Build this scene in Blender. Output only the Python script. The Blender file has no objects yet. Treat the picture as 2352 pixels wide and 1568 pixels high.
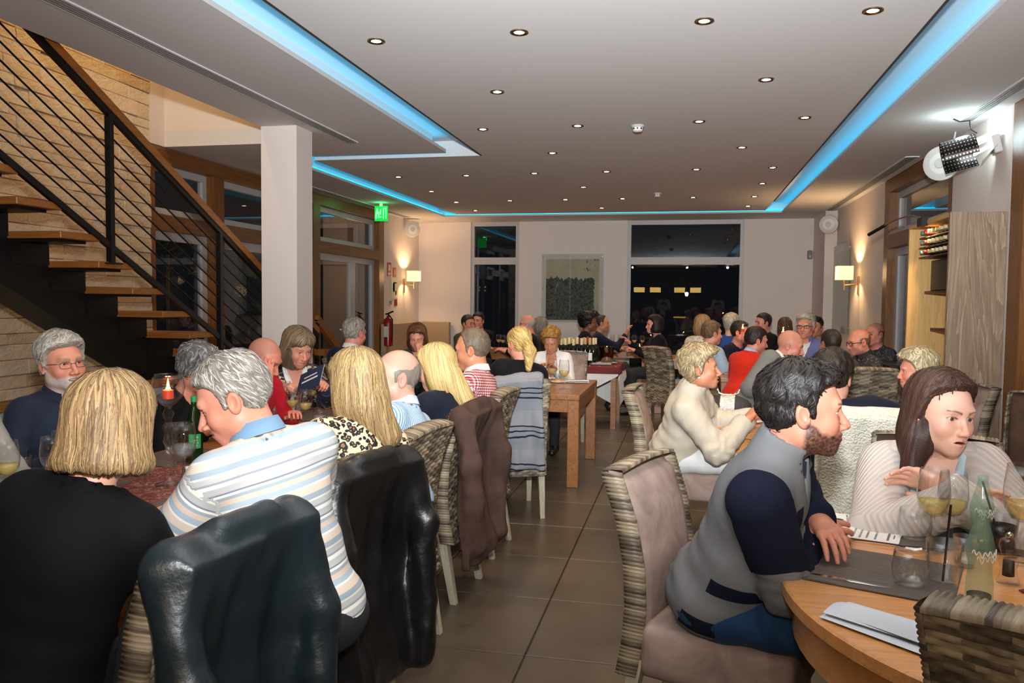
import bpy, bmesh, math, random
import numpy as np
from mathutils import Vector, Matrix, Euler
random.seed(7); RNG = np.random.default_rng(7)
SC = bpy.context.scene
COL = SC.collection
PI = math.pi

# ------------------------------------------------------------------ camera
FPX, YAW, PITCH, ROLL = 1856.5, 0.211777, 0.0503507, 0.00992784
CAMPOS = np.array([0.0, 0.0, 1.5])
_cy, _sy, _cp, _sp = math.cos(YAW), math.sin(YAW), math.cos(PITCH), math.sin(PITCH)
_fw = np.array([-_sy*_cp, _cy*_cp, -_sp]); _r = np.array([_cy, _sy, 0.0]); _u = np.cross(_r, _fw)
_rt = math.cos(ROLL)*_r + math.sin(ROLL)*_u; _up = -math.sin(ROLL)*_r + math.cos(ROLL)*_u
cam_d = bpy.data.cameras.new('camera'); cam = bpy.data.objects.new('camera', cam_d); COL.objects.link(cam)
cam_d.sensor_width = 36.0; cam_d.lens = 36.0*FPX/2352.0; cam_d.clip_start = 0.02
cam.matrix_world = Matrix(((_rt[0], _up[0], -_fw[0], 0.0), (_rt[1], _up[1], -_fw[1], 0.0), (_rt[2], _up[2], -_fw[2], 1.5), (0, 0, 0, 1)))
SC.camera = cam

def at(px, py, X=None, Y=None, z=None, D=None):
    """world point seen at photo pixel (px, py) on a plane X=, Y=, z= or at distance D"""
    d = _fw + _rt*(px-1176)/FPX - _up*(py-784)/FPX
    if X is not None: t = X/d[0]
    elif Y is not None: t = Y/d[1]
    elif z is not None: t = (z-1.5)/d[2]
    else: t = D
    return CAMPOS + d*t

# ------------------------------------------------------------------ world, exposure, large lights
w = bpy.data.worlds.new('night'); SC.world = w; w.use_nodes = True
w.node_tree.nodes['Background'].inputs[0].default_value = (0.006, 0.007, 0.010, 1)
w.node_tree.nodes['Background'].inputs[1].default_value = 0.6
vs = SC.view_settings
vs.view_transform = 'Standard'; vs.look = 'None'; vs.gamma = 1.0; vs.use_curve_mapping = False
vs.exposure = 0.0
SC.display_settings.display_device = 'sRGB'

def add_light(name, kind, loc, energy, color=(1, 1, 1), aim=None, **kw):
    d = bpy.data.lights.new(name, kind); d.energy = energy; d.color = color
    for k, v in kw.items(): setattr(d, k, v)
    o = bpy.data.objects.new(name, d); COL.objects.link(o); o.location = loc
    if aim is not None:
        o.rotation_euler = (Vector(aim)-Vector(loc)).to_track_quat('-Z', 'Y').to_euler()
    return o
# the photographer's flash gun, held above the lens: part straight ahead, part thrown up at the ceiling
add_light('flash', 'SPOT', (0.0, 0.02, 1.79), 520.0, (0.97, 0.98, 1.0), aim=(-2.6, 6.0, 3.3), shadow_soft_size=0.05, spot_size=math.radians(108), spot_blend=1.0)
add_light('flash_up', 'SPOT', (0.0, 0.0, 1.82), 1850.0, (0.86, 0.95, 1.0), aim=(-0.2, 4.8, 3.2), shadow_soft_size=0.05, spot_size=math.radians(80), spot_blend=1.0)
# three added fill spots, unseen behind the camera, brightening the room at mid depth
for sx, tx, pw in ((-2.2, -4.2, 130.0), (0.0, -1.2, 130.0), (1.6, 2.2, 420.0)):
    add_light('fill_spot', 'SPOT', (sx, -3.4, 2.92), pw, (1.0, 0.94, 0.86), aim=(tx, 8.0, 2.3), shadow_soft_size=0.03, spot_size=math.radians(62), spot_blend=1.0)
# ------------------------------------------------------------------ materials
MATS = {}
def lin(c):
    """sRGB 0-255 -> linear rgba"""
    return tuple(((v/255)/12.92 if v/255 <= 0.04045 else ((v/255+0.055)/1.055)**2.4) for v in c[:3]) + (1.0,)
class NT:
    def __init__(s, name):
        s.m = bpy.data.materials.new(name); s.m.use_nodes = True; s.t = s.m.node_tree; s.n = s.t.nodes
        s.b = s.n['Principled BSDF']; s.out = s.n['Material Output']
    def new(s, t, ins=None, **kw):
        n = s.n.new('ShaderNode'+t)
        for k, v in kw.items(): setattr(n, k, v)
        for k, v in (ins or {}).items(): s.set(n, k, v)
        return n
    def set(s, n, k, v):
        if isinstance(v, bpy.types.NodeSocket): s.t.links.new(v, n.inputs[k])
        else: n.inputs[k].default_value = v
    def math(s, op, a, b=0.0, c=0.0, clamp=False):
        n = s.new('Math', {0: a, 1: b, 2: c}, operation=op); n.use_clamp = clamp; return n.outputs[0]
    def mix(s, f, a, b, blend='MIX'):
        n = s.new('Mix', data_type='RGBA', blend_type=blend)
        s.set(n, 0, f); s.set(n, 6, a); s.set(n, 7, b); return n.outputs[2]
    def ramp(s, f, stops, interp='LINEAR'):
        n = s.new('ValToRGB', {0: f}); n.color_ramp.interpolation = interp
        e = n.color_ramp.elements
        while len(e) < len(stops): e.new(0.5)
        for el, (p, c) in zip(e, stops): el.position = p; el.color = c if len(c) == 4 else (*c, 1)
        return n.outputs[0]
    def noise(s, vec, scale, detail=3.0, rough=0.55, dist=0.0):
        n = s.new('TexNoise', {'Scale': scale, 'Detail': detail, 'Roughness': rough, 'Distortion': dist})
        if vec is not None: s.set(n, 'Vector', vec)
        return n.outputs[0]
    def coord(s, kind='Object'): return s.new('TexCoord').outputs[kind]
    def attr(s, name, out='Vector'): return s.new('Attribute', attribute_name=name).outputs[out]
    def mapping(s, vec, scale=(1, 1, 1), rot=(0, 0, 0), loc=(0, 0, 0)):
        return s.new('Mapping', {'Vector': vec, 'Scale': scale, 'Rotation': rot, 'Location': loc}).outputs[0]
    def bump(s, h, strength=0.3, dist=0.01):
        n = s.new('Bump', {'Height': h, 'Strength': strength, 'Distance': dist}); s.set(s.b, 'Normal', n.outputs[0])
    def base(s, c): s.set(s.b, 'Base Color', c)
    def rough(s, v): s.set(s.b, 'Roughness', v)
def plain(name, rgb, rough=0.6, metal=0.0, bump=0.0, bscale=60, var=0.0, vscale=8, coat=0.0, spec=None, sheen=0.0):
    if name in MATS: return MATS[name]
    t = NT(name); c = lin(rgb); t.rough(rough); t.b.inputs['Metallic'].default_value = metal
    if coat: t.b.inputs['Coat Weight'].default_value = coat
    if spec is not None: t.b.inputs['Specular IOR Level'].default_value = spec
    if sheen: t.b.inputs['Sheen Weight'].default_value = sheen
    co = t.coord()
    if var:
        f = t.noise(co, vscale, 4)
        t.base(t.mix(f, tuple(v*(1-var) for v in c[:3])+(1,), tuple(min(1, v*(1+var)) for v in c[:3])+(1,)))
    else: t.base(c)
    if bump: t.bump(t.noise(co, bscale, 3), bump, 0.004)
    MATS[name] = t.m; return t.m
def wood(name, c1, c2, axis=0, scale=1.0, rough=0.45, coat=0.0, rings=6.0, spread=1.0):
    """long-grained wood, grain along the given axis"""
    if name in MATS: return MATS[name]
    t = NT(name); sc = [14*scale, 14*scale, 14*scale]; sc[axis] = 0.9*scale
    v = t.mapping(t.coord(), tuple(sc))
    n1 = t.noise(v, 1.0, 5, 0.6, 0.6)
    sc2 = [70*scale]*3; sc2[axis] = 2.0*scale
    n2 = t.noise(t.mapping(t.coord(), tuple(sc2)), 1.0, 3)
    wv = t.math('FRACT', t.math('MULTIPLY', n1, rings))
    f = t.math('ADD', t.math('MULTIPLY', wv, 0.45), t.math('MULTIPLY', n2, 0.6))
    t.base(t.ramp(f, [(0.5-0.35*spread, lin(c1)), (0.5+0.35*spread, lin(c2))])); t.rough(rough)
    if coat: t.b.inputs['Coat Weight'].default_value = coat; t.b.inputs['Coat Roughness'].default_value = 0.2
    t.bump(f, 0.08, 0.003)
    MATS[name] = t.m; return t.m
def emit(name, rgb, strength):
    if name in MATS: return MATS[name]
    t = NT(name); t.base((0, 0, 0, 1)); t.b.inputs['Emission Color'].default_value = lin(rgb); t.b.inputs['Emission Strength'].default_value = strength
    MATS[name] = t.m; return t.m
def thin_glass(name, tint=(1, 1, 1), refl=1.0, rough=0.0, ior=1.5):
    """clear thin sheet: what is behind shows through, lamps reflect in it"""
    if name in MATS: return MATS[name]
    t = NT(name); t.n.remove(t.b)
    tr = t.new('BsdfTransparent', {'Color': (*tint, 1)}); gl = t.new('BsdfGlossy', {'Roughness': rough})
    lw = t.new('LayerWeight', {'Blend': 0.5}).outputs['Facing']; r0 = ((ior-1)/(ior+1))**2
    fr = t.math('ADD', r0*refl, t.math('MULTIPLY', t.math('POWER', lw, 4.0), min(0.9, 0.75*refl)), clamp=True)
    mx = t.new('MixShader', {0: fr, 1: tr.outputs[0], 2: gl.outputs[0]})
    t.t.links.new(mx.outputs[0], t.out.inputs[0]); MATS[name] = t.m; return t.m

# ------------------------------------------------------------------ mesh building
class MB:
    def __init__(s): s.v = []; s.f = []; s.mi = []; s.m = 0; s.T = None
    def add(s, vs, fs):
        k = len(s.v)
        if s.T is not None: vs = [tuple(s.T @ Vector(v)) for v in vs]
        s.v += [tuple(v) for v in vs]; s.f += [tuple(k+i for i in f) for f in fs]; s.mi += [s.m]*len(fs); return s
    def box(s, c, d, rot=None, bev=0.0):
        x, y, z = d[0]/2, d[1]/2, d[2]/2
        if bev <= 0:
            vs = [(-x, -y, -z), (x, -y, -z), (x, y, -z), (-x, y, -z), (-x, -y, z), (x, -y, z), (x, y, z), (-x, y, z)]
            fs = [(0, 3, 2, 1), (4, 5, 6, 7), (0, 1, 5, 4), (1, 2, 6, 5), (2, 3, 7, 6), (3, 0, 4, 7)]
        else:
            bm = bmesh.new(); bmesh.ops.create_cube(bm, size=1.0)
            bmesh.ops.scale(bm, vec=(2*x, 2*y, 2*z), verts=bm.verts)
            bmesh.ops.bevel(bm, geom=bm.edges[:], offset=bev, segments=1, affect='EDGES')
            bm.verts.index_update(); vs = [tuple(v.co) for v in bm.verts]; fs = [tuple(v.index for v in f.verts) for f in bm.faces]; bm.free()
        M = Matrix.Translation(c)
        if rot is not None: M = M @ Euler(rot).to_matrix().to_4x4()
        return s.add([M @ Vector(v) for v in vs], fs)
    def span(s, a, b, bev=0.0):
        c = [(a[i]+b[i])/2 for i in range(3)]; return s.box(c, [abs(b[i]-a[i]) for i in range(3)], None, bev)
    def beam(s, a, b, wd, hg, up=(0, 0, 1)):
        """rectangular bar from a to b, wd across, hg along up"""
        a, b = Vector(a), Vector(b); d = (b-a).normalized(); u = Vector(up); r = d.cross(u).normalized(); u = r.cross(d)
        vs = [p+r*sx*wd/2+u*sz*hg/2 for p in (a, b) for sx, sz in ((-1, -1), (1, -1), (1, 1), (-1, 1))]
        return s.add(vs, [(0, 1, 2, 3), (7, 6, 5, 4), (0, 4, 5, 1), (1, 5, 6, 2), (2, 6, 7, 3), (3, 7, 4, 0)])
    def taper(s, a, b, wa, wb, ang=0.0):
        """square bar from a to b with width wa at a, wb at b"""
        vs = []
        for p, q in ((a, wa), (b, wb)):
            for k in range(4):
                t = ang+PI/4+k*PI/2; vs.append((p[0]+math.cos(t)*q*0.7071, p[1]+math.sin(t)*q*0.7071, p[2]))
        return s.add(vs, [(3, 2, 1, 0), (4, 5, 6, 7), (0, 1, 5, 4), (1, 2, 6, 5), (2, 3, 7, 6), (3, 0, 4, 7)])
    def tube(s, path, r, seg=8, cap=True, closed=False):
        P = [Vector(p) for p in path]; n = len(P); R = r if isinstance(r, (list, tuple)) else [r]*n
        vs = []; ref = None
        for i in range(n):
            d = (P[(i+1) % n]-P[i-1]) if closed else (P[min(i+1, n-1)]-P[max(i-1, 0)]); d.normalize()
            if ref is None: ref = Vector((0, 0, 1)) if abs(d.z) < 0.9 else Vector((1, 0, 0))
            x = ref-d*ref.dot(d); x.normalize(); ref = x; y = d.cross(x)
            for k in range(seg):
                a = 2*PI*k/seg; vs.append(P[i]+(x*math.cos(a)+y*math.sin(a))*R[i])
        fs = []
        for i in range(n if closed else n-1):
            j = (i+1) % n
            for k in range(seg):
                l = (k+1) % seg; fs.append((i*seg+k, i*seg+l, j*seg+l, j*seg+k))
        if cap and not closed: fs.append(tuple(range(seg-1, -1, -1))); fs.append(tuple((n-1)*seg+k for k in range(seg)))
        return s.add(vs, fs)
    def lathe(s, prof, seg=16, c=(0, 0, 0), sx=1.0, sy=1.0):
        vs = []; fs = []; n = len(prof)
        for r, z in prof:
            for k in range(seg): a = 2*PI*k/seg; vs.append((c[0]+r*math.cos(a)*sx, c[1]+r*math.sin(a)*sy, c[2]+z))
        for i in range(n-1):
            for k in range(seg):
                l = (k+1) % seg; fs.append((i*seg+k, i*seg+l, (i+1)*seg+l, (i+1)*seg+k))
        if prof[0][0] > 1e-4: fs.append(tuple(range(seg-1, -1, -1)))
        if prof[-1][0] > 1e-4: fs.append(tuple((n-1)*seg+k for k in range(seg)))
        return s.add(vs, fs)
    def prism(s, poly, z0, z1):
        n = len(poly); vs = [(x, y, z0) for x, y in poly]+[(x, y, z1) for x, y in poly]
        return s.add(vs, [tuple(range(n-1, -1, -1)), tuple(range(n, 2*n))]+[(i, (i+1) % n, n+(i+1) % n, n+i) for i in range(n)])
    def grid(s, f, nu, nv, thick=None):
        """surface f(u,v), u,v in 0..1"""
        vs = [f(i/nu, j/nv) for j in range(nv+1) for i in range(nu+1)]
        return s.add(vs, [(j*(nu+1)+i, j*(nu+1)+i+1, (j+1)*(nu+1)+i+1, (j+1)*(nu+1)+i) for j in range(nv) for i in range(nu)])
    def mesh(s, name, mats, smooth=False):
        me = bpy.data.meshes.new(name); me.from_pydata([tuple(v) for v in s.v], [], s.f)
        for m in (mats if isinstance(mats, (list, tuple)) else [mats]): me.materials.append(m)
        me.polygons.foreach_set('material_index', s.mi)
        if smooth is True: me.polygons.foreach_set('use_smooth', [True]*len(s.f))
        elif smooth: me.polygons.foreach_set('use_smooth', [True]*len(s.f)); me.set_sharp_from_angle(angle=math.radians(smooth))
        me.update(); return me
    def build(s, name, mats, parent=None, smooth=False, loc=None, rot=None):
        return link(name, s.mesh(name, mats, smooth), parent, loc, rot)
def link(name, me, parent=None, loc=None, rot=None):
    o = bpy.data.objects.new(name, me); COL.objects.link(o)
    if parent is not None: o.parent = parent
    if loc is not None: o.location = loc
    if rot is not None: o.rotation_euler = rot
    return o
def tag(o, label=None, cat=None, group=None, kind=None):
    if label: o['label'] = label
    if cat: o['category'] = cat
    if group: o['group'] = group
    if kind: o['kind'] = kind
    return o
def thing(name, label, cat, loc=(0, 0, 0), rz=0.0, group=None):
    o = bpy.data.objects.new(name, None); COL.objects.link(o); o.location = loc; o.rotation_euler = (0, 0, rz); o.empty_display_size = 0.1
    return tag(o, label, cat, group)
def struct(mb, name, mats, label=None, parent=None, smooth=False):
    o = mb.build(name, mats, parent, smooth)
    if parent is None: o['kind'] = 'structure'
    if label: o['label'] = label
    return o
CHILD = {}
def dup(root, loc, rz=None, label=None, group=None, scale=None):
    r = root.copy(); COL.objects.link(r); r.location = loc
    if rz is not None: r.rotation_euler = (0, 0, rz)
    if scale is not None: r.scale = scale
    if label: r['label'] = label
    if group: r['group'] = group
    for ch in list(root.children):
        c = ch.copy(); COL.objects.link(c); c.parent = r
        for g in ch.children:
            d = g.copy(); COL.objects.link(d); d.parent = c
    return r
# ================================================================== THE ROOM
XL, XR, YB, ZC = -5.13, 2.355, 15.12, 3.0
YF = -5.2
M_wall = plain('white_plaster', (224, 211, 203), 0.85, bump=0.06, bscale=90)
M_ceil = plain('ceiling_paint', (214, 210, 208), 0.9, bump=0.04, bscale=60)
M_ceil2 = plain('cove_paint', (225, 228, 230), 0.8)
M_dark = plain('shadow_gap_trim', (62, 54, 50), 0.7)
M_oak = wood('oak_frame', (98, 58, 20), (140, 88, 36), axis=2, scale=1.0, rough=0.4)
M_oakY = wood('oak_frame_long', (98, 58, 20), (140, 88, 36), axis=1, scale=1.0, rough=0.4)
M_sash = plain('grey_white_sash', (188, 182, 180), 0.45)
M_glass = thin_glass('window_glass', (0.93, 0.95, 0.96), 1.0)
M_blk = plain('black_steel', (16, 15, 15), 0.42, metal=0.3)
M_chrome = plain('chrome', (200, 198, 195), 0.18, metal=1.0)
M_grout = plain('grout', (52, 45, 37), 0.8)
# floor: large tiles
def tile_mat():
    t = NT('floor_tile'); oi = t.new('ObjectInfo').outputs['Random']
    g = t.new('NewGeometry').outputs['Position']
    n1 = t.noise(g, 2.2, 5, 0.6, 0.4); n2 = t.noise(g, 26, 4)
    c = t.ramp(n1, [(0.28, lin((74, 65, 54))), (0.72, lin((99, 88, 74)))])
    c = t.mix(t.math('MULTIPLY', n2, 0.3), c, lin((72, 63, 52)))
    c = t.mix(t.math('MULTIPLY', oi, 0.16), c, lin((62, 54, 45)))
    t.base(c); t.rough(t.math('ADD', t.math('MULTIPLY', n1, 0.22), 0.22)); t.b.inputs['Specular IOR Level'].default_value = 0.45
    t.bump(n2, 0.02, 0.002); return t.m
M_tile = tile_mat()
fl = MB(); fl.span((XL-0.3, YF, -0.12), (XR+0.3, YB+0.2, -0.012)); floor = struct(fl, 'floor', M_grout)
TS = 0.66; g = 0.0035
def tile_mesh(wx, wy):
    m = MB(); e = 0.003
    a, b = wx/2-g, wy/2-g
    vs = [(-a, -b, -0.012), (a, -b, -0.012), (a, b, -0.012), (-a, b, -0.012), (-a, -b, -e), (a, -b, -e), (a, b, -e), (-a, b, -e), (-a+e, -b+e, 0), (a-e, -b+e, 0), (a-e, b-e, 0), (-a+e, b-e, 0)]
    m.add(vs, [(i, (i+1) % 4, (i+1) % 4+4, i+4) for i in range(4)]+[(4+i, 4+(i+1) % 4, 8+(i+1) % 4, 8+i) for i in range(4)]+[(8, 9, 10, 11)])
    return m.mesh('tile', M_tile)
tmesh = {}
x0s = [XL]+[-0.64+TS*k for k in range(-6, 5) if XL < -0.64+TS*k < XR]+[XR]
y0s = [-0.665]+[-0.665+TS*k for k in range(1, 24) if -0.665+TS*k < YB]+[YB]
for i in range(len(x0s)-1):
    for j in range(len(y0s)-1):
        wx, wy = x0s[i+1]-x0s[i], y0s[j+1]-y0s[j]
        if wx < 0.05 or wy < 0.05: continue
        k = (round(wx, 3), round(wy, 3))
        if k not in tmesh: tmesh[k] = tile_mesh(wx, wy)
        link('tile', tmesh[k], floor, ((x0s[i]+x0s[i+1])/2, (y0s[j]+y0s[j+1])/2, 0.0))
# ceiling with a lit slot round a flat raft
ce = MB(); T = 0.03
def slab(x0, y0, x1, y1, z0=ZC, z1=ZC+0.16, ): ce.span((x0, y0, z0), (x1, y1, z1))
LED = 0.11
slab(XR, YF, 1.51+LED, YB+0.2); slab(1.51, YF, 1.51+LED, 14.08, ZC, ZC+T)            # right border and its lip
slab(XL-0.2, 14.08+LED, 1.51+LED, YB+0.2); slab(-4.296-LED, 14.08, 1.51+LED, 14.08+LED, ZC, ZC+T)
slab(XL-0.2, 7.25, -4.296-LED, 14.08+LED); slab(-4.296-LED, 7.97-LED, -4.296, 14.08, ZC, ZC+T)
slab(-4.296-LED, 7.25, -2.42-LED, 7.97-LED); slab(-4.296, 7.97-LED, -2.42, 7.97, ZC, ZC+T)
slab(-3.67, YF, -2.42-LED, 7.25); slab(-2.42-LED, YF, -2.42, 7.97-LED, ZC, ZC+T)
struct(ce, 'ceiling', M_ceil)
rf = MB()
rf.span((-3.98, 8.21, ZC), (1.22, 13.74, ZC+0.16)); rf.span((-2.10, YF, ZC), (1.22, 8.21, ZC+0.16))
struct(rf, 'ceiling_raft', M_ceil)
up = MB(); up.span((-4.6, 7.7, ZC+0.16), (1.8, 14.4, ZC+0.2)); up.span((-2.7, YF, ZC+0.16), (1.8, 7.7, ZC+0.2)); struct(up, 'ceiling_cove', M_ceil2)
tr = MB(); tr.span((-2.118, YF, ZC-0.003), (-2.10, 8.20, ZC+0.03)); tr.span((1.22, YF, ZC-0.003), (1.236, 12.5, ZC+0.03)); struct(tr, 'trim_1', M_dark)
M_led = emit('led_cyan', (0, 186, 240), 4.0)
le = MB(); zz = ZC+T+0.01
le.span((1.51+0.05, 0.5, zz), (1.51+0.085, 14.1, zz+0.02)); le.span((-4.30, 14.08+0.05, zz), (1.55, 14.08+0.085, zz+0.02))
le.span((-4.296-0.085, 7.95, zz), (-4.296-0.05, 14.1, zz+0.02)); le.span((-4.3, 7.97-0.085, zz), (-2.45, 7.97-0.05, zz+0.02))
le.span((-2.42-0.085, 0.5, zz), (-2.42-0.05, 7.9, zz+0.02))
tag(le.build('led_strip', M_led), 'cyan strip light hidden on the lip of the ceiling slot', 'strip light')
# walls
wl = MB(); D = 0.25
wl.span((XL-D, YF, 0), (XL-0.045, 7.02, 5.6)); wl.span((XL-D, 13.26, 0), (XL, YB, ZC)); wl.span((XL-D, 7.02, ZC+0.001), (XL, 7.25, 5.6))
wall_left = struct(wl, 'wall_left', M_wall)
wb = MB()
wb.span((XL-D, YB, 0), (-4.086, YB+D, ZC)); wb.span((-3.13, YB, 0), (-1.09, YB+D, ZC)); wb.span((0.994, YB, 0), (XR+D, YB+D, ZC))
struct(wb, 'wall_back', M_wall)
wr = MB()
wr.span((XR, 10.72, 0), (XR+D, YB, ZC)); wr.span((XR, 6.74, 0), (XR+D, 8.12, ZC)); wr.span((XR, YF, 0), (XR+D, 4.6, ZC)); wr.span((2.17, 13.92, 0), (XR, YB, ZC))
struct(wr, 'wall_right', M_wall)
wf = MB(); wf.span((XL-D, YF-D, 0), (XR+D, YF, ZC)); struct(wf, 'wall_front', plain('bar_back_wall', (52, 40, 34), 0.7))
wu = MB(); wu.span((XL, 7.25, ZC+0.16), (-3.67, 7.45, 5.6)); wu.span((-3.67, YF, ZC+0.16), (-3.5, 7.45, 5.6)); wu.span((XL-D, YF, 5.6), (-3.5, 7.45, 5.7)); wu.span((XL-D, YF-D, ZC), (-3.5, YF, 5.6))
struct(wu, 'wall_upstairs', M_wall)
co = MB(); co.span((-3.67, 6.53, 0), (-3.332, 6.83, ZC)); co.span((-3.675, 6.525, 0), (-3.327, 6.835, 0.87)); struct(co, 'column', M_wall)
# stone cladding, course by course
def stone_mat(name, a, b, c):
    t = NT(name); r = t.new('ObjectInfo').outputs['Random']; co = t.coord()
    col = t.ramp(r, [(0.0, lin(a)), (0.45, lin(b)), (1.0, lin(c))])
    n = t.noise(co, 9, 5, 0.65); n2 = t.noise(co, 45, 4)
    col = t.mix(t.math('MULTIPLY', n, 0.50), col, lin((160, 128, 96)))
    t.base(col); t.rough(0.8); t.bump(t.math('ADD', n, t.math('MULTIPLY', n2, 0.5)), 0.7, 0.02); return t.m
M_stone = stone_mat('travertine', (218, 192, 158), (238, 220, 192), (226, 200, 166))
rs = random.Random(5); zc = 0.55
while zc < 4.1:
    h = rs.choice((0.085, 0.105, 0.12, 0.14)); y = 4.2-rs.random()*0.4
    while y < 7.02:
        L = min(rs.uniform(0.28, 0.62), 7.02-y)
        if 7.02-(y+L) < 0.12: L = 7.02-y
        p = rs.uniform(0.0, 0.016); m = MB()
        c = 0.006; d = 0.05+p
        q = [rs.uniform(-0.004, 0.004) for _ in range(4)]
        m.add([(0, 0, 0), (0, L-0.003, 0), (0, L-0.003, h-0.003), (0, 0, h-0.003), (d-c, 0, 0), (d-c, L-0.003, 0), (d-c, L-0.003, h-0.003), (d-c, 0, h-0.003), (d+q[0], c, c), (d+q[1], L-c, c), (d+q[2], L-c, h-c), (d+q[3], c, h-c)],
              [(i, (i+1) % 4, (i+1) % 4+4, i+4) for i in range(4)]+[(4+i, 4+(i+1) % 4, 8+(i+1) % 4, 8+i) for i in range(4)]+[(8, 9, 10, 11)])
        m.build('stone', M_stone, wall_left, loc=(XL-0.05, y, zc)); y += L
    zc += h
# ------------------------------------------------------------------ glazed openings
def pane(parent, a, b): m = MB(); m.span(a, b); return m.build('pane', M_glass, parent)
def sash_yz(parent, x, y0, y1, z0, z1, fw=0.075, dep=0.06, nm='sash'):
    m = MB(); m.span((x, y0, z0), (x+dep, y0+fw, z1)); m.span((x, y1-fw, z0), (x+dep, y1, z1)); m.span((x, y0+fw, z1-fw), (x+dep, y1-fw, z1)); m.span((x, y0+fw, z0), (x+dep, y1-fw, z0+fw))
    m.build(nm, M_sash, parent); return pane(parent, (x+dep*0.4, y0+fw, z0+fw), (x+dep*0.5, y1-fw, z1-fw))
def wood_opening(name, xin, sgn, y0, y1, posts, mids=True):
    """timber frame in a side wall: posts, header, transom; white sashes set back"""
    root = thing(name, None, None); root['kind'] = 'structure'
    xo = xin+sgn*0.18
    for p0, p1 in posts:
        m = MB(); m.span((xin, p0, 0), (xo, p1, 2.84)); m.build('post', M_oak, root)
    m = MB(); m.span((xin-sgn*0.004, y0, 2.84), (xo, y1, 2.99)); m.build('header', M_oakY, root)
    for (a0, a1), (b0, b1) in zip(posts[:-1], posts[1:]):
        m = MB(); m.span((xin+sgn*0.002, a1, 2.17), (xo, b0, 2.33)); m.build('transom', M_oakY, root)
        xs = xin+sgn*0.16 if sgn < 0 else xin+0.10
        sash_yz(root, xs, a1, b0, 2.33, 2.84)
        hw = (a1+b0)/2
        if b0-a1 > 1.5:
            sash_yz(root, xs, a1, hw+0.25, 0.02, 2.17, 0.10, nm='door_leaf'); sash_yz(root, xs, hw+0.25, b0, 0.02, 2.17, 0.09)
            m = MB(); m.tube([(xs+0.08, hw+0.19, 1.02), (xs+0.12, hw+0.19, 1.02), (xs+0.12, hw+0.06, 1.02)], 0.011); m.build('handle', M_chrome, root)
        else: sash_yz(root, xs, a1, b0, 0.02, 2.17, 0.09)
    return root
w1 = wood_opening('window_1', XL, -1, 7.02, 13.26, [(7.02, 7.09), (8.12, 8.31), (10.55, 10.77), (13.04, 13.26)])
w2 = wood_opening('window_2', XR, 1, 8.12, 10.72, [(8.12, 8.24), (10.52, 10.72)])
# big framed door at right, mostly behind the frame edge
d1 = thing('door_1', None, None); d1['kind'] = 'structure'
for n, a, b in (('post', (XR, 6.5, 0), (XR+0.2, 6.74, ZC)), ('header', (XR, 4.6, 2.8), (XR+0.2, 6.5, ZC)), ('post', (XR, 4.6, 0), (XR+0.2, 4.8, 2.8)), ('door_leaf', (XR+0.08, 5.72, 0.02), (XR+0.14, 6.5, 2.8)), ('door_leaf', (XR+0.08, 4.8, 0.02), (XR+0.14, 5.70, 2.8))):
    m = MB(); m.span(a, b, 0.004); m.build(n, M_oak, d1)
for zr in (0.5, 2.3):
    m = MB(); m.span((XR+0.03, 5.78, zr), (XR+0.08, 6.44, zr+0.26), 0.01); m.build('door_rail', plain('dark_stained_wood', (52, 32, 16), 0.45), d1)
def back_window(name, x0, x1):
    r = thing(name, None, None); r['kind'] = 'structure'
    m = MB(); y = YB+0.05; f = 0.07
    m.span((x0, y-0.03, 0), (x0+f, y+0.06, ZC)); m.span((x1-f, y-0.03, 0), (x1, y+0.06, ZC)); m.span((x0+f, y-0.03, 2.92), (x1-f, y+0.06, ZC)); m.span((x0+f, y-0.03, 2.19), (x1-f, y+0.06, 2.325)); m.span((x0+f, y-0.03, 0.0), (x1-f, y+0.06, 0.08))
    m.build('frame', M_sash, r); m = MB(); m.span((x0, YB, 0), (x0+0.01, YB+D, ZC)); m.span((x1-0.01, YB, 0), (x1, YB+D, ZC)); m.build('reveal', M_sash, r)
    pane(r, (x0+f, y+0.01, 2.325), (x1-f, y+0.016, 2.92)); pane(r, (x0+f, y+0.01, 0.08), (x1-f, y+0.016, 2.19))
back_window('window_3', -4.086, -3.13); back_window('window_4', -1.09, 0.994)
# night outside
og = MB(); og.span((-12, -2, -0.3), (XL-0.26, 16, -0.15)); og.span((-12, 15.4, -0.3), (8, 22, -0.15)); og.span((XR+0.26, -2, -0.3), (8, 15.4, -0.15)); struct(og, 'terrace', plain('night_paving', (40, 38, 36), 0.8))
# skirting
bb = MB(); bb.span((XL, YB-0.012, 0), (2.17, YB, 0.08)); struct(bb, 'baseboard_back', M_wall)

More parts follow.
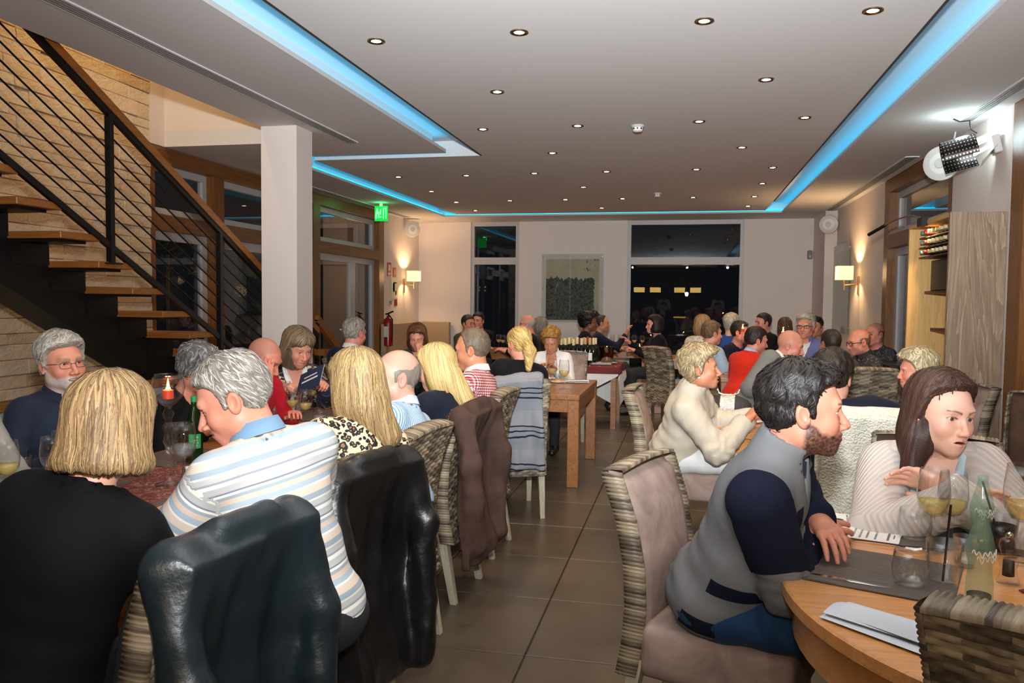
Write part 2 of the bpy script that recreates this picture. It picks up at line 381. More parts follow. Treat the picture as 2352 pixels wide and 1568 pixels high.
# ------------------------------------------------------------------ ceiling downlights
M_ring = plain('downlight_ring', (150, 128, 104), 0.25, metal=1.0)
M_lamp = emit('halogen', (255, 222, 178), 38.0)
ring = MB(); ring.lathe([(0.052, 0.0), (0.052, -0.006), (0.046, -0.008), (0.034, -0.002), (0.03, 0.012)], 20); ringm = ring.mesh('rim', M_ring, 40)
disc = MB(); disc.lathe([(0.029, -0.004), (0.02, -0.0035), (0.001, -0.003)], 14); discm = disc.mesh('lamp', M_lamp)
DL = [(-3.475, 9.46), (-3.475, 10.77), (-3.475, 12.0), (-3.475, 13.15), (-2.617, 9.46), (-2.617, 11.92), (-1.792, 4.5), (-0.944, 4.5), (0.063, 4.5), (0.901, 4.5), (-1.36, 5.735), (0.493, 5.735), (-1.775, 6.95), (-0.939, 6.95), (0.073, 6.95), (0.905, 6.95), (-1.357, 8.17), (0.493, 8.17), (-1.778, 9.42), (-0.93, 9.42), (0.081, 9.42), (0.902, 9.42), (-1.351, 10.65), (0.901, 10.65), (-1.775, 11.91), (-0.939, 11.91), (0.063, 11.91), (0.907, 11.91), (-1.356, 13.04), (0.902, 13.08), (-1.36, 3.27), (0.493, 3.27), (-1.78, 2.1), (0.07, 2.1)]
rows = sorted({round(y*2)/2 for x, y in DL})
COLN = {-3.5: 'leftmost', -2.6: 'second from left', -1.8: 'left of centre', -1.4: 'left of centre', -0.9: 'near centre', 0.1: 'right of centre', 0.5: 'right of centre', 0.9: 'rightmost'}
for x, y in sorted(DL, key=lambda p: (p[1], p[0])):
    near = [p for p in DL if abs(p[1]-y) < 0.6]; near.sort(); k = near.index((x, y)); n = len(near)
    rk = 'the %s row from the camera' % ('first', 'second', 'third', 'fourth', 'fifth', 'sixth', 'seventh', 'eighth', 'ninth', 'tenth', 'eleventh')[sorted({round(q[1]*0.82) for q in DL}).index(round(y*0.82))]
    ordn = ('first', 'second', 'third', 'fourth', 'fifth', 'sixth')[k]
    t = thing('downlight', 'small round recessed ceiling downlight, %s from the left in %s' % (ordn, rk), 'ceiling light', (x, y, ZC), 0, 'recessed downlights in the ceiling')
    link('rim', ringm, t); link('lamp', discm, t)
    if y > 2.2:
        l = add_light('downlight_beam', 'SPOT', (x, y, ZC-0.012), 42.0, (1.0, 0.72, 0.46), aim=(x, y, 0), shadow_soft_size=0.03, spot_size=math.radians(95), spot_blend=0.7)
        l.parent = t; l.location = (0, 0, -0.012); l.rotation_euler = (0, 0, 0)

# ------------------------------------------------------------------ staircase
M_tread = wood('oak_tread', (128, 74, 26), (166, 104, 44), axis=0, scale=1.2, rough=0.4)
st = thing('staircase', 'open oak staircase on a black steel spine by the stone wall', 'staircase', (-4.4, 7.9, 0))
XS, XW = -3.80, -4.83
def tr_at(k): return 5.657-0.331*k, 1.222+0.171*k                  # near edge Y, top z
for k in range(-7, 7):
    y, z = tr_at(k)
    m = MB(); m.span((XW+4.4, y-7.9, z-0.045), (XS+4.4, y+0.35-7.9, z), 0.004); m.build('tread', M_tread, st)
    m = MB(); m.span((XW+0.12+4.4, y+0.05-7.9, z-0.063), (XS-0.07+4.4, y+0.30-7.9, z-0.046)); m.span((-4.46+4.4, y+0.02-7.9, z-0.20), (-4.18+4.4, y+0.33-7.9, z-0.06)); m.build('bracket', M_blk, st)
ya, za = tr_at(-7); yb, zb = tr_at(7)
m = MB(); m.beam((0.08, ya+0.3-7.9, za-0.30), (0.08, yb+0.2-7.9, zb-0.30), 0.26, 0.30); m.build('stringer', M_blk, st)
# balustrade
rl = thing('stair_railing', 'black stair railing of sloping rods under an oak handrail', 'railing', (XS, 7.9, 0))
sl = -0.171/0.331
def rz(y, off): return 1.222+(5.657-y)*0.171/0.331+off
for y in (3.45, 4.78, 6.08, 7.4):
    b = rz(y, 0.045); m = MB(); m.span((-0.02, y-7.9-0.02, b), (0.02, y-7.9+0.02, rz(y, 0)+1.03)); m.span((-0.045, y-7.9-0.06, b), (0.045, y-7.9+0.06, b+0.008)); m.build('post', M_blk, rl)
def slope_bar(off, w_, h_, mat_, nm, y0=2.6, y1=7.9):
    m = MB(); m.beam((0, y0-7.9, rz(y0, off)), (0, y1-7.9, rz(y1, off)), w_, h_); return m.build(nm, mat_, rl)
slope_bar(1.10, 0.05, 0.055, wood('oak_rail', (128, 74, 26), (166, 104, 44), axis=1, scale=1.2), 'handrail')
slope_bar(1.05, 0.035, 0.045, M_blk, 'handrail_bar'); slope_bar(0.16, 0.03, 0.04, M_blk, 'bottom_bar')
for i in range(7):
    off = 0.275+i*0.105; m = MB(); m.tube([(0, 2.6-7.9, rz(2.6, off)), (0, 0, rz(7.9, off))], 0.0065, 6); m.build('rod', M_blk, rl)
# handrail going down beside the column
r2 = thing('lower_handrail', 'oak handrail sloping down behind the white column', 'railing', (-4.0, 8.3, 0))
m = MB(); m.beam((0, 0, 1.28), (0, 0.75, 0.80), 0.05, 0.09); m.build('handrail', M_oakY, r2)
m = MB(); m.beam((0.0, -0.3, 0.93), (0.75, -0.3, 0.93), 0.05, 0.07); m.build('top_rail', M_oak, r2)
for yy in (-0.3, 0.0, 0.72): m = MB(); m.span((-0.02, yy-0.02, 0), (0.02, yy+0.02, 1.27-0.64*max(0, yy))); m.build('post', M_blk, r2)
add_light('stairwell_lamp', 'SPOT', (-4.2, 5.9, 5.0), 150.0, (1.0, 0.68, 0.32), aim=(-5.13, 6.2, 2.4), shadow_soft_size=0.05, spot_size=math.radians(100), spot_blend=0.9)
# ================================================================== FIGURES
# bodies, clothes and hair are grown as smooth distance fields and meshed with surface nets
f32 = np.float32
_NT = RNG.random((32, 32, 32)).astype(f32)*2-1
def noise3(p, fr):
    q = p*np.asarray(fr, f32)+37.3; i = np.floor(q).astype(np.int32); t = (q-i).astype(f32); t = t*t*(3-2*t); i &= 31; j = (i+1) & 31
    a, b, c = t[..., 0], t[..., 1], t[..., 2]
    def g(x, y, z): return _NT[x, y, z]
    x0, y0, z0, x1, y1, z1 = i[..., 0], i[..., 1], i[..., 2], j[..., 0], j[..., 1], j[..., 2]
    u = g(x0, y0, z0)*(1-a)+g(x1, y0, z0)*a; v = g(x0, y1, z0)*(1-a)+g(x1, y1, z0)*a
    w_ = g(x0, y0, z1)*(1-a)+g(x1, y0, z1)*a; s = g(x0, y1, z1)*(1-a)+g(x1, y1, z1)*a
    return (u*(1-b)+v*b)*(1-c)+(w_*(1-b)+s*b)*c
def A3(*v): return np.array(v, f32)
def smin(a, b, k):
    h = np.maximum(k-np.abs(a-b), 0)/k; return np.minimum(a, b)-h*h*k*0.25
def smax(a, b, k): return -smin(-a, -b, k)
def ell(p, c, r):
    q = p-np.asarray(c, f32); r = np.asarray(r, f32)
    k0 = np.sqrt(((q/r)**2).sum(-1)); k1 = np.sqrt(((q/(r*r))**2).sum(-1))+1e-6
    return k0*(k0-1)/k1
def cone(p, a, b, ra, rb):
    a = np.asarray(a, f32); b = np.asarray(b, f32); ab = b-a; q = p-a
    t = np.clip((q@ab)/max(float(ab@ab), 1e-9), 0, 1)
    return np.sqrt(((q-t[..., None]*ab)**2).sum(-1))-(ra+t*(rb-ra))
def sph(p, c, r): return np.sqrt(((p-np.asarray(c, f32))**2).sum(-1))-r
def lattice(lo, hi, h):
    lo = np.asarray(lo, float); n = np.maximum(np.ceil((np.asarray(hi, float)-lo)/h).astype(int)+1, 3)
    ax = [(lo[i]+h*np.arange(n[i])).astype(f32) for i in range(3)]
    return np.stack(np.meshgrid(*ax, indexing='ij'), -1), lo
def surface_nets(F, lo, h):
    S = F < 0; n = np.array(F.shape)
    c = np.zeros(n-1, np.int8)
    for d in np.ndindex(2, 2, 2): c += S[d[0]:n[0]-1+d[0], d[1]:n[1]-1+d[1], d[2]:n[2]-1+d[2]]
    act = np.argwhere((c > 0) & (c < 8))
    if len(act) == 0: return np.zeros((0, 3), f32), np.zeros((0, 4), int)
    idx = -np.ones(n-1, np.int64); idx[tuple(act.T)] = np.arange(len(act))
    acc = np.zeros((len(act), 3)); cnt = np.zeros(len(act))
    cor = list(np.ndindex(2, 2, 2))
    val = {k: F[act[:, 0]+k[0], act[:, 1]+k[1], act[:, 2]+k[2]] for k in cor}
    for a in cor:
        for ax in range(3):
            if a[ax] == 0:
                b = tuple(1 if i == ax else a[i] for i in range(3)); fa, fb = val[a], val[b]
                m = (fa < 0) != (fb < 0); t = np.where(m, fa/np.where(m, fa-fb, 1), 0)
                pt = np.tile(np.array(a, float), (len(act), 1)); pt[:, ax] += t
                acc[m] += pt[m]; cnt[m] += 1
    V = (act+acc/cnt[:, None])*h+lo
    Q = []
    for ax in range(3):
        u, v = (ax+1) % 3, (ax+2) % 3
        sl0 = [slice(None)]*3; sl1 = [slice(None)]*3; sl0[ax] = slice(0, n[ax]-1); sl1[ax] = slice(1, n[ax])
        m = S[tuple(sl0)] != S[tuple(sl1)]; e = np.argwhere(m)
        e = e[(e[:, u] > 0) & (e[:, v] > 0) & (e[:, u] < n[u]-1) & (e[:, v] < n[v]-1)]
        if len(e) == 0: continue
        def cell(du, dv):
            k = e.copy(); k[:, u] -= du; k[:, v] -= dv; return idx[tuple(k.T)]
        q = np.stack([cell(1, 1), cell(0, 1), cell(0, 0), cell(1, 0)], 1)
        fl_ = ~S[tuple(e.T)]; q[fl_] = q[fl_][:, ::-1]; Q.append(q)
    Q = np.concatenate(Q); Q = Q[(Q >= 0).all(1)]
    return V.astype(f32), Q
def smooth_verts(V, Q, it=1, lam=0.5):
    for _ in range(it):
        s = np.zeros_like(V); c = np.zeros(len(V), f32)
        for k in range(4):
            a, b = Q[:, k], Q[:, (k+1) % 4]
            for i, j in ((a, b), (b, a)): np.add.at(s, i, V[j]); np.add.at(c, i, 1)
        m = c > 0; V = V.copy(); V[m] += lam*(s[m]/c[m, None]-V[m])
    return V
def mesh_np(name, V, Q, mats, attrs=None, mi=None, smooth=True):
    me = bpy.data.meshes.new(name); nv, nf, k = len(V), len(Q), Q.shape[1]
    me.vertices.add(nv); me.vertices.foreach_set('co', np.ascontiguousarray(V, f32).ravel())
    me.loops.add(nf*k); me.loops.foreach_set('vertex_index', np.ascontiguousarray(Q, np.int32).ravel())
    me.polygons.add(nf); me.polygons.foreach_set('loop_start', (np.arange(nf)*k).astype(np.int32))
    for m in (mats if isinstance(mats, (list, tuple)) else [mats]): me.materials.append(m)
    if mi is not None: me.polygons.foreach_set('material_index', np.asarray(mi, np.int32))
    for an, arr in (attrs or {}).items():
        if arr.shape[1] == 4: at_ = me.attributes.new(an, 'FLOAT_COLOR', 'POINT'); at_.data.foreach_set('color', np.ascontiguousarray(arr, f32).ravel())
        else: at_ = me.attributes.new(an, 'FLOAT_VECTOR', 'POINT'); at_.data.foreach_set('vector', np.ascontiguousarray(arr, f32).ravel())
    me.update(calc_edges=True); me.validate()
    if smooth: me.polygons.foreach_set('use_smooth', np.ones(len(me.polygons), bool))
    return me
def unit(v): v = np.asarray(v, float); return v/max(np.linalg.norm(v), 1e-9)
def rot(ax, deg):
    return np.array(Matrix.Rotation(math.radians(deg), 3, ax))
def frame(y, z):
    """columns x, y, z with y exact and z near the given one"""
    y = unit(y); x = unit(np.cross(y, z)); return np.stack([x, y, np.cross(x, y)], 1)

def skin_mat():
    t = NT('skin'); c = t.attr('col', 'Color'); co = t.coord()
    n = t.noise(co, 90, 3); n2 = t.noise(co, 14, 3)
    t.base(t.mix(t.math('MULTIPLY', n2, 0.2), c, t.mix(1.0, c, (0.9, 0.68, 0.6, 1), 'MULTIPLY')))
    t.rough(0.48); t.b.inputs['Specular IOR Level'].default_value = 0.4; t.bump(n, 0.12, 0.002)
    t.b.inputs['Subsurface Weight'].default_value = 0.0
    return t.m
M_skin = skin_mat()
def eye_mat():
    t = NT('eye'); t.base(t.attr('col', 'Color')); t.rough(0.12); return t.m
M_eye = eye_mat()
def hair_mat():
    t = NT('hair'); c = t.attr('col', 'Color'); n = t.noise(t.coord(), 160, 3)
    t.base(t.mix(t.math('MULTIPLY', n, 0.5), c, t.mix(1.0, c, (0.45, 0.42, 0.4, 1), 'MULTIPLY'))); t.rough(0.5); t.b.inputs['Specular IOR Level'].default_value = 0.35
    t.bump(n, 0.3, 0.004); return t.m
M_hair = hair_mat()
SKINS = {'fair': (214, 160, 136), 'pink': (214, 146, 122), 'tan': (192, 130, 98), 'red': (206, 134, 112), 'pale': (226, 178, 156), 'dark': (70, 44, 32), 'brown': (128, 84, 60), 'young': (204, 142, 118)}
HEADP = dict(w=1.0, jaw=1.0, nose=1.0, chin=1.0, smile=0.0, mouth=0.0, lids=1.0, female=False, brow=1.0, cheek=1.0, fat=0.0)
def head_sdf(p, o, detail):
    """distance to a head; p in head space: x right, y ahead, z up, origin between the ears at eye height"""
    w_ = o['w']; fem = o['female']; fat = o['fat']
    skull = ell(p, (0, -0.016, 0.030), (0.074*w_, 0.095, 0.090))
    skull = smin(skull, ell(p, (0, 0.016, -0.008), (0.063*w_, 0.070, 0.092)), 0.03)
    jw = o['jaw']
    d = smin(skull, ell(p, (0, 0.026, -0.062), (0.052*jw+fat, 0.054, 0.046)), 0.03)
    d = smin(d, ell(p, (0, 0.066, -0.097*o['chin']), (0.022*jw, 0.018, 0.018)), 0.03)
    for s in (-1, 1):
        d = smin(d, ell(p, (s*0.037*w_, 0.056, -0.030), (0.023*o['cheek']+fat, 0.022, 0.022)), 0.025)
        d = smin(d, ell(p, (s*(0.049 if fem else 0.053)*jw, 0.002, -0.060), (0.016, 0.024, 0.022)), 0.035)
    if fat > 0: d = smin(d, ell(p, (0, 0.03, -0.105), (0.05, 0.05, 0.03)), 0.04)
    br = 0.010 if fem else 0.013
    d = smin(d, cone(p, (-0.034, 0.074, 0.024), (0.034, 0.074, 0.024), br, br), 0.018)
    skull_only = smin(skull, d, 0.005)
    ns = o['nose']
    for s in (-1, 1):                                              # sockets
        d = smax(d, -ell(p, (s*0.031, 0.092, 0.003), (0.0185, 0.017, 0.0125)), 0.012)
    # nose
    tip = (0, 0.0895+0.017*ns, -0.0345)
    nz = cone(p, (0, 0.080, 0.010), tip, 0.0075, 0.0105*ns**0.5)
    for s in (-1, 1): nz = smin(nz, ell(p, (s*0.0125*ns, 0.091+0.005*ns, -0.0385), (0.008*ns, 0.011, 0.0075)), 0.007)
    d = smin(d, nz, 0.009)
    for s in (-1, 1): d = smax(d, -ell(p, (s*0.0065, 0.095+0.006*ns, -0.0455), (0.0035, 0.005, 0.004)), 0.003)
    # mouth
    d = smin(d, ell(p, (0, 0.074, -0.066), (0.027, 0.018, 0.021)), 0.016)
    sm, mo = o['smile'], o['mouth']
    cx, cz = 0.022+0.008*sm, -0.064+0.008*sm
    lr = 0.0046 if not fem else 0.0052
    up = smin(cone(p, (-cx, 0.080-0.006*sm, cz), (0, 0.0925, -0.0595+mo*0.4), lr*0.6, lr), cone(p, (0, 0.0925, -0.0595+mo*0.4), (cx, 0.080-0.006*sm, cz), lr, lr*0.6), 0.003)
    lo_ = smin(cone(p, (-cx, 0.079-0.006*sm, cz-0.001), (0, 0.0905, -0.070-mo), lr*0.6, lr*1.25), cone(p, (0, 0.0905, -0.070-mo), (cx, 0.079-0.006*sm, cz-0.001), lr*1.25, lr*0.6), 0.003)
    lips = np.minimum(up, lo_); d = smin(d, lips, 0.005)
    if mo > 0.0005: d = smax(d, -ell(p, (0, 0.092, -0.0645-mo*0.3), (cx*0.86, 0.020, 0.0015+mo*0.8)), 0.002)
    else:
        g = np.minimum(cone(p, (-cx-0.002, 0.084-0.006*sm, cz), (0, 0.0975, -0.0645), 0.0018, 0.0022), cone(p, (0, 0.0975, -0.0645), (cx+0.002, 0.084-0.006*sm, cz), 0.0022, 0.0018)); d = smax(d, -g, 0.003)
    # lids: a shell over each eyeball with an almond opening
    if detail >= 1:
        for s in (-1, 1):
            ex, ey, ez = s*0.031, 0.0665, 0.003
            sh = sph(p, (ex, ey, ez), 0.0152); d = smin(d, sh, 0.005)
            dx = p[..., 0]-ex; op = 0.0066*o['lids']
            wd = np.abs(p[..., 2]-ez+0.0008)-op*(1-(dx/0.0162)**2)
            cut = np.maximum(np.maximum(wd, 0.070-p[..., 1]), -(sph(p, (ex, ey, ez), 0.0100)))
            d = np.maximum(d, -cut)
    # ears
    for s in (-1, 1):
        q = p-A3(s*0.0735*w_, -0.012, -0.006)
        q = np.stack([q[..., 0], q[..., 1]*0.97+q[..., 2]*0.22, -q[..., 1]*0.22+q[..., 2]*0.97], -1)
        e = ell(q, (s*0.006, 0, 0), (0.0085, 0.0185, 0.0315)); 
        e = smax(e, -ell(q, (s*0.0135, 0.003, 0.003), (0.007, 0.0115, 0.0205)), 0.004)
        d = smin(d, e, 0.006)
    return d, skull_only, lips
def head_colors(V, o, p_skin, lips_d, hairc, detail):
    c0 = np.array(lin(p_skin)[:3]); n = len(V); C = np.tile(c0, (n, 1))
    x, y, z = V[:, 0], V[:, 1], V[:, 2]
    def blend(m, col): C[:] = C*(1-m[:, None])+np.asarray(col)*m[:, None]
    def sg(d, r): return np.exp(-np.maximum(d, 0)**2/(r*r))
    red = c0*np.array([0.98, 0.70, 0.64])
    for s in (-1, 1): blend(0.5*sg(np.sqrt((x-s*0.042)**2+(y-0.062)**2+(z+0.032)**2), 0.024), red); blend(0.55*sg(np.abs(np.abs(x)-0.082)+np.abs(z)*0.2, 0.012), red)
    blend(0.55*sg(np.sqrt(x*x+(y-0.105)**2+(z+0.036)**2), 0.018), red)
    for s in (-1, 1): blend(0.35*sg(np.sqrt((x-s*0.031)**2*0.6+(y-0.078)**2+(z+0.010)**2), 0.012), c0*np.array([0.66, 0.45, 0.42]))
    lipc = np.array(lin(o.get('lipc', (170, 84, 76) if o['female'] else (172, 100, 86)))[:3])
    blend(np.clip(1.0-np.maximum(lips_d, 0)/0.0022, 0, 1)*(y > 0.06)*0.85, lipc)
    if o['mouth'] > 0.0005:
        m = (np.abs(x) < 0.021) & (y < 0.0905) & (y > 0.06) & (np.abs(z+0.0645+o['mouth']*0.3) < 0.001+o['mouth']*0.8)
        C[m] = np.array(lin((70, 30, 28))[:3])
        m2 = m & (z > -0.0655-o['mouth']*0.1); C[m2] = np.array(lin((214, 204, 190))[:3])
    else: blend(0.7*sg(np.abs(z-(-0.0645+0.008*o['smile']*(np.abs(x)/0.024)**2)), 0.0016)*(y > 0.07)*(np.abs(x) < 0.024), lipc*0.35)
    bc = np.array(lin(o.get('browc', hairc))[:3])*0.8
    for s in (-1, 1):
        t = np.clip((s*x-0.014)/0.034, 0, 1); zb = 0.0205+0.006*np.sin(t*2.2)*o['brow']
        blend(0.85*sg(np.abs(z-zb), (0.0036 if o['female'] else 0.0050)-0.0020*t)*(s*x > 0.012)*(s*x < 0.049)*(y > 0.04), bc)
        if detail < 1:                                              # far heads: eyes as painted skin detail
            dx = (x-s*0.031)/0.0145; dz = (z-0.002)/0.005
            m = (dx*dx+dz*dz < 1) & (y > 0.05); C[m] = np.array(lin((60, 44, 38))[:3])
        else:
            dx = (x-s*0.031)/0.0162; e = np.abs(z-0.0022-0.0066*o['lids']*(1-dx*dx))
            blend(0.85*sg(e, 0.0016)*(np.abs(dx) < 1.05)*(y > 0.06), np.array(lin((46, 30, 26))[:3]))
    bd = o.get('beard')
    if bd:
        kind, col = bd; colr = np.array(lin(col)[:3])
        nn = noise3(V.astype(f32), (260, 260, 260)); n1 = noise3(V.astype(f32), (70, 70, 70))*0.006
        jl = np.interp(y, [-0.02, 0.0, 0.03, 0.055, 0.07, 0.12], [-0.005, -0.012, -0.038, -0.05, -0.05, -0.05])
        m = np.clip((jl-z+n1)/0.010, 0, 1)*np.clip((y+0.012)/0.012, 0, 1)
        m *= 1-np.clip(1.0-np.maximum(lips_d, 0)/0.002, 0, 1)
        if kind == 'stubble': m = m*0.35
        if kind == 'moustache': m = np.clip(1-np.abs(z+0.053)/0.006, 0, 1)*(np.abs(x) < 0.03)*(y > 0.08)
        blend(np.clip(m*(0.86+0.25*nn), 0, 1), colr)
    if o.get('scalp'):
        colr = np.array(lin(o['scalp'])[:3]); ln = np.interp(y, [-0.12, -0.05, -0.01, 0.02, 0.03, 0.06, 0.09], [-0.09, -0.06, -0.02, -0.015, 0.05, 0.072, 0.08])
        blend(0.5*np.clip((z-ln)/0.012, 0, 1)*(np.abs(x) < 0.2), colr)
    C += (noise3(V.astype(f32), (60, 60, 60))*0.03)[:, None]*C
    return np.concatenate([np.clip(C, 0, 1), np.ones((n, 1))], 1)
def eyeball(o, s, gaze=(0, 0)):
    e = (s*0.031, 0.0665, 0.003); R = 0.0128
    ang = [0, 0.16, 0.2, 0.42, 0.5, 0.56, 0.8, 1.2, 1.7]; col = [(8, 7, 7)]*2+[o.get('iris', (96, 78, 62))]*2+[(60, 48, 40)]+[(205, 196, 190)]*4
    V = []; C = []; Q = []; n = 12
    Rg = rot('Z', -gaze[0]) @ rot('X', gaze[1])
    for a, c in zip(ang, col):
        for k in range(n):
            b = 2*PI*k/n; v = Rg @ np.array([math.sin(a)*math.cos(b), math.cos(a), math.sin(a)*math.sin(b)]); V.append(np.array(e)+R*v); C.append(lin(c))
    for i in range(len(ang)-1):
        for k in range(n): l = (k+1) % n; Q.append((i*n+k, i*n+l, (i+1)*n+l, (i+1)*n+k))
    return np.array(V, f32), np.array(Q)[:, ::-1], np.array(C, f32)
# hands --------------------------------------------------------------
HANDS = {}
def hand_mesh(pose, h):
    """right hand, wrist at origin, fingers along +y, palm towards -z"""
    k = (pose, h)
    if k in HANDS: return HANDS[k]
    curl = {'flat': (8, 12, 8), 'relax': (18, 24, 16), 'grip': (52, 62, 38), 'fist': (70, 80, 45), 'pinch': (42, 40, 26)}[pose]
    P, lo = lattice((-0.085, -0.03, -0.10), (0.06, 0.215, 0.05), h)
    d = None
    bases = [(-0.030, 0.088, 0.002, 0.072), (-0.010, 0.092, 0.004, 0.080), (0.010, 0.088, 0.003, 0.074), (0.028, 0.080, 0.0, 0.058)]
    for i, (bx, by, bz, L) in enumerate(bases):
        c = cone(P, (bx*0.55, 0.0, 0.0), (bx, by, bz), 0.017, 0.0115); d = c if d is None else smin(d, c, 0.018)
    d = smin(d, cone(P, (0, -0.03, 0), (0, 0.02, 0), 0.024, 0.022), 0.02)
    fing = None
    for i, (bx, by, bz, L) in enumerate(bases):
        p0 = np.array([bx, by, bz]); a = 0.0; sp = (-5, -1, 3, 8)[i]
        for j, (fr, cu) in enumerate(zip((0.45, 0.31, 0.26), curl)):
            a -= math.radians(cu+i*1.5); dr = np.array([math.sin(math.radians(sp))*math.cos(a), math.cos(a), math.sin(a)])
            p1 = p0+dr*L*1.12*fr; r0, r1 = (0.0098, 0.0088, 0.0080)[j], (0.0088, 0.0080, 0.0066)[j]
            if i == 3: r0 *= 0.86; r1 *= 0.86
            c = cone(P, p0, p1, r0, r1); fing = c if fing is None else smin(fing, c, 0.0022); p0 = p1
    d = smin(d, fing, 0.008)
    th = {'flat': ((-0.052, 0.052, -0.012), (-0.062, 0.088, -0.016)), 'relax': ((-0.050, 0.050, -0.020), (-0.052, 0.085, -0.030)), 'grip': ((-0.046, 0.050, -0.034), (-0.026, 0.078, -0.048)), 'fist': ((-0.044, 0.052, -0.034), (-0.014, 0.074, -0.044)), 'pinch': ((-0.046, 0.054, -0.030), (-0.034, 0.088, -0.044))}[pose]
    t = smin(cone(P, (-0.018, 0.014, -0.008), th[0], 0.015, 0.0115), cone(P, th[0], th[1], 0.0112, 0.0082), 0.006); d = smin(d, t, 0.008)
    V, Q = surface_nets(d, lo, h); HANDS[k] = (V, Q); return HANDS[k]
def ik(a, t, l1, l2, hint):
    a, t = np.asarray(a, float), np.asarray(t, float); d = t-a; L = np.linalg.norm(d); Lc = min(L, (l1+l2)*0.995)
    if Lc < L: t = a+d/L*Lc; d = t-a; L = Lc
    u = d/L; x = (l1*l1-l2*l2+L*L)/(2*L); hgt = math.sqrt(max(l1*l1-x*x, 0)); hv = np.asarray(hint, float); hv = hv-u*(hv@u); hv = unit(hv)
    return a+u*x+hv*hgt, t
LINE_M = ([-0.13, -0.08, -0.05, -0.025, -0.012, 0.004, 0.020, 0.026, 0.045, 0.07, 0.11], [-0.075, -0.078, -0.060, -0.03, -0.012, -0.020, -0.018, 0.040, 0.062, 0.070, 0.090])
LINE_R = ([-0.13, -0.08, -0.05, -0.025, -0.012, 0.004, 0.015, 0.022, 0.035, 0.05, 0.07, 0.11], [-0.075, -0.078, -0.060, -0.03, -0.012, -0.020, -0.018, 0.045, 0.085, 0.098, 0.112, 0.13])   # receding
LINE_F = ([-0.13, -0.08, -0.05, -0.02, 0.01, 0.03, 0.05, 0.07, 0.11], [-0.10, -0.095, -0.08, -0.05, -0.03, 0.030, 0.058, 0.070, 0.090])
FR_Z = 0.052
def hair_field(o, sp):
    """returns d(p) for the hair volume in head space and its bounds"""
    line = sp.get('line', LINE_M); t0, vol = sp.get('t', 0.011), sp.get('vol', 0.012)
    amp, fr = sp.get('amp', 0.0035), sp.get('freq', (50, 50, 24))
    rw = sp.get('skull', 1.0)
    def f(p):
        x, y, z = p[..., 0], p[..., 1], p[..., 2]
        w_ = o['w']*rw
        sk = smin(ell(p, (0, -0.016, 0.030), (0.074*w_, 0.095*rw, 0.090*rw)), ell(p, (0, 0.016, -0.008), (0.063*w_, 0.070, 0.092)), 0.03)
        m = z-np.interp(y, line[0], line[1]).astype(f32)
        if sp.get('part') is not None: m = m+0.012*np.clip((x-sp['part'])/0.03, -1, 1)*(y > 0.03)
        if 'bald' in sp: zb = sp['bald']; m = np.minimum(m, zb+0.35*np.maximum(-y-0.04, 0)-z)
        m = m+noise3(p, (70, 70, 70))*0.004
        t = (t0+vol*np.clip((z-0.02)/0.08, 0, 1)+sp.get('front', 0)*np.clip((y-0.02)/0.06, 0, 1)*np.clip((z-0.05)/0.04, 0, 1))*np.clip(m/sp.get('edge', 0.014), 0, 1)-0.03*(m < 0.002)
        d = sk-t
        for kind, a in sp.get('add', ()):
            if kind == 'ell': e = ell(p, *a)
            else: e = cone(p, *a)
            d = smin(d, e, 0.025)
        for kind, a in sp.get('cut', ()):
            e = ell(p, *a) if kind == 'ell' else cone(p, *a); d = smax(d, -e, 0.012)
        if sp.get('ears'):
            for s_ in (-1, 1): d = smax(d, -ell(p, (s_*0.084*w_, -0.013, -0.005), (0.026, 0.021, 0.034)), 0.006)
        if 'zmin' in sp: d = smax(d, sp['zmin']+0.012*noise3(p, (30, 30, 2))-z, 0.01)
        return (d+noise3(p, fr)*amp+noise3(p, tuple(2.3*k for k in fr))*amp*0.5).astype(f32)
    lo = sp.get('lo', (-0.13, -0.16, -0.13)); hi = sp.get('hi', (0.13, 0.13, 0.165))
    return f, lo, hi
def tri(A, p, l0, h):
    n = np.array(A.shape); q = np.clip((p-l0)/h, 0, n-1.001); i = q.astype(int); t = q-i; r = 0
    for k in np.ndindex(2, 2, 2):
        r = r+A[i[:, 0]+k[0], i[:, 1]+k[1], i[:, 2]+k[2]]*np.prod([t[:, a] if k[a] else 1-t[:, a] for a in range(3)], 0)
    return r
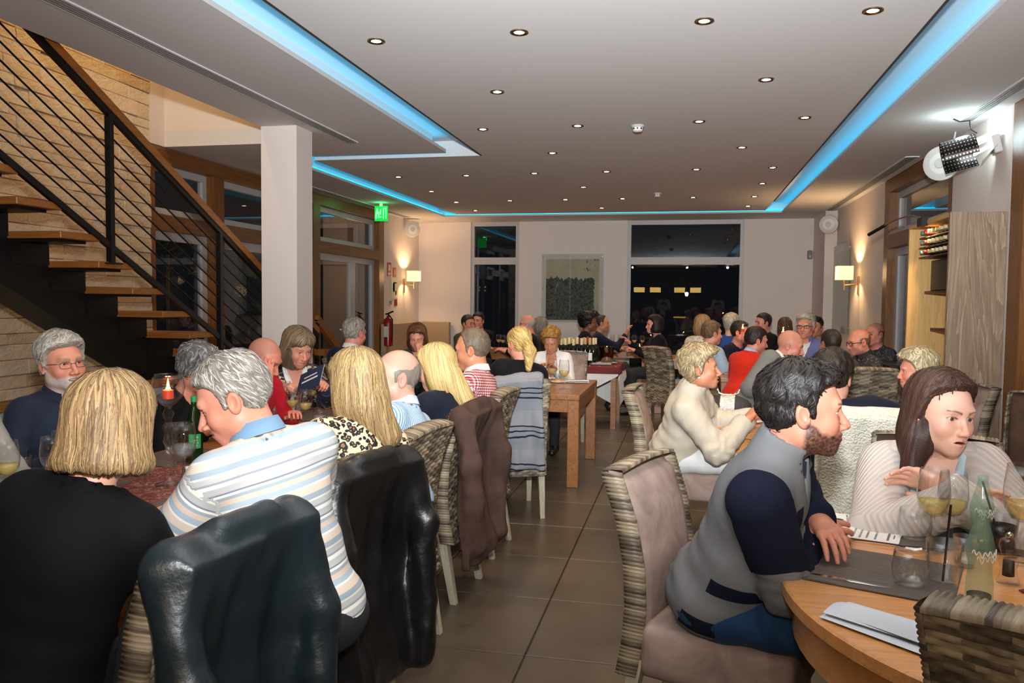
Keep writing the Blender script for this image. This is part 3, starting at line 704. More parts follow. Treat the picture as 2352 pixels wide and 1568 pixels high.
def make_hair(o, sp, h, nstr):
    f, lo, hi = hair_field(o, sp)
    P, l0 = lattice(lo, hi, h); F = f(P); V, Q = surface_nets(F, l0, h)
    if len(V) == 0: return V, Q, np.zeros((0, 4))
    c1, c2 = np.array(lin(sp['col'])), np.array(lin(sp.get('col2', sp['col'])))
    nz = noise3(V, (70, 70, 10))*0.5+0.5
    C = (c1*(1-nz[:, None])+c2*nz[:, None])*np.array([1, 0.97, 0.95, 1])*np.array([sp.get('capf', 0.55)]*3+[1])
    if nstr and sp.get('len', 0) > 0:
        G = np.stack(np.gradient(F, h), -1); n = np.array(F.shape)
        def samp(A, p):
            q = np.clip((p-l0)/h, 0, np.array(n)-1.001); i = q.astype(int); t = (q-i)
            r = 0
            for k in np.ndindex(2, 2, 2):
                wgt = np.prod([t[:, a] if k[a] else 1-t[:, a] for a in range(3)], 0)
                v = A[i[:, 0]+k[0], i[:, 1]+k[1], i[:, 2]+k[2]]; r = r+(wgt[:, None]*v if v.ndim > 1 else wgt*v)
            return r
        ln = sp.get('line', LINE_M); sk = smin(ell(V, (0, -0.016, 0.030), (0.074*o['w'], 0.095, 0.090)), ell(V, (0, 0.016, -0.008), (0.063*o['w'], 0.070, 0.092)), 0.03)
        top = (V[:, 2] > sp.get('root', -0.2)) & ((V[:, 2]-np.interp(V[:, 1], *ln) > 0.010) | (V[:, 1] < -0.02)) & (sk > 0.004)
        ids = np.argwhere(top)[:, 0]; p = V[RNG.choice(ids, nstr)].astype(float)
        steps = sp.get('steps', 7); L = sp['len']*RNG.uniform(0.6, 1.15, nstr); w0 = sp.get('wd', 0.0045)*RNG.uniform(0.6, 1.2, nstr)
        lift = RNG.uniform(0.0003, sp.get('lift', 0.003), nstr)
        crown = np.array(sp.get('crown', (0, -0.045, 0.125)))+np.zeros((nstr, 3)); cl = sp.get('cline'); fl = np.array(sp.get('flow', (0, 0, 0)), float); gr = sp.get('grav', 0.5); jit = RNG.normal(0, sp.get('jit', 0.25), (nstr, 3))
        pts = []; nrm = []; stuck = np.zeros(nstr, bool); dprev = None
        for k in range(steps):
            g = samp(G, p); g /= np.linalg.norm(g, axis=1, keepdims=True)+1e-6
            p = p-g*(samp(F, p)[:, None]-lift[:, None]*(1 if k else 0.3))
            pts.append(p.copy()); nrm.append(g.copy())
            if cl: crown[:, 1] = np.clip(p[:, 1], cl[0], cl[1]); crown[:, 0] = cl[2]
            r = p-crown; r /= np.linalg.norm(r, axis=1, keepdims=True)+1e-6
            d = r+fl+np.array([0, 0, -gr])+jit
            if sp.get('swirl'): d = d+sp['swirl']*np.stack([noise3(p.astype(f32), (45, 45, 45)), noise3(p.astype(f32)+3.1, (45, 45, 45)), noise3(p.astype(f32)+7.7, (45, 45, 45))], 1)
            d = d-g*(d*g).sum(1, keepdims=True); d /= np.linalg.norm(d, axis=1, keepdims=True)+1e-6
            if dprev is not None: d = 0.5*d+0.5*dprev; d /= np.linalg.norm(d, axis=1, keepdims=True)+1e-6
            dprev = d; pf = p.astype(f32); stuck |= (smin(ell(pf, (0, -0.016, 0.030), (0.074*o['w'], 0.095, 0.090)), ell(pf, (0, 0.016, -0.008), (0.063*o['w'], 0.070, 0.092)), 0.03) < sp.get('stuckd', 0.024)) & (p[:, 2] < np.interp(p[:, 1], *sp.get('line', LINE_M))+0.004) & (p[:, 1] > -0.01)
            stuck |= (g[:, 2] < -0.75) | (ell(p, (0, 0.016, -0.008), (0.066*o['w'], 0.075, 0.096)) < 0.0) & (p[:, 1] > 0.0); p = p+d*(L/steps)[:, None]*(~stuck)[:, None]
        pts = np.stack(pts, 1); nrm = np.stack(nrm, 1)
        dr = np.gradient(pts, axis=1); side = np.cross(nrm, dr); side /= np.linalg.norm(side, axis=2, keepdims=True)+1e-6
        prof = np.interp(np.linspace(0, 1, steps), [0, 0.15, 0.7, 1], [0.35, 1, 0.85, 0.12])
        wv = (w0[:, None]*prof[None])[..., None]*0.5
        SV = np.stack([pts-side*wv, pts+nrm*wv*0.35, pts+side*wv], 2)  # three points across: a rounded lock
        b = (np.arange(nstr)*steps*3)[:, None, None]; kk = (np.arange(steps-1)*3)[None, :, None]; cc = np.arange(2)[None, None, :]
        i0 = b+kk+cc; SQ = np.stack([i0, i0+1, i0+4, i0+3], -1).reshape(-1, 4)
        t = RNG.random(nstr)**sp.get('cbias', 1.0); sc = c1[None]*(1-t[:, None])+c2[None]*t[:, None]; sc[:, :3] *= RNG.uniform(0.82, 1.12, (nstr, 1))
        SC_ = np.repeat(sc, steps*3, 0)
        Q = np.concatenate([Q, SQ+len(V)]); V = np.concatenate([V, SV.reshape(-1, 3)]); C = np.concatenate([C, SC_])
    return V.astype(f32), Q, C
def collar_band(N, Rt, s, r=0.058, h_=0.042, drop=0.03, gap=24, flare=0.02, flip=True):
    m = MB(); prof = [(r, -0.012), (r-0.001, h_)]+([(r+0.006, h_+0.002), (r+flare, h_*0.12)] if flip else [(r+0.006, h_), (r+0.008, -0.012)])
    n = 22; P = []
    for i in range(n+1):
        a = math.radians(gap+(360-2*gap)*i/n); fr = (1+math.cos(a))/2
        for rr, zz in prof:
            v = np.array([math.sin(a)*rr*1.02, math.cos(a)*rr*1.08+0.012, zz+0.012-drop*fr**1.5])*s; P.append(N+Rt @ v)
    k = len(prof); F = [(i*k+j, (i+1)*k+j, (i+1)*k+j+1, i*k+j+1) for i in range(n) for j in range(k-1)]
    m.add(P, F); return m
def glasses_mb(dark, rim=0.0014, w_=0.0225, h_=0.0155, rimless=False):
    m = MB(); y = 0.0935
    for s in (-1, 1):
        pts = []
        for k in range(20):
            a = 2*PI*k/20; c, d = math.cos(a), math.sin(a); q = (abs(c)**3.2+abs(d)**3.2)**(-1/3.2)
            pts.append((s*0.0325+c*q*w_, y-abs(c*q*w_+s*0.0325*1)*0.10, -0.002+d*q*h_))
        m.tube(pts, rim, 5, closed=True)
        m.tube([(s*(0.0325+w_), y-0.006, 0.006), (s*0.074, 0.055, 0.006), (s*0.0785, 0.0, 0.004), (s*0.078, -0.02, -0.012)], rim*1.1, 5)
    m.tube([(-0.011, y, 0.002), (0, y+0.003, 0.004), (0.011, y, 0.002)], rim, 5); return m
M_specs = plain('dark_spectacle_frame', (24, 20, 20), 0.3); M_specs2 = plain('metal_spectacle_frame', (120, 112, 104), 0.3, metal=0.8)
NPEOPLE = [0]
def person(label, hc, face, lean=8, side=0, twist=0, hy=0, hp=0, hr=0, s=1.0, female=False, lvl=1, skin='fair', head=None, hair=None, tops=(), hands=None, legs=None, glasses=None, fat=0.0, seat=0.585, group=None, knees=(0.10, 0.42), seatxy=None, gaze=(0, 0), hscale=1.0, elbow=None, earrings=None):
    o = dict(HEADP); o['female'] = female
    if female: o.update(jaw=0.9, nose=0.86, w=0.97, chin=0.97)
    o.update(head or {})
    hsc = s*hscale*(1.0 if female else 1.04)
    rz = math.radians(face-90); Rw = np.array(Matrix.Rotation(rz, 3, 'Z'))
    Rh = rot('Z', hy) @ rot('X', -hp) @ rot('Y', hr)
    for it in range(12 if seatxy is not None else 1):
        Rt = rot('Y', side) @ rot('X', -lean) @ rot('Z', twist)
        if seatxy is not None:
            up1 = Rt @ np.array([0, 0.015, 0.062])*s; up2 = Rh @ np.array([0, 0.022, 0.074])*hsc
            L = min(max((hc[2]-up1[2]-up2[2]-seat)/Rt[2, 2], 0.36), 0.62); off = Rt[:, 2]*L+up1+up2
            e_ = Rw[:2, :2].T @ (np.array(hc[:2])-np.array(seatxy))-off[:2]
            lean = min(max(lean+math.degrees(e_[1]/0.62)*0.8, -12), 42); side = min(max(side+math.degrees(e_[0]/0.62)*0.8, -24), 24)
    up1 = Rt @ np.array([0, 0.015, 0.062])*s; up2 = Rh @ np.array([0, 0.022, 0.074])*hsc
    Nz = hc[2]-up1[2]-up2[2]; L = (Nz-seat)/Rt[2, 2]; L = min(max(L, 0.36), 0.62)
    off = Rt[:, 2]*L+up1+up2; Pp = np.array([0, 0, hc[2]-off[2]]); Hc = Pp+off; N = Pp+Rt[:, 2]*L
    base = np.array([hc[0], hc[1], 0])-Rw @ np.array([off[0], off[1], 0])
    root = thing('person', label, 'person', tuple(base), rz, group); NPEOPLE[0] += 1
    kz = L/0.49; sw = (0.134 if female else 0.160)*s
    hd = (0.0055, 0.0038, 0.0027)[lvl]; hb = (0.024, 0.018, 0.013)[lvl]; hh = (0.007, 0.0055, 0.004)[lvl]
    # arms
    SH = [N+Rt @ np.array([sx*sw, 0.0, -0.068*s]) for sx in (-1, 1)]
    u1, u2 = 0.285*s, 0.255*s
    if hands is None: hands = ((-0.13, 0.40, 0.80), (0.13, 0.40, 0.80))
    arms = []
    for i, hnd in enumerate(hands):
        sx = -1 if i == 0 else 1
        if hnd[0] == 'H': hnd = (Hc[0]+hnd[1], Hc[1]+hnd[2], Hc[2]+hnd[3])+tuple(hnd[4:]); hands = tuple(hnd if j == i else q_ for j, q_ in enumerate(hands))
        hint = (elbow[i] if elbow else (sx*0.45, -0.3, -0.85))
        E_, W_ = ik(SH[i], np.array(hnd[:3]), u1, u2, hint); arms.append((SH[i], E_, W_))
    def tq(p): return ((p-Pp.astype(f32)) @ Rt.astype(f32))/f32(s)
    Ls = L/s
    def torso(p, th=0.0, slim=1.0):
        q = tq(p); z = Ls/0.49; k = slim
        d = ell(q, (0, -0.01, 0.02*z), (0.168*k+th+fat*0.5, 0.125*k+th+fat*0.4, 0.13))
        d = smin(d, ell(q, (0, 0.012+fat*0.35, 0.17*z), ((0.138 if female else 0.150)*k+th+fat*0.8, 0.108*k+th+fat, 0.15*z)), 0.06)
        d = smin(d, ell(q, (0, 0.0, 0.335*z), ((0.145 if female else 0.168)*k+th, 0.112*k+th, 0.155*z)), 0.06)
        swn = sw/s
        d = smin(d, cone(q, (-swn, 0, Ls-0.072), (swn, 0, Ls-0.072), 0.056+th, 0.056+th), 0.05)
        for sx in (-1, 1): d = smin(d, cone(q, (0, -0.012, Ls-0.004), (sx*swn*0.8, -0.004, Ls-0.05), 0.046+th*0.6, 0.044+th*0.6), 0.03)
        if female:
            for sx in (-1, 1): d = smin(d, ell(q, (sx*0.072, 0.088, 0.315*z), (0.066+th, 0.060+th, 0.064)), 0.035)
        return d*s
    # ---------------- body: head and neck fine, arms and hands, torso core
    Vs, Qs, Cs, MI = [], [], [], []
    def push(V, Q, C, mi=0):
        k = sum(len(v) for v in Vs); Vs.append(V); Qs.append(Q+k); Cs.append(C); MI.append(np.full(len(Q), mi))
    P, l0 = lattice((-0.10, -0.125, -0.20), (0.10, 0.125, 0.128), hd)
    d, skull, lips = head_sdf(P, o, lvl)
    nb = (Rh.T @ (N-Hc))/hsc; nk = 0.047 if female else 0.056+o['fat']*0.4
    neck = cone(P, (0, -0.022, -0.055), nb+Rh.T @ Rt @ np.array([0, -0.006, -0.02]), nk, nk+0.004)
    d = smin(d, neck, 0.022)
    d = np.maximum(d, -(P[..., 2]+0.19))
    V, Q = surface_nets(d, l0, hd)
    lipsd = np.minimum(cone(V, (-0.022-0.008*o['smile'], 0.080-0.006*o['smile'], -0.064+0.008*o['smile']), (0, 0.0925, -0.0595), 0.003, 0.005), cone(V, (0, 0.0925, -0.0595), (0.022+0.008*o['smile'], 0.080-0.006*o['smile'], -0.064+0.008*o['smile']), 0.005, 0.003))
    lipsd = np.minimum(lipsd, np.minimum(cone(V, (-0.021, 0.080, -0.065), (0, 0.0905, -0.070-o['mouth']), 0.003, 0.006), cone(V, (0, 0.0905, -0.070-o['mouth']), (0.021, 0.080, -0.065), 0.006, 0.003)))
    hc_ = (hair or {}).get('col', (120, 110, 100)); sk = SKINS[skin] if isinstance(skin, str) else skin
    C = head_colors(V, o, sk, lipsd, hc_, lvl)
    def h2l(V): return ((V*hsc) @ Rh.T+Hc).astype(f32)
    push(h2l(V), Q, C)
    if lvl >= 1:
        for sx in (-1, 1):
            Ve, Qe, Ce = eyeball(o, sx, gaze); push(h2l(Ve), Qe, Ce, 1)
    skc = np.array(lin(sk))
    def skinC(V): 
        n = noise3(V, (25, 25, 25))[:, None]*0.06; c = np.tile(skc, (len(V), 1)); c[:, :3] *= 1+n; return c
    # torso core and arms
    lo = np.minimum.reduce([Pp]+[a for t in arms for a in t])-0.24*s; hi = np.maximum.reduce([N]+[a for t in arms for a in t])+0.16*s
    lo[2] = min(lo[2], Pp[2]-0.10)
    hcv = max(hb, 0.015)
    P, l0 = lattice(lo, hi, hcv); d = torso(P, -0.012)
    d = smin(d, cone(P, N-Rt[:, 2]*0.03, N+(Hc-N)*0.4, nk*s*0.98, nk*s*0.96), 0.02)
    for S_, E_, W_ in arms:
        a = smin(cone(P, S_, E_, 0.048*s, 0.038*s), cone(P, E_, W_, 0.039*s, 0.026*s), 0.02); d = smin(d, a, 0.02)
    V, Q = surface_nets(d.astype(f32), l0, hcv); push(V, Q, skinC(V))
    for i, (S_, E_, W_) in enumerate(arms):
        hnd = hands[i]; pose = hnd[3] if len(hnd) > 3 else 'relax'
        if pose is None: continue
        V, Q = hand_mesh(pose, hh); V = V.copy(); Q = Q.copy()
        if i == 0: V[:, 0] *= -1; Q = Q[:, ::-1]
        fd = unit(W_-E_); dr = np.array(hnd[4]) if len(hnd) > 4 and hnd[4] is not None else fd
        pn = np.array(hnd[5]) if len(hnd) > 5 else np.array([0, 0, -1.0])
        Fm = frame(dr, -pn); hs = s*(0.90 if female else 1.0)
        V = (V*hs) @ Fm.T+W_; c = skinC(V.astype(f32)); c[:, :3] *= np.array([1.0, 0.93, 0.9]); push(V.astype(f32), Q, c)
    me = mesh_np('body', np.concatenate(Vs), np.concatenate(Qs), [M_skin, M_eye], {'col': np.concatenate(Cs)}, np.concatenate(MI)); link('body', me, root)
    # ---------------- clothes
    for ti, t in enumerate(tops):
        th = t.get('th', 0.010); sl = t.get('sleeve', 1.0); h_ = t.get('h', hb)
        P, l0 = lattice(lo-0.02, hi+0.02, h_); q = tq(P)
        d = torso(P, th, t.get('slim', 1.0))
        ncut = cone(P, N-Rt[:, 2]*0.01, N+(Hc-N)*0.8, t.get('neck', 0.060)*s, t.get('neck', 0.060)*s*1.25)
        if t.get('hi'):                                             # funnel neck
            ax_ = unit(Hc-N); d = smin(d, cone(P, N-Rt[:, 2]*0.02, N+(Hc-N)*1.2, (nk+0.026)*s, (nk+0.026)*s), 0.03); d = smax(d, ((P-(N+(Hc-N)*t['hi']).astype(f32)) @ ax_.astype(f32)), 0.006)
            ncut = cone(P, N+(Hc-N)*0.02, N+(Hc-N)*1.5, (nk+0.007)*s, (nk+0.008)*s)
        d = smax(d, -ncut, 0.006)
        if t.get('v'):                                              # open front: depth below the neck, half-width at the neck
            dep, hw = t['v']; zb = Ls-0.01-dep
            wdg = np.maximum(np.abs(q[..., 0])-hw*np.clip((q[..., 2]-zb)/dep, 0, 1.3), np.maximum(0.02-q[..., 1], zb-q[..., 2])); d = smax(d, -wdg*s, 0.006)
        hem = t.get('hem', -0.10); d = smax(d, (hem-q[..., 2])*s, 0.01)
        tor = d.copy(); asel = np.full(d.shape, 9.0, f32); asel0 = np.full(d.shape, 9.0, f32); along = np.zeros(d.shape, f32); ai = np.zeros(d.shape, np.int8)
        fz = t.get('fold', 1.0)
        d = d+(noise3(q, (9, 9, 26))*0.006+noise3(q, (26, 26, 9))*0.0035)*fz*np.clip(1.2-q[..., 2]/0.42, 0.15, 1)
        for i, (S_, E_, W_) in enumerate(arms):
            rr = t.get('arm', 0.0)
            if sl <= 0.5:
                C_ = S_+(E_-S_)*(sl*2); a = cone(P, S_, C_, 0.060*s+th+rr, 0.062*s+th+rr); a = smax(a, ((P-C_.astype(f32)) @ unit(C_-S_).astype(f32)), 0.006)
            else:
                C_ = E_+(W_-E_)*((sl-0.5)*2); a = smin(cone(P, S_, E_, 0.056*s+th+rr, 0.045*s+th+rr), cone(P, E_, C_, 0.045*s+th+rr, 0.032*s+th+rr*0.7), 0.025); 
                a2 = (P-C_.astype(f32)) @ unit(W_-E_).astype(f32); a = np.where(a2 > -0.06, smax(a, a2, 0.004), a)
            asel0 = np.minimum(asel0, a); ua = unit(E_-S_).astype(f32); ul = float(np.linalg.norm(E_-S_)); t1 = np.clip((P-S_.astype(f32)) @ ua, -0.12, ul); t2 = np.clip((P-E_.astype(f32)) @ unit(W_-E_).astype(f32), 0, 0.3)
            ln = t1+t2; bend = np.exp(-((ln-ul)/0.09)**2)
            a = a+np.sin(ln*95+noise3(P, (14, 14, 14))*5)*0.0032*fz*(0.25+bend)*(1 if sl > 0.5 else 0.3)+noise3(P, (16, 16, 16))*0.004*fz
            sel = a < asel; asel = np.where(sel, a, asel); along = np.where(sel, ln, along)
            d = smin(d, a, t.get('pit', 0.022))
        V, Q = surface_nets(d.astype(f32), l0, h_)
        if t.get('smooth', 1): V = smooth_verts(V, Q, t.get('smooth', 1), 0.4)
        ii = np.clip(np.round((V-l0)/h_).astype(int), 0, np.array(d.shape)-1); ii = tuple(ii.T)
        qv = tq(V); isarm = tri(asel0, V, l0, h_) < tri(tor, V, l0, h_)-0.004
        alv = tri(along, V, l0, h_); isarm &= alv > 0.02; tp = qv.copy(); tp[isarm, 2] = Ls-0.06-alv[isarm]/s*0.9
        if t.get('armx', True): tp[isarm, 0] = qv[isarm, 1]*1.0+np.sign(qv[isarm, 0])*0.3
        attrs = {'tp': tp}; fl_ = np.zeros((len(V), 4), f32); fl_[:, 0] = np.clip(0.5+(tri(tor, V, l0, h_)-tri(asel0, V, l0, h_)-0.004)*14, 0, 1); fl_[:, 2] = np.clip(1-np.minimum(*[np.linalg.norm(V-(a_[1]+unit(a_[1]-(a_[0]+a_[2])/2)*0.025+np.array([sg_*0.035, -0.01, 0.03])), axis=1) for a_, sg_ in zip(arms, (-1, 1))])/0.2, 0, 1); fl_[:, 1] = np.sign(qv[:, 0])*0.5+0.5; fl_[:, 3] = 1
        if t.get('parts'): attrs['reg'] = fl_
        me = mesh_np(t['name'], V, Q, t['mat'], attrs); ob = link(t['name'], me, root)
        if t.get('label'): ob['label'] = t['label']
        if t.get('collar'):
            c = t['collar']; cm = collar_band(N, Rt, s, **{k: v for k, v in c.items() if k not in ('mat', 'label')}).build('collar', c['mat'], ob, smooth=True)
            if c.get('label'): cm['label'] = c['label']
    # ---------------- trousers and shoes
    if legs is not False:
        lg = legs or {}; kx, ky = knees; lo2 = np.array([-kx-0.13, -0.2, 0.0]); hi2 = np.array([kx+0.13, ky+0.30, Pp[2]+0.14])
        P, l0 = lattice(lo2, hi2, 0.022 if lvl < 2 else 0.016); d = ell(P, Pp+np.array([0, -0.01, -0.0]), (0.178*s+fat*0.5, 0.135*s+fat*0.3, 0.115))
        shoes = []
        for sx in (-1, 1):
            hp_ = Pp+np.array([sx*0.085*s, 0.0, -0.02]); kn = np.array([sx*kx, ky, 0.545]); an = np.array([sx*kx, ky+lg.get('foot', 0.0), 0.09])
            d = smin(d, cone(P, hp_, kn, 0.092*s, 0.066*s), 0.03); d = smin(d, cone(P, kn, an, 0.064*s, 0.050*s), 0.02); shoes.append(an)
        d = d+noise3(P, (14, 14, 14))*0.006
        d = smax(d, 0.055-P[..., 2], 0.01)
        V, Q = surface_nets(d.astype(f32), l0, 0.022 if lvl < 2 else 0.016)
        link('trousers', mesh_np('trousers', V, Q, lg.get('mat', M_dark_trousers), {'tp': V}), root)
        for an in shoes:
            P, l0 = lattice(an-np.array([0.06, 0.10, 0.10]), an+np.array([0.06, 0.22, 0.05]), 0.014)
            d = smin(cone(P, an+np.array([0, -0.03, -0.035]), an+np.array([0, 0.14, -0.052]), 0.046, 0.034), cone(P, an, an+np.array([0, 0.0, 0.0]), 0.046, 0.046), 0.03); d = smax(d, 0.003-P[..., 2], 0.006)
            V, Q = surface_nets(d.astype(f32), l0, 0.014); link('shoe', mesh_np('shoe', V, Q, M_shoe), root)
    # ---------------- hair, spectacles
    if hair:
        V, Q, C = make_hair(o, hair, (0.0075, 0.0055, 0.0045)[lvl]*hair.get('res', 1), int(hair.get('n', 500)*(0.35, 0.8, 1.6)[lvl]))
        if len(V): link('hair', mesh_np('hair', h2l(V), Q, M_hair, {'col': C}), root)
    if glasses:
        g = glasses_mb(True, **{k: v for k, v in glasses.items() if k != 'mat'}); g.v = [tuple(h2l(np.array([v]))[0]) for v in g.v]; g.build('glasses', glasses.get('mat', M_specs), root, smooth=True)
    if earrings:
        for sx in (-1, 1): m = MB(); c = h2l(np.array([[sx*0.0835*o['w'], -0.008, -0.044]]))[0]; m.lathe([(0.001, -0.006), (0.0055, -0.003), (0.0055, 0.003), (0.001, 0.006)], 10, tuple(c)); m.build('earring', earrings, root, True)
    return root, dict(Hc=Hc, N=N, Rt=Rt, Rh=Rh, base=base, Rw=Rw, L=L, hsc=hsc, h2l=h2l, arms=arms)
M_dark_trousers = plain('dark_trousers', (30, 31, 36), 0.85); M_shoe = plain('black_shoe', (22, 19, 18), 0.4)
# ---- hair recipes
def H(kind, col, col2=None, **k):
    b = {'short': dict(ears=True, line=LINE_M, t=0.008, vol=0.010, len=0.040, n=600, flow=(0.2, 0.1, 0), grav=0.3, wd=0.0045, steps=5),
         'thin': dict(ears=True, capf=0.8, line=LINE_R, t=0.005, vol=0.006, len=0.035, n=450, flow=(0, -0.5, 0), grav=0.35, wd=0.004, steps=5, amp=0.002),
         'fringe': dict(ears=True, capf=0.9, line=LINE_M, t=0.005, vol=0.0, bald=0.045, edge=0.03, len=0.03, n=350, flow=(0, -0.6, 0), grav=0.5, wd=0.004, steps=5, amp=0.002),
         'curly': dict(line=LINE_M, t=0.014, vol=0.020, amp=0.006, freq=(48, 48, 48), len=0.035, n=700, swirl=2.4, jit=0.5, grav=0.0, wd=0.007, steps=6, lift=0.006),
         'wavyshort': dict(line=LINE_F, t=0.018, vol=0.022, front=0.006, amp=0.005, freq=(40, 40, 30), len=0.055, n=700, swirl=0.9, flow=(0, -0.3, 0), grav=0.4, wd=0.0075, steps=7, lift=0.005),
         'bob': dict(line=LINE_F, t=0.017, vol=0.010, add=[('ell', ((0, -0.022, -0.045), (0.100, 0.098, 0.115)))], cut=[('ell', ((0, 0.115, -0.045), (0.062, 0.105, 0.115)))], zmin=-0.130, amp=0.003, freq=(60, 60, 8), len=0.24, n=1300, steps=12, cline=(-0.05, 0.085, 0.0), crown=(0, 0.02, 0.125), grav=0.9, jit=0.12, wd=0.0042, root=0.03, lo=(-0.14, -0.16, -0.17), lift=0.004),
         'long': dict(line=LINE_F, t=0.016, vol=0.008, add=[('ell', ((0, -0.028, -0.05), (0.098, 0.092, 0.12))), ('cone', ((0, -0.075, -0.06), (0, -0.115, -0.21), 0.062, 0.040))], cut=[('ell', ((0, 0.115, -0.045), (0.064, 0.105, 0.13)))], amp=0.003, freq=(60, 60, 8), len=0.36, n=1400, steps=15, cline=(-0.05, 0.085, 0.0), crown=(0, 0.02, 0.125), grav=0.9, jit=0.12, wd=0.0042, root=0.02, lo=(-0.16, -0.22, -0.33), lift=0.004)}[kind]
    b = dict(b); b['col'] = col; b['col2'] = col2 or col; b.update(k); return b
# ================================================================== FURNITURE AND FITTINGS
def wicker_mat():
    t = NT('wicker'); a = t.attr('tp'); sx = t.new('SeparateXYZ', {0: a})
    cell = t.new('CombineXYZ', {0: t.math('FLOOR', sx.outputs[0]), 1: t.math('FLOOR', sx.outputs[1]), 2: 0.0}).outputs[0]
    wn = t.new('TexWhiteNoise', {'Vector': cell}).outputs['Value']
    n = t.noise(t.mapping(a, (2.0, 9.0, 1.0)), 3.0, 3)
    f = t.math('ADD', t.math('MULTIPLY', wn, 0.62), t.math('MULTIPLY', n, 0.42))
    t.base(t.ramp(f, [(0.15, lin((66, 56, 46))), (0.5, lin((116, 102, 84))), (0.85, lin((164, 148, 122)))])); t.rough(0.5)
    return t.m
M_wicker = wicker_mat()
def suede(name, a, b):
    t = NT(name); n = t.noise(t.coord(), 5, 4, 0.6, 0.8); n2 = t.noise(t.coord(), 220, 2)
    t.base(t.ramp(n, [(0.3, lin(a)), (0.7, lin(b))])); t.rough(0.95); t.b.inputs['Specular IOR Level'].default_value = 0.15; t.bump(n2, 0.25, 0.002); return t.m
M_suede = suede('taupe_suede', (128, 106, 97), (176, 154, 143))
M_brown = suede('brown_upholstery', (74, 56, 46), (98, 76, 62))
M_legw = wood('whitewashed_leg', (150, 142, 120), (186, 178, 154), axis=2, scale=1.4, rough=0.6)
BZ = [0.28, 0.40, 0.52, 0.66, 0.80, 0.97]; BY = [-0.262, -0.238, -0.226, -0.232, -0.258, -0.318]
def yb(z): return float(np.interp(z, BZ, BY))
def weave_mesh(w0, w1, z0, z1, colw=0.042, rowh=0.0155):
    """woven back panel: strands that pass over and under upright stakes"""
    nr = int(round((z1-z0)/rowh)); nc = int(round(w1*2/colw)); per = 4
    us = np.linspace(0, 1, nc*per+1); V = []; TP = []
    for r in range(nr):
        for j, (tt, dep) in enumerate(((0.06, 0.0), (0.5, 1.0), (0.94, 0.0))):
            z = z0+(r+tt)*(z1-z0)/nr; wd = w0+(w1-w0)*(z-z0)/(z1-z0)
            for u in us:
                k = u*nc; ph = math.cos(PI*(k+r)); bul = 0.0030*ph+0.0026*dep-0.0026*(1-dep)
                x = (u*2-1)*wd; V.append((x, yb(z)-0.042-bul-0.02*(1-(x/w1)**2)*0, z)); TP.append((math.floor(k+0.5*((r % 2)))+0.5 if False else k*0.5+0.25*(r % 2), r+0.5, u))
    nu = len(us); Q = []
    for r in range(nr*3-1):
        for i in range(nu-1): a = r*nu+i; Q.append((a, a+1, a+nu+1, a+nu))
    return mesh_np('wicker_weave', np.array(V), np.array(Q), M_wicker, {'tp': np.array(TP)})
def rib_edge():
    """wrapped wicker edging down both sides and over the top of the back"""
    V = []; Q = []; TP = []
    def strip(path, nrm_, wid, n):
        base = len(V); m = 3
        for i in range(n*m+1):
            t = i/(n*m); p, d, across = path(t); b = 0.0045*abs(math.sin(PI*t*n))
            for k, (a, o_) in enumerate(((-0.5, -0.004), (-0.5, 0.006+b), (0, 0.010+b), (0.5, 0.006+b), (0.5, -0.004))):
                V.append(tuple(np.array(p)+np.array(across)*a*wid+np.array(d)*o_)); TP.append((0.5, math.floor(t*n)+0.5, k*0.3))
        for i in range(n*m):
            for k in range(4): a = base+i*5+k; Q.append((a, a+1, a+6, a+5))
    for s in (-1, 1):
        def side(t, s=s):
            z = 0.30+0.655*t; return (s*(0.212+0.016*(z-0.3)/0.655), yb(z)-0.012, z), (s, 0, 0), (0, 1, 0.0)
        strip(side, None, 0.072, 52)
    def top(t): return (-0.226+0.452*t, yb(0.955)-0.012, 0.953+0.012*math.sin(PI*t)), (0, 0, 1), (0, 1, 0.15)
    strip(top, None, 0.074, 34)
    return mesh_np('wicker_edge', np.array(V), np.array(Q), M_wicker, {'tp': np.array(TP)})
CH = {}
def chair_meshes():
    CH['weave'] = weave_mesh(0.210, 0.226, 0.29, 0.955); CH['edge'] = rib_edge()
    for nm, mt in (('suede', M_suede), ('brown', M_brown)):
        b = MB(); b.grid(lambda u, v: ((u*2-1)*(0.206+0.016*v), yb(0.44+0.51*v)+0.020+0.012*math.sin(PI*u)*math.sin(PI*min(1, v*1.02))-0.03*(abs(u*2-1) > 0.999), 0.44+0.51*v+0.008*(v > 0.99)) if v < 0.99 else ((u*2-1)*0.218, yb(0.955)-0.03, 0.957), 14, 14)
        CH['back_'+nm] = b.mesh('back_cushion', mt, True)
        P, l0 = lattice((-0.27, -0.26, 0.28), (0.27, 0.29, 0.52), 0.018)
        q = np.abs(P-A3(0, 0.015, 0.395))-A3(0.205, 0.215, 0.06); d = np.sqrt((np.maximum(q, 0)**2).sum(-1))+np.minimum(q.max(-1), 0)-0.024
        V, Q = surface_nets(d.astype(f32), l0, 0.018); CH['seat_'+nm] = mesh_np('seat', V, Q, mt)
    for k, (x, y0, y1) in enumerate(((-0.195, 0.19, 0.20), (0.195, 0.19, 0.20), (-0.195, -0.235, -0.30), (0.195, -0.235, -0.30))):
        m = MB(); m.taper((x, y1, 0), (x, y0, 0.36), 0.032, 0.046); CH['leg%d' % k] = m.mesh('leg', M_legw)
chair_meshes()
CHAIRS = 0
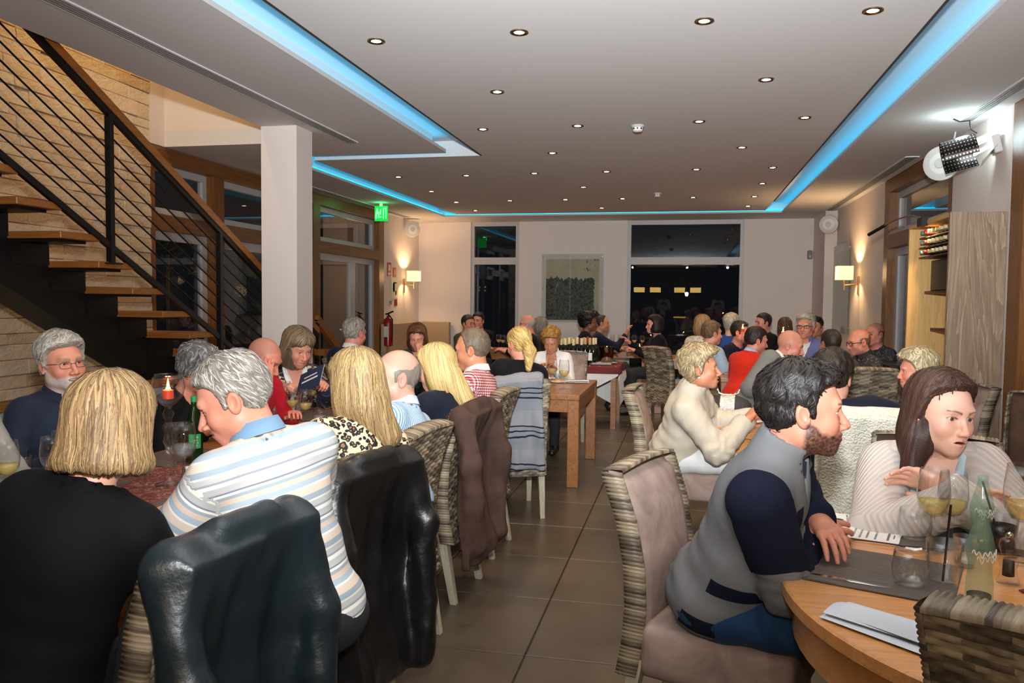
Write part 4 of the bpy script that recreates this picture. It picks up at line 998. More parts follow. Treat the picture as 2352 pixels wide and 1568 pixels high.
def chair(x, y, face, label, kind='suede', group='wicker dining chairs'):
    t = thing('dining_chair', label, 'chair', (x, y, 0), math.radians(face-90), group)
    w_ = link('wicker_weave', CH['weave'], t); w_['kind'] = 'stuff'; link('wicker_edge', CH['edge'], t)
    link('back_cushion', CH['back_'+kind], t); link('seat', CH['seat_'+kind], t)
    for k in range(4): link('leg', CH['leg%d' % k], t)
    return t
# --- coats hung over chair backs, in the chair's own frame
def leather(name, c, rough=0.32):
    t = NT(name); n = t.noise(t.coord(), 70, 4, 0.6); n2 = t.noise(t.coord(), 7, 4)
    t.base(t.mix(n2, lin(c), lin(tuple(min(255, v*1.6+6) for v in c)))); t.rough(t.math('ADD', t.math('MULTIPLY', n2, 0.18), rough-0.08)); t.b.inputs['Specular IOR Level'].default_value = 0.55
    t.bump(t.math('ADD', t.math('MULTIPLY', n, 0.3), n2), 0.35, 0.012); return t.m
def coat(x, y, face, label, name, mat, cat, low=0.24, wid=0.235, sleeves=(0.40, 0.40), seed=0, collar=True, fold=1.0, thick=0.022, h=0.011, top=0.985, front=0.62, arm=0.052, lop=0.0):
    t = thing(name, label, cat, (x, y, 0), math.radians(face-90))
    P, l0 = lattice((-0.40, -0.52, low-0.05), (0.40, 0.0, 1.10), h); X, Y, Z = P[..., 0], P[..., 1], P[..., 2]
    S_ = P+A3(seed*1.7, seed*0.9, seed*2.3)
    ybz = np.interp(Z, BZ, BY).astype(f32)
    fo = noise3(S_, (13, 3, 2.0))*0.030*fold*np.clip((top-Z)/0.35, 0, 1)+noise3(S_, (24, 8, 7))*0.009*fold
    tl = top+lop*X/0.25
    wz = wid*(0.97+0.20*np.clip((tl-Z)/0.7, 0, 1))
    yc = ybz-0.072-fo-0.05*np.clip((tl-Z)/0.7, 0, 1)-0.012*(X/wid)**2
    def slab(yc, th, zlo, zhi, w_): return np.maximum(np.maximum(np.abs(Y-yc)-th, np.abs(X)-w_), np.maximum(zlo+0.02*noise3(S_, (9, 3, 1))-Z, Z-zhi))
    d = slab(yc, thick, low, tl-0.02, wz)
    d = smin(d, slab(ybz+0.035, 0.014, front, tl-0.03, wz*0.96), 0.03)
    yt = yb(0.95)-0.018
    d = smin(d, cone(P, (-wid*0.86, yt, top-0.02-lop), (wid*0.86, yt, top-0.02+lop), 0.042, 0.042)+fo*0.3, 0.05)
    for i, s in enumerate((-1, 1)):
        if sleeves[i] is None: continue
        zs = sleeves[i]; a, b, c = (s*wid*0.94, yt-0.01, top-0.05+s*lop), (s*(wid+0.008), yt-0.075, 0.70), (s*(wid-0.03), yt-0.085, zs)
        sl_ = smin(cone(P, a, b, arm+0.006, arm), cone(P, b, c, arm, arm*0.84), 0.03)+noise3(S_, (13, 13, 7))*0.014*fold+noise3(S_, (30, 30, 22))*0.004*fold
        d = smin(d, sl_, 0.035)
    if collar: d = smin(d, cone(P, (-0.085, yt-0.03, top+0.012), (0.085, yt-0.03, top+0.012), 0.030, 0.030)+fo*0.3, 0.035)
    V, Q = surface_nets(d.astype(f32), l0, h); V = smooth_verts(V, Q, 1, 0.4)
    link(name+'_shell', mesh_np(name, V, Q, mat, {'tp': V}), t); return t
# --- tables
M_table = wood('warm_oak_table', (122, 76, 40), (164, 110, 64), axis=0, scale=0.9, rough=0.32, coat=0.15)
M_tableY = wood('warm_oak_table_long', (122, 76, 40), (164, 110, 64), axis=1, scale=0.9, rough=0.32, coat=0.15)
M_pine = wood('honey_table', (196, 132, 74), (226, 162, 98), axis=0, scale=0.7, rough=0.3, coat=0.3, spread=1.3)
def table(x0, y0, x1, y1, label, mat=None, leg=0.092, ztop=0.75, group=None):
    mat = mat or M_tableY; cx, cy = (x0+x1)/2, (y0+y1)/2; w_, l_ = x1-x0, y1-y0
    t = thing('dining_table', label, 'table', (cx, cy, 0), 0, group)
    m = MB(); m.box((0, 0, ztop-0.021), (w_, l_, 0.042), None, 0.004); m.build('tabletop', mat, t)
    for sx in (-1, 1):
        for sy in (-1, 1): m = MB(); m.box((sx*(w_/2-leg/2-0.004), sy*(l_/2-leg/2-0.004), (ztop-0.042)/2), (leg, leg, ztop-0.043), None, 0.004); m.build('leg', mat, t)
    a = leg+0.004
    for sx in (-1, 1): m = MB(); m.box((sx*(w_/2-0.02), 0, ztop-0.092), (0.022, l_-2*a, 0.098)); m.build('apron', mat, t)
    for sy in (-1, 1): m = MB(); m.box((0, sy*(l_/2-0.02), ztop-0.092), (w_-2*a, 0.022, 0.098)); m.build('apron', mat, t)
    return t
def round_table(cx, cy, r, label, mat, ztop=0.75):
    t = thing('round_table', label, 'table', (cx, cy, 0))
    m = MB(); m.lathe([(r-0.01, -0.042), (r, -0.036), (r, -0.006), (r-0.006, 0.0), (0.001, 0.0)], 72, (0, 0, ztop)); m.build('tabletop', mat, t, 40)
    m = MB(); m.lathe([(r-0.055, -0.16), (r-0.035, -0.155), (r-0.035, -0.043), (r-0.055, -0.043)], 64, (0, 0, ztop)); m.build('apron', mat, t, 40)
    m = MB(); m.lathe([(0.30, 0.0), (0.30, 0.03), (0.07, 0.07), (0.06, 0.3), (0.06, 0.55), (0.12, ztop-0.05)], 24); m.build('pedestal', mat, t, 40); return t
T_long = table(-2.50, 2.02, -1.52, 5.45, 'long oak table with a red runner shared by the left party')
T_two = table(-1.95, 6.40, -0.82, 7.72, 'oak table with thick square legs under the two white wine glasses')
T_far = table(-2.0, 12.95, -0.58, 13.75, 'oak table at the back wall between the windows', M_table)
T_round = round_table(1.085, 2.27, 0.815, 'round honey coloured table in the right foreground', M_pine)
T_round2 = round_table(0.72, 5.35, 0.62, 'round table in front of the elderly woman in cream', M_pine)
T_r3 = table(0.35, 8.3, 1.55, 9.6, 'oak table among the men at the back right', M_table)
T_l4 = table(-3.9, 8.05, -2.45, 8.75, 'oak table beside the woman eating', M_table)
T_b5 = table(-3.4, 11.9, -2.2, 12.7, 'oak table crowded with glasses at the back left', M_table)
T_b6 = table(-0.4, 11.0, 0.5, 11.8, 'dark oak table below the big back window', M_table)
# white-clothed serving table
st_ = thing('serving_table', 'small wine table hidden under its white cloth', 'table', (-1.22, 9.85, 0))
m = MB(); m.box((0, 0, 0.728), (0.9, 0.72, 0.03)); m.build('tabletop', M_table, st_)
for sx in (-1, 1):
    for sy in (-1, 1): m = MB(); m.box((sx*0.40, sy*0.31, 0.356), (0.06, 0.06, 0.712)); m.build('leg', M_table, st_)
M_linen = plain('white_linen', (232, 226, 220), 0.85, bump=0.15, bscale=300)
M_red = plain('dark_red_linen', (104, 34, 34), 0.85, bump=0.2, bscale=200, var=0.25, vscale=30)
def drape(name, label, cx, cy, z, hx, hy, drop, ang, mat, seed=0, corner=0.22, n=44):
    """square cloth laid over a table top: hanging sides gathered into folds, corners hanging lower"""
    m = MB(); ca, sa = math.cos(ang), math.sin(ang)
    def f(u, v):
        a, b = (u*2-1), (v*2-1); X, Y = a*(hx+drop), b*(hy+drop)
        if ang: X, Y = X*ca-Y*sa, X*sa+Y*ca
        ox, oy = max(0, abs(X)-hx), max(0, abs(Y)-hy); o = math.hypot(ox, oy)
        px, py = max(-hx, min(hx, X)), max(-hy, min(hy, Y))
        if o > 0:
            dx, dy = (ox*math.copysign(1, X))/o, (oy*math.copysign(1, Y))/o
            s_ = (X*0.7-Y*1.1)*11+seed; fl = 0.02+0.05*o+0.022*math.sin(s_)*min(1, o/0.15)
            return (px+dx*fl, py+dy*fl, -max(0, o-0.006))
        return (px, py, 0)
    m.grid(f, n, n); t = thing(name, label, 'tablecloth' if name == 'tablecloth' else 'table runner', (cx, cy, z)); m.build('cloth', mat, t, True); return t
drape('tablecloth', 'white tablecloth hanging from the wine table in a long point', -1.22, 9.85, 0.746, 0.452, 0.362, 0.28, 0.5, M_linen, 1.0)
drape('table_runner', 'dark red cloth over the white tablecloth under the ice bucket', -1.02, 9.85, 0.7495, 0.255, 0.37, 0.10, 0.0, M_red, 2.0)
# --- banquette along the stairs
M_grey = plain('grey_upholstery', (122, 118, 112), 0.9, bump=0.2, bscale=250)
bq = thing('banquette', 'long grey upholstered bench with an oak top rail below the stairs', 'bench', (-2.85, 3.9, 0))
m = MB(); m.box((0.0, 0, 0.24), (0.46, 4.2, 0.36), None, 0.01); m.build('base', M_grey, bq)
for k in range(4): m = MB(); m.box((0.02, -1.57+1.05*k, 0.45), (0.50, 1.04, 0.07), None, 0.02); m.build('seat_cushion', M_grey, bq)
for k in range(4): m = MB(); m.box((-0.21, -1.57+1.05*k, 0.72), (0.08, 1.03, 0.48), (0, -0.05, 0), 0.015); m.build('back_cushion', M_grey, bq)
m = MB(); m.box((-0.27, 0, 0.98), (0.08, 4.24, 0.045), None, 0.006); m.build('top_rail', M_oakY, bq)
m = MB(); m.box((-0.275, 0, 0.48), (0.03, 4.2, 0.96)); m.build('back_panel', M_oakY, bq)
# corner bench at the back left
cb = thing('corner_bench', 'beige high backed corner bench under the wall lamp', 'bench', (-5.0, 14.2, 0))
M_beige = plain('beige_upholstery', (176, 150, 118), 0.85, bump=0.1, bscale=120)
m = MB(); m.box((-0.06, -0.2, 0.55), (0.10, 1.9, 1.06), None, 0.012); m.build('back_panel', M_beige, cb)
m = MB(); m.box((0.26, 0.83, 0.55), (0.56, 0.10, 1.06), None, 0.012); m.build('back_panel', M_beige, cb)
m = MB(); m.box((0.26, -0.2, 0.40), (0.46, 1.9, 0.12), None, 0.02); m.build('seat', M_beige, cb)
# --- tall wine cabinet and sideboard at right
M_grain = None
def grain_mat():
    t = NT('limed_oak'); co = t.coord(); n0 = t.noise(t.mapping(co, (5, 5, 0.55)), 1.0, 4, 0.5, 1.2)
    wv = t.math('FRACT', t.math('MULTIPLY', n0, 9.0)); n = t.noise(t.mapping(co, (90, 90, 4)), 1.0, 3)
    f = t.math('ADD', t.math('MULTIPLY', wv, 0.35), t.math('MULTIPLY', n, 0.65))
    t.base(t.ramp(f, [(0.25, lin((128, 104, 82))), (0.6, lin((158, 134, 110))), (0.9, lin((198, 178, 154)))])); t.rough(0.55); t.bump(f, 0.1, 0.002); return t.m
M_grain = grain_mat()
M_maple = wood('cabinet_inside', (202, 152, 88), (226, 180, 112), axis=2, scale=0.8, rough=0.5)
cx0, cx1, cy0, cy1 = 1.957, XR-0.005, 6.775, 7.955
cab = thing('wine_cabinet', 'tall limed oak wine cabinet with an open lit side', 'cabinet', ((cx0+cx1)/2, (cy0+cy1)/2, 0))
ox, oy = (cx0+cx1)/2, (cy0+cy1)/2
def cbox(nm, a, b, mt, bev=0.0): m = MB(); m.span((a[0]-ox, a[1]-oy, a[2]), (b[0]-ox, b[1]-oy, b[2]), bev); return m.build(nm, mt, cab)
cbox('side_panel', (cx0, cy0, 0), (cx1, cy0+0.035, 2.21), M_grain); cbox('side_panel', (cx0, cy1-0.03, 0.9), (cx1, cy1, 2.21), M_maple)
cbox('top_panel', (cx0, cy0+0.035, 2.175), (cx1, cy1-0.03, 2.21), M_maple); cbox('back_panel', (cx1-0.02, cy0+0.035, 0.9), (cx1, cy1-0.03, 2.175), M_maple)
cbox('worktop', (cx0-0.02, cy0+0.035, 0.86), (cx1, cy1-0.03, 0.90), plain('dark_stone_top', (38, 34, 32), 0.3))
for zz in (1.92, 2.005, 2.09): cbox('bottle_rack', (cx0+0.06, cy0+0.035, zz-0.012), (cx1-0.02, cy1-0.12, zz), plain('rack_dark', (60, 46, 34), 0.5))
cbox('shelf', (cx0+0.10, cy0+0.035, 1.60), (cx1-0.02, cy1-0.18, 1.62), M_blk); cbox('shelf', (cx0+0.13, cy0+0.035, 1.28), (cx1-0.02, cy1-0.28, 1.30), plain('rack_dark', (60, 46, 34), 0.5))
cbox('base_unit', (cx0, cy0+0.035, 0.0), (cx1, cy1-0.03, 0.86), M_grain)
add_light('cabinet_lamp', 'SPOT', (cx0+0.05, 7.55, 2.16), 45.0, (1.0, 0.70, 0.34), aim=(cx0+0.22, 7.3, 1.3), shadow_soft_size=0.03, spot_size=math.radians(150), spot_blend=0.6)
# clip lamp on the cabinet top
cl_ = thing('clip_lamp', 'thin picture lamp on an arm clipped to the cabinet top', 'lamp', (cx0, 7.45, 2.21))
m = MB(); m.box((-0.02, 0, -0.012), (0.05, 0.14, 0.07)); m.build('clamp', M_blk, cl_)
m = MB(); m.tube([(-0.02, 0.04, 0.03), (-0.06, 0.25, 0.07), (-0.14, 0.45, 0.05), (-0.22, 0.55, 0.0)], 0.008); m.build('arm', M_chrome, cl_)
m = MB(); m.tube([(-0.20, 0.52, 0.01), (-0.30, 0.70, -0.06)], 0.016); m.build('lamp_head', M_blk, cl_)
sd = thing('sideboard', 'low limed oak sideboard with steel drawer pulls below the window', 'sideboard', (2.13, 9.1, 0))
m = MB(); m.box((0, 0, 0.455), (0.40, 1.6, 0.85)); m.build('body', M_grain, sd)
m = MB(); m.box((-0.01, 0, 0.90), (0.43, 1.64, 0.04), None, 0.004); m.build('worktop', plain('dark_stone_top', (38, 34, 32), 0.3), sd)
for i in range(3):
    for j in range(3):
        m = MB(); m.box((-0.206, -0.53+0.53*i, 0.74-0.27*j), (0.02, 0.515, 0.25), None, 0.003); dr = m.build('drawer', M_grain, sd)
        m = MB(); m.box((-0.226, -0.53+0.53*i, 0.79-0.27*j), (0.025, 0.13, 0.035), None, 0.003); m.build('drawer_pull', M_chrome, dr)
# things in the cabinet
def bottle_prof(r=0.037, H_=0.30, neck=0.014): return [(r*0.9, 0.0), (r, 0.006), (r, H_*0.58), (r*0.82, H_*0.66), (neck*1.15, H_*0.74), (neck, H_*0.80), (neck, H_*0.955), (neck*1.12, H_*0.96), (neck*1.12, H_*0.985), (neck*0.8, H_)]
M_wineb = plain('dark_bottle_glass', (14, 18, 14), 0.08, coat=0.3)
M_caps = [plain('foil_red', (150, 22, 20), 0.35), plain('foil_cream', (226, 206, 160), 0.45), plain('foil_orange', (190, 84, 36), 0.4), plain('foil_teal', (96, 150, 140), 0.4), plain('cork_gold', (198, 166, 104), 0.5)]
lb = MB(); lb.lathe(bottle_prof(), 10); lbm = lb.mesh('bottle_body', M_wineb, 40)
capm = []
for mt in M_caps: m = MB(); m.lathe([(0.0155, 0.225), (0.0165, 0.23), (0.0165, 0.302), (0.001, 0.303)], 10); capm.append(m.mesh('foil_cap', mt, 40))
rc = random.Random(3)
capn = ('red', 'cream', 'orange', 'teal', 'gold')
for ri, zz in enumerate((1.92, 2.005, 2.09)):
    for i in range(9):
        k = (3 if i == 8 else (0 if i in (0, 7) else (2 if i in (1,) else rc.choice((1, 4, 1)))))
        t = thing('wine_bottle', 'wine bottle lying %s from the near end of the %s cabinet rack, %s foil' % (('first', 'second', 'third', 'fourth', 'fifth', 'sixth', 'seventh', 'eighth', 'ninth')[i], ('lowest', 'middle', 'top')[ri], capn[k]), 'bottle', (2.305, cy0+0.10+i*0.108, zz+0.038), 0, 'bottles lying in the cabinet racks')
        t.rotation_euler = (0, -PI/2, 0)
        link('bottle_body', lbm, t); link('foil_cap', capm[k], t)
# --- wall things
def disc_speaker(loc, aim, label, r=0.15, glow=False, back=None):
    t = thing('wall_speaker', label, 'speaker', loc); d = Vector(aim)-Vector(loc); t.rotation_euler = d.to_track_quat('Z', 'Y').to_euler()
    m = MB(); m.lathe([(0.03, -0.12), (0.09, -0.105), (r*0.86, -0.05), (r, -0.005), (r*0.97, 0.012), (r*0.78, 0.022)], 32); m.build('housing', plain('speaker_white', (206, 202, 194), 0.45), t, 50)
    m = MB(); m.lathe([(r*0.78, 0.018), (r*0.5, 0.024), (0.045, 0.028), (0.044, 0.034), (0.001, 0.036)], 32); m.build('face', plain('speaker_face', (226, 224, 218), 0.5), t, 40)
    m = MB(); m.lathe([(0.042, 0.034), (0.038, 0.042), (0.001, 0.043)], 20); m.build('centre_cap', plain('speaker_cap', (196, 198, 186), 0.5), t, 40)
    m = MB(); m.tube([(0, 0, -0.11), (0, 0, -0.17)], 0.022); m.build('bracket', M_blk, t)
    return t
disc_speaker((-4.98, 14.30, 2.80), (-2.2, 10.5, 2.3), 'round grey swivel speaker on the left wall above the lamp')
disc_speaker((2.20, 13.78, 2.77), (0.9, 10.5, 2.3), 'round cream swivel speaker on the pillar at the back right')
p = at(2162, 375, Y=7.65); disc_speaker(tuple(p), tuple(p+np.array([-0.9, -1.3, -0.12])), 'round white swivel speaker hanging beside the perforated steel lamp')
m = MB(); m.tube([(p[0]+0.09, 7.70, p[2]+0.08), (p[0]+0.13, 7.74, ZC)], 0.008); m.tube([(p[0]+0.07, 7.73, p[2]-0.01), (XR, 7.78, p[2]-0.01)], 0.014)
tag(m.build('speaker_hanger', plain('speaker_white', (206, 202, 194), 0.45)), 'thin white rod and arm holding the speaker by the steel lamp', 'bracket')['kind'] = 'stuff'
# perforated steel uplighter (insect lamp)
il = thing('insect_lamp', 'perforated steel half cylinder lamp with a bright white tube', 'lamp', (2.14, 7.05, 2.70)); il.rotation_euler = (0, math.radians(-14), math.radians(-12))
def perf_mat():
    t = NT('perforated_steel'); a = t.attr('tp'); sx = t.new('SeparateXYZ', {0: a})
    fx = t.math('SUBTRACT', t.math('FRACT', sx.outputs[0]), 0.5); fy = t.math('SUBTRACT', t.math('FRACT', sx.outputs[1]), 0.5)
    d = t.math('SQRT', t.math('ADD', t.math('MULTIPLY', fx, fx), t.math('MULTIPLY', fy, fy)))
    hole = t.math('LESS_THAN', d, 0.2)
    t.base(t.mix(hole, lin((58, 52, 50)), lin((200, 195, 185)))); t.b.inputs['Metallic'].default_value = 0.9; t.rough(0.22); t.bump(t.math('SUBTRACT', 1.0, hole), 0.6, 0.003); return t.m
V = []; TP = []; Q = []; nA, nX, R_ = 26, 14, 0.135
for i in range(nX+1):
    for k in range(nA+1):
        a = math.radians(195-250*k/nA); V.append((-0.17+0.24*i/nX, math.cos(a)*R_, math.sin(a)*R_)); TP.append((i/nX*10, k/nA*18, 0))
for i in range(nX):
    for k in range(nA): a = i*(nA+1)+k; Q.append((a, a+1, a+nA+2, a+nA+1))
link('shade', mesh_np('shade', np.array(V), np.array(Q), perf_mat(), {'tp': np.array(TP)}), il)
m = MB(); m.grid(lambda u, v: (0.07+0.13*u, -0.125+0.02*u+0.20*v*(1-0.3*u), -0.05-0.06*(1-u)+0.04*u-0.02*v), 4, 4); m.build('flange', plain('lamp_end_plate', (150, 150, 148), 0.3, metal=0.6), il)
M_tube = emit('tube_white', (225, 250, 255), 14.0)
m = MB(); m.tube([(-0.02, -0.05, 0.04), (0.14, -0.05, 0.07), (0.17, -0.02, 0.075), (0.14, 0.01, 0.07), (-0.02, 0.01, 0.04)], 0.024, 10); m.build('lamp_tube', M_tube, il)
m = MB(); m.tube([(0.04, -0.03, -0.03), (0.15, -0.03, 0.0)], 0.014, 8); m.build('lamp_tube', M_tube, il)
m = MB(); m.box((0.20, 0, 0.0), (0.06, 0.16, 0.14), None, 0.006); m.build('mount', M_sash, il)
m = MB(); m.tube([(0.10, 0.02, 0.13), (0.06, 0.02, 0.18), (0.07, 0.0, 0.24), (0.0, -0.02, 0.25), (-0.04, -0.03, 0.285)], 0.006, 6); m.build('cable', M_blk, il)
add_light('insect_lamp_glow', 'POINT', (2.09, 7.05, 2.855), 6.0, (0.72, 0.95, 1.0), shadow_soft_size=0.05)
# wall lamps
M_shade = emit('lamp_shade_glow', (255, 206, 132), 2.6); M_brass = plain('brass', (190, 150, 90), 0.3, metal=0.9)
def sconce(loc, dx, label):
    t = thing('wall_lamp', label, 'lamp', loc); s = dx
    m = MB(); m.box((0.008*s, 0, 0.0), (0.016, 0.07, 0.26), None, 0.004); m.build('back_plate', M_brass, t)
    m = MB(); m.tube([(0.016*s, 0, 0.02), (0.20*s, 0, 0.0)], 0.011, 8); m.tube([(0.20*s, 0, -0.06), (0.20*s, 0, 0.10)], 0.012, 8); m.build('arm', M_brass, t)
    m = MB(); a = 0.105; q = [(-a, -a, 0.08), (a, -a, 0.08), (a, a, 0.08), (-a, a, 0.08), (-a, -a, 0.27), (a, -a, 0.27), (a, a, 0.27), (-a, a, 0.27)]
    m.add([(x+0.20*s, y*0.9, z) for x, y, z in q], [(0, 1, 5, 4), (1, 2, 6, 5), (2, 3, 7, 6), (3, 0, 4, 7)]); m.build('shade', M_shade, t)
    for zz, e, up_ in ((0.20, 16.0, 1), (0.14, 10.0, 0)):
        l = add_light('wall_lamp_bulb', 'SPOT', (loc[0]+0.19*s, loc[1], loc[2]+zz), e*2.0, (1.0, 0.62, 0.30), aim=(loc[0]+0.10*s, loc[1], loc[2]+(5 if up_ else -5)), shadow_soft_size=0.04, spot_size=math.radians(140), spot_blend=0.5)
    add_light('wall_lamp_glow', 'POINT', (loc[0]+0.34*s, loc[1]-0.02, loc[2]+0.17), 9.0, (1.0, 0.62, 0.30), shadow_soft_size=0.10)
    return t
sconce((XL, 14.25, 1.76), 1, 'square shaded brass wall lamp on the left wall')
sconce((XR, 12.10, 1.76), -1, 'square shaded brass wall lamp on the right wall')
# exit sign
ex = thing('exit_sign', 'green lit hanging exit sign over the glass doors', 'sign', (-4.69, 12.0, 2.72)); ex.rotation_euler = (0, 0, math.radians(3))
M_green = emit('exit_green', (0, 190, 60), 1.6); M_pict = emit('exit_white_green', (120, 255, 150), 2.0); M_gdark = plain('exit_frame', (180, 220, 180), 0.5)
m = MB(); m.box((0, 0, 0.12), (0.21, 0.02, 0.235)); m.build('panel', M_green, ex)
m = MB(); y = -0.012
for x0, x1, z0, z1 in ((0.03, 0.085, 0.19, 0.205), (0.03, 0.045, 0.04, 0.19), (0.072, 0.085, 0.04, 0.19), (-0.02, 0.0, 0.10, 0.18), (-0.075, -0.05, 0.15, 0.20), (-0.085, -0.03, 0.11, 0.15), (-0.09, -0.07, 0.04, 0.11), (-0.05, -0.03, 0.05, 0.11), (-0.025, 0.01, 0.055, 0.075)): m.box(((x0+x1)/2, y, (z0+z1)/2), (x1-x0, 0.004, z1-z0))
m.build('running_figure_pictogram', M_pict, ex)
m = MB(); m.box((0, 0, 0.255), (0.05, 0.03, 0.05)); m.build('hanger', M_sash, ex)
add_light('exit_glow', 'POINT', (-4.66, 11.9, 2.93), 1.2, (0.1, 1.0, 0.3), shadow_soft_size=0.06)
# notices by the left lamp
def notice(nm, label, y, z, w_, h_, cols, cat='sign'):
    t = thing(nm, label, cat, (XL+0.006, y, z)); m = MB(); m.box((0, 0, 0), (0.012, w_, h_)); m.build('panel', plain('%s_base' % nm, cols[0], 0.6), t)
    for k, (a, b, c, d_, col) in enumerate(cols[1]):
        m = MB(); m.box((0.0075, a*w_, b*h_), (0.003, c*w_, d_*h_)); m.build('print', plain('%s_print%d' % (nm, k), col, 0.6), t)
notice('fire_notice', 'narrow red fire notice beside the wood door frame', 13.49, 2.03, 0.17, 0.24, ((170, 60, 40), [(0, 0.12, 0.55, 0.42, (230, 210, 190)), (0, -0.32, 0.7, 0.10, (240, 220, 200))]))
notice('hose_notice', 'small orange square notice near the lamp', 13.76, 1.99, 0.14, 0.17, ((190, 92, 52), [(0, 0, 0.5, 0.5, (228, 150, 110))]))
notice('evacuation_plan', 'pale framed floor plan on the wall below the notices', 13.74, 1.70, 0.34, 0.40, ((206, 196, 168), [(0, 0, 0.86, 0.86, (222, 212, 182)), (-0.1, 0.05, 0.25, 0.4, (150, 150, 120)), (0.2, -0.2, 0.15, 0.2, (120, 140, 110)), (0.1, 0.25, 0.4, 0.05, (150, 90, 70))]), 'floor plan')
notice('small_label', 'small green and cream label under the floor plan', 13.55, 1.45, 0.17, 0.07, ((198, 190, 168), [(0, 0.1, 0.8, 0.3, (110, 120, 90)), (0, -0.3, 0.6, 0.15, (110, 120, 90))]))
notice('alarm_call_point', 'small red alarm call point box', 13.83, 1.45, 0.12, 0.12, ((150, 30, 28), [(0, 0, 0.6, 0.5, (120, 24, 26))]), 'alarm box')
# fire extinguisher
fe = thing('fire_extinguisher', 'red fire extinguisher hanging beside the glass door', 'fire extinguisher', (-5.0, 13.12, 0.70))
m = MB(); m.lathe([(0.07, 0), (0.085, 0.01), (0.085, 0.40), (0.07, 0.46), (0.03, 0.49), (0.025, 0.52)], 20); m.build('cylinder', plain('extinguisher_red', (150, 22, 22), 0.25, coat=0.4), fe, 40)
m = MB(); m.box((0, -0.086, 0.25), (0.09, 0.004, 0.18)); m.build('label', plain('extinguisher_label', (214, 200, 190), 0.6), fe)
m = MB(); m.tube([(0, 0, 0.52), (0, 0, 0.56), (0.10, -0.02, 0.60)], 0.014, 8); m.tube([(-0.05, 0, 0.55), (0.02, 0, 0.56)], 0.012, 8); m.build('valve', M_blk, fe)
m = MB(); m.tube([(0.02, -0.02, 0.54), (0.10, -0.06, 0.46), (0.10, -0.07, 0.2), (0.09, -0.06, 0.08)], 0.011, 8); m.build('hose', M_blk, fe)
# pictures: clear plates standing off the wall
M_acr = thin_glass('acrylic', (0.93, 0.955, 0.945), 1.0)
ap = thing('framed_print', 'large print of dark woodland behind clear glass on the back wall', 'picture', (-2.10, YB, 1.7))
def art_mat():
    t = NT('woodland_print'); co = t.coord(); s = t.new('SeparateXYZ', {0: co}); x, z = s.outputs[0], s.outputs[2]
    n = t.noise(t.mapping(co, (16, 1, 3)), 1.0, 4); edge = t.math('ADD', z, t.math('MULTIPLY', n, 0.22))
    ins = t.math('MULTIPLY', t.math('LESS_THAN', edge, 0.34), t.math('LESS_THAN', t.math('ABSOLUTE', t.math('ADD', x, t.math('MULTIPLY', t.noise(t.mapping(co, (4, 1, 26)), 1.0, 3), 0.10))), 0.46))
    ins = t.math('MULTIPLY', ins, t.math('GREATER_THAN', t.math('ADD', z, t.math('MULTIPLY', t.noise(t.mapping(co, (22, 1, 5)), 1.0, 3), 0.1)), -0.52))
    lf = t.math('ADD', t.math('MULTIPLY', t.noise(co, 9, 3, 0.6, 3.0), 0.6), t.math('MULTIPLY', t.noise(co, 30, 3, 0.7, 1.5), 0.4)); fol = t.ramp(lf, [(0.36, lin((14, 15, 18))), (0.47, lin((46, 46, 44))), (0.55, lin((112, 106, 90))), (0.62, lin((40, 50, 58)))])
    pap = t.mix(t.noise(co, 3.0, 4), lin((168, 150, 124)), lin((214, 198, 168)))
    bl = t.math('MULTIPLY', t.math('GREATER_THAN', t.noise(t.mapping(co, (20, 1, 9)), 1.0, 3), 0.62), t.math('MULTIPLY', t.math('GREATER_THAN', x, 0.08), t.math('GREATER_THAN', z, 0.32)))
    c = t.mix(bl, pap, lin((70, 78, 92))); t.base(t.mix(ins, c, fol)); t.rough(0.6); return t.m
m = MB(); m.box((0, -0.016, 0.02), (1.0, 0.006, 1.14)); m.build('print', art_mat(), ap)
m = MB(); m.box((0.0, -0.03, 0.045), (1.165, 0.008, 1.28)); m.build('glass_plate', M_acr, ap)
for sx in (-1, 1):
    for z in (-0.55, 0.04, 0.64): m = MB(); m.tube([(sx*0.56, 0, z), (sx*0.56, -0.04, z)], 0.009, 8); m.build('stud', M_chrome, ap)
mp = thing('glass_panel', 'tall clear glass panel held by studs beside the right lamp', 'picture', (XR, 13.30, 1.72))
m = MB(); m.box((-0.012, 0.0, 0), (0.006, 1.06, 1.18)); m.build('print', plain('pale_print', (150, 140, 124), 0.6, var=0.3, vscale=3), mp)
m = MB(); m.box((-0.035, 0.0, 0.02), (0.010, 1.36, 1.36)); m.build('glass_plate', thin_glass('green_acrylic', (0.80, 0.86, 0.82), 1.2), mp)
for sy in (-1, 1):
    for z in (-0.58, 0.02, 0.62): m = MB(); m.tube([(0, sy*0.63, z), (-0.045, sy*0.63, z)], 0.010, 8); m.build('stud', M_chrome, mp)
se = thing('wall_sensor', 'small grey sensor box high on the back wall corner', 'sensor', (2.11, YB, 2.36)); m = MB(); m.box((0, -0.03, 0), (0.08, 0.06, 0.15), None, 0.01); m.build('case', plain('sensor_grey', (120, 116, 112), 0.5), se); m = MB(); m.lathe([(0.025, 0), (0.02, 0.012), (0.001, 0.016)], 12); o = m.build('lens', M_sash, se); o.rotation_euler = (PI/2, 0, 0); o.location = (0, -0.06, -0.03)
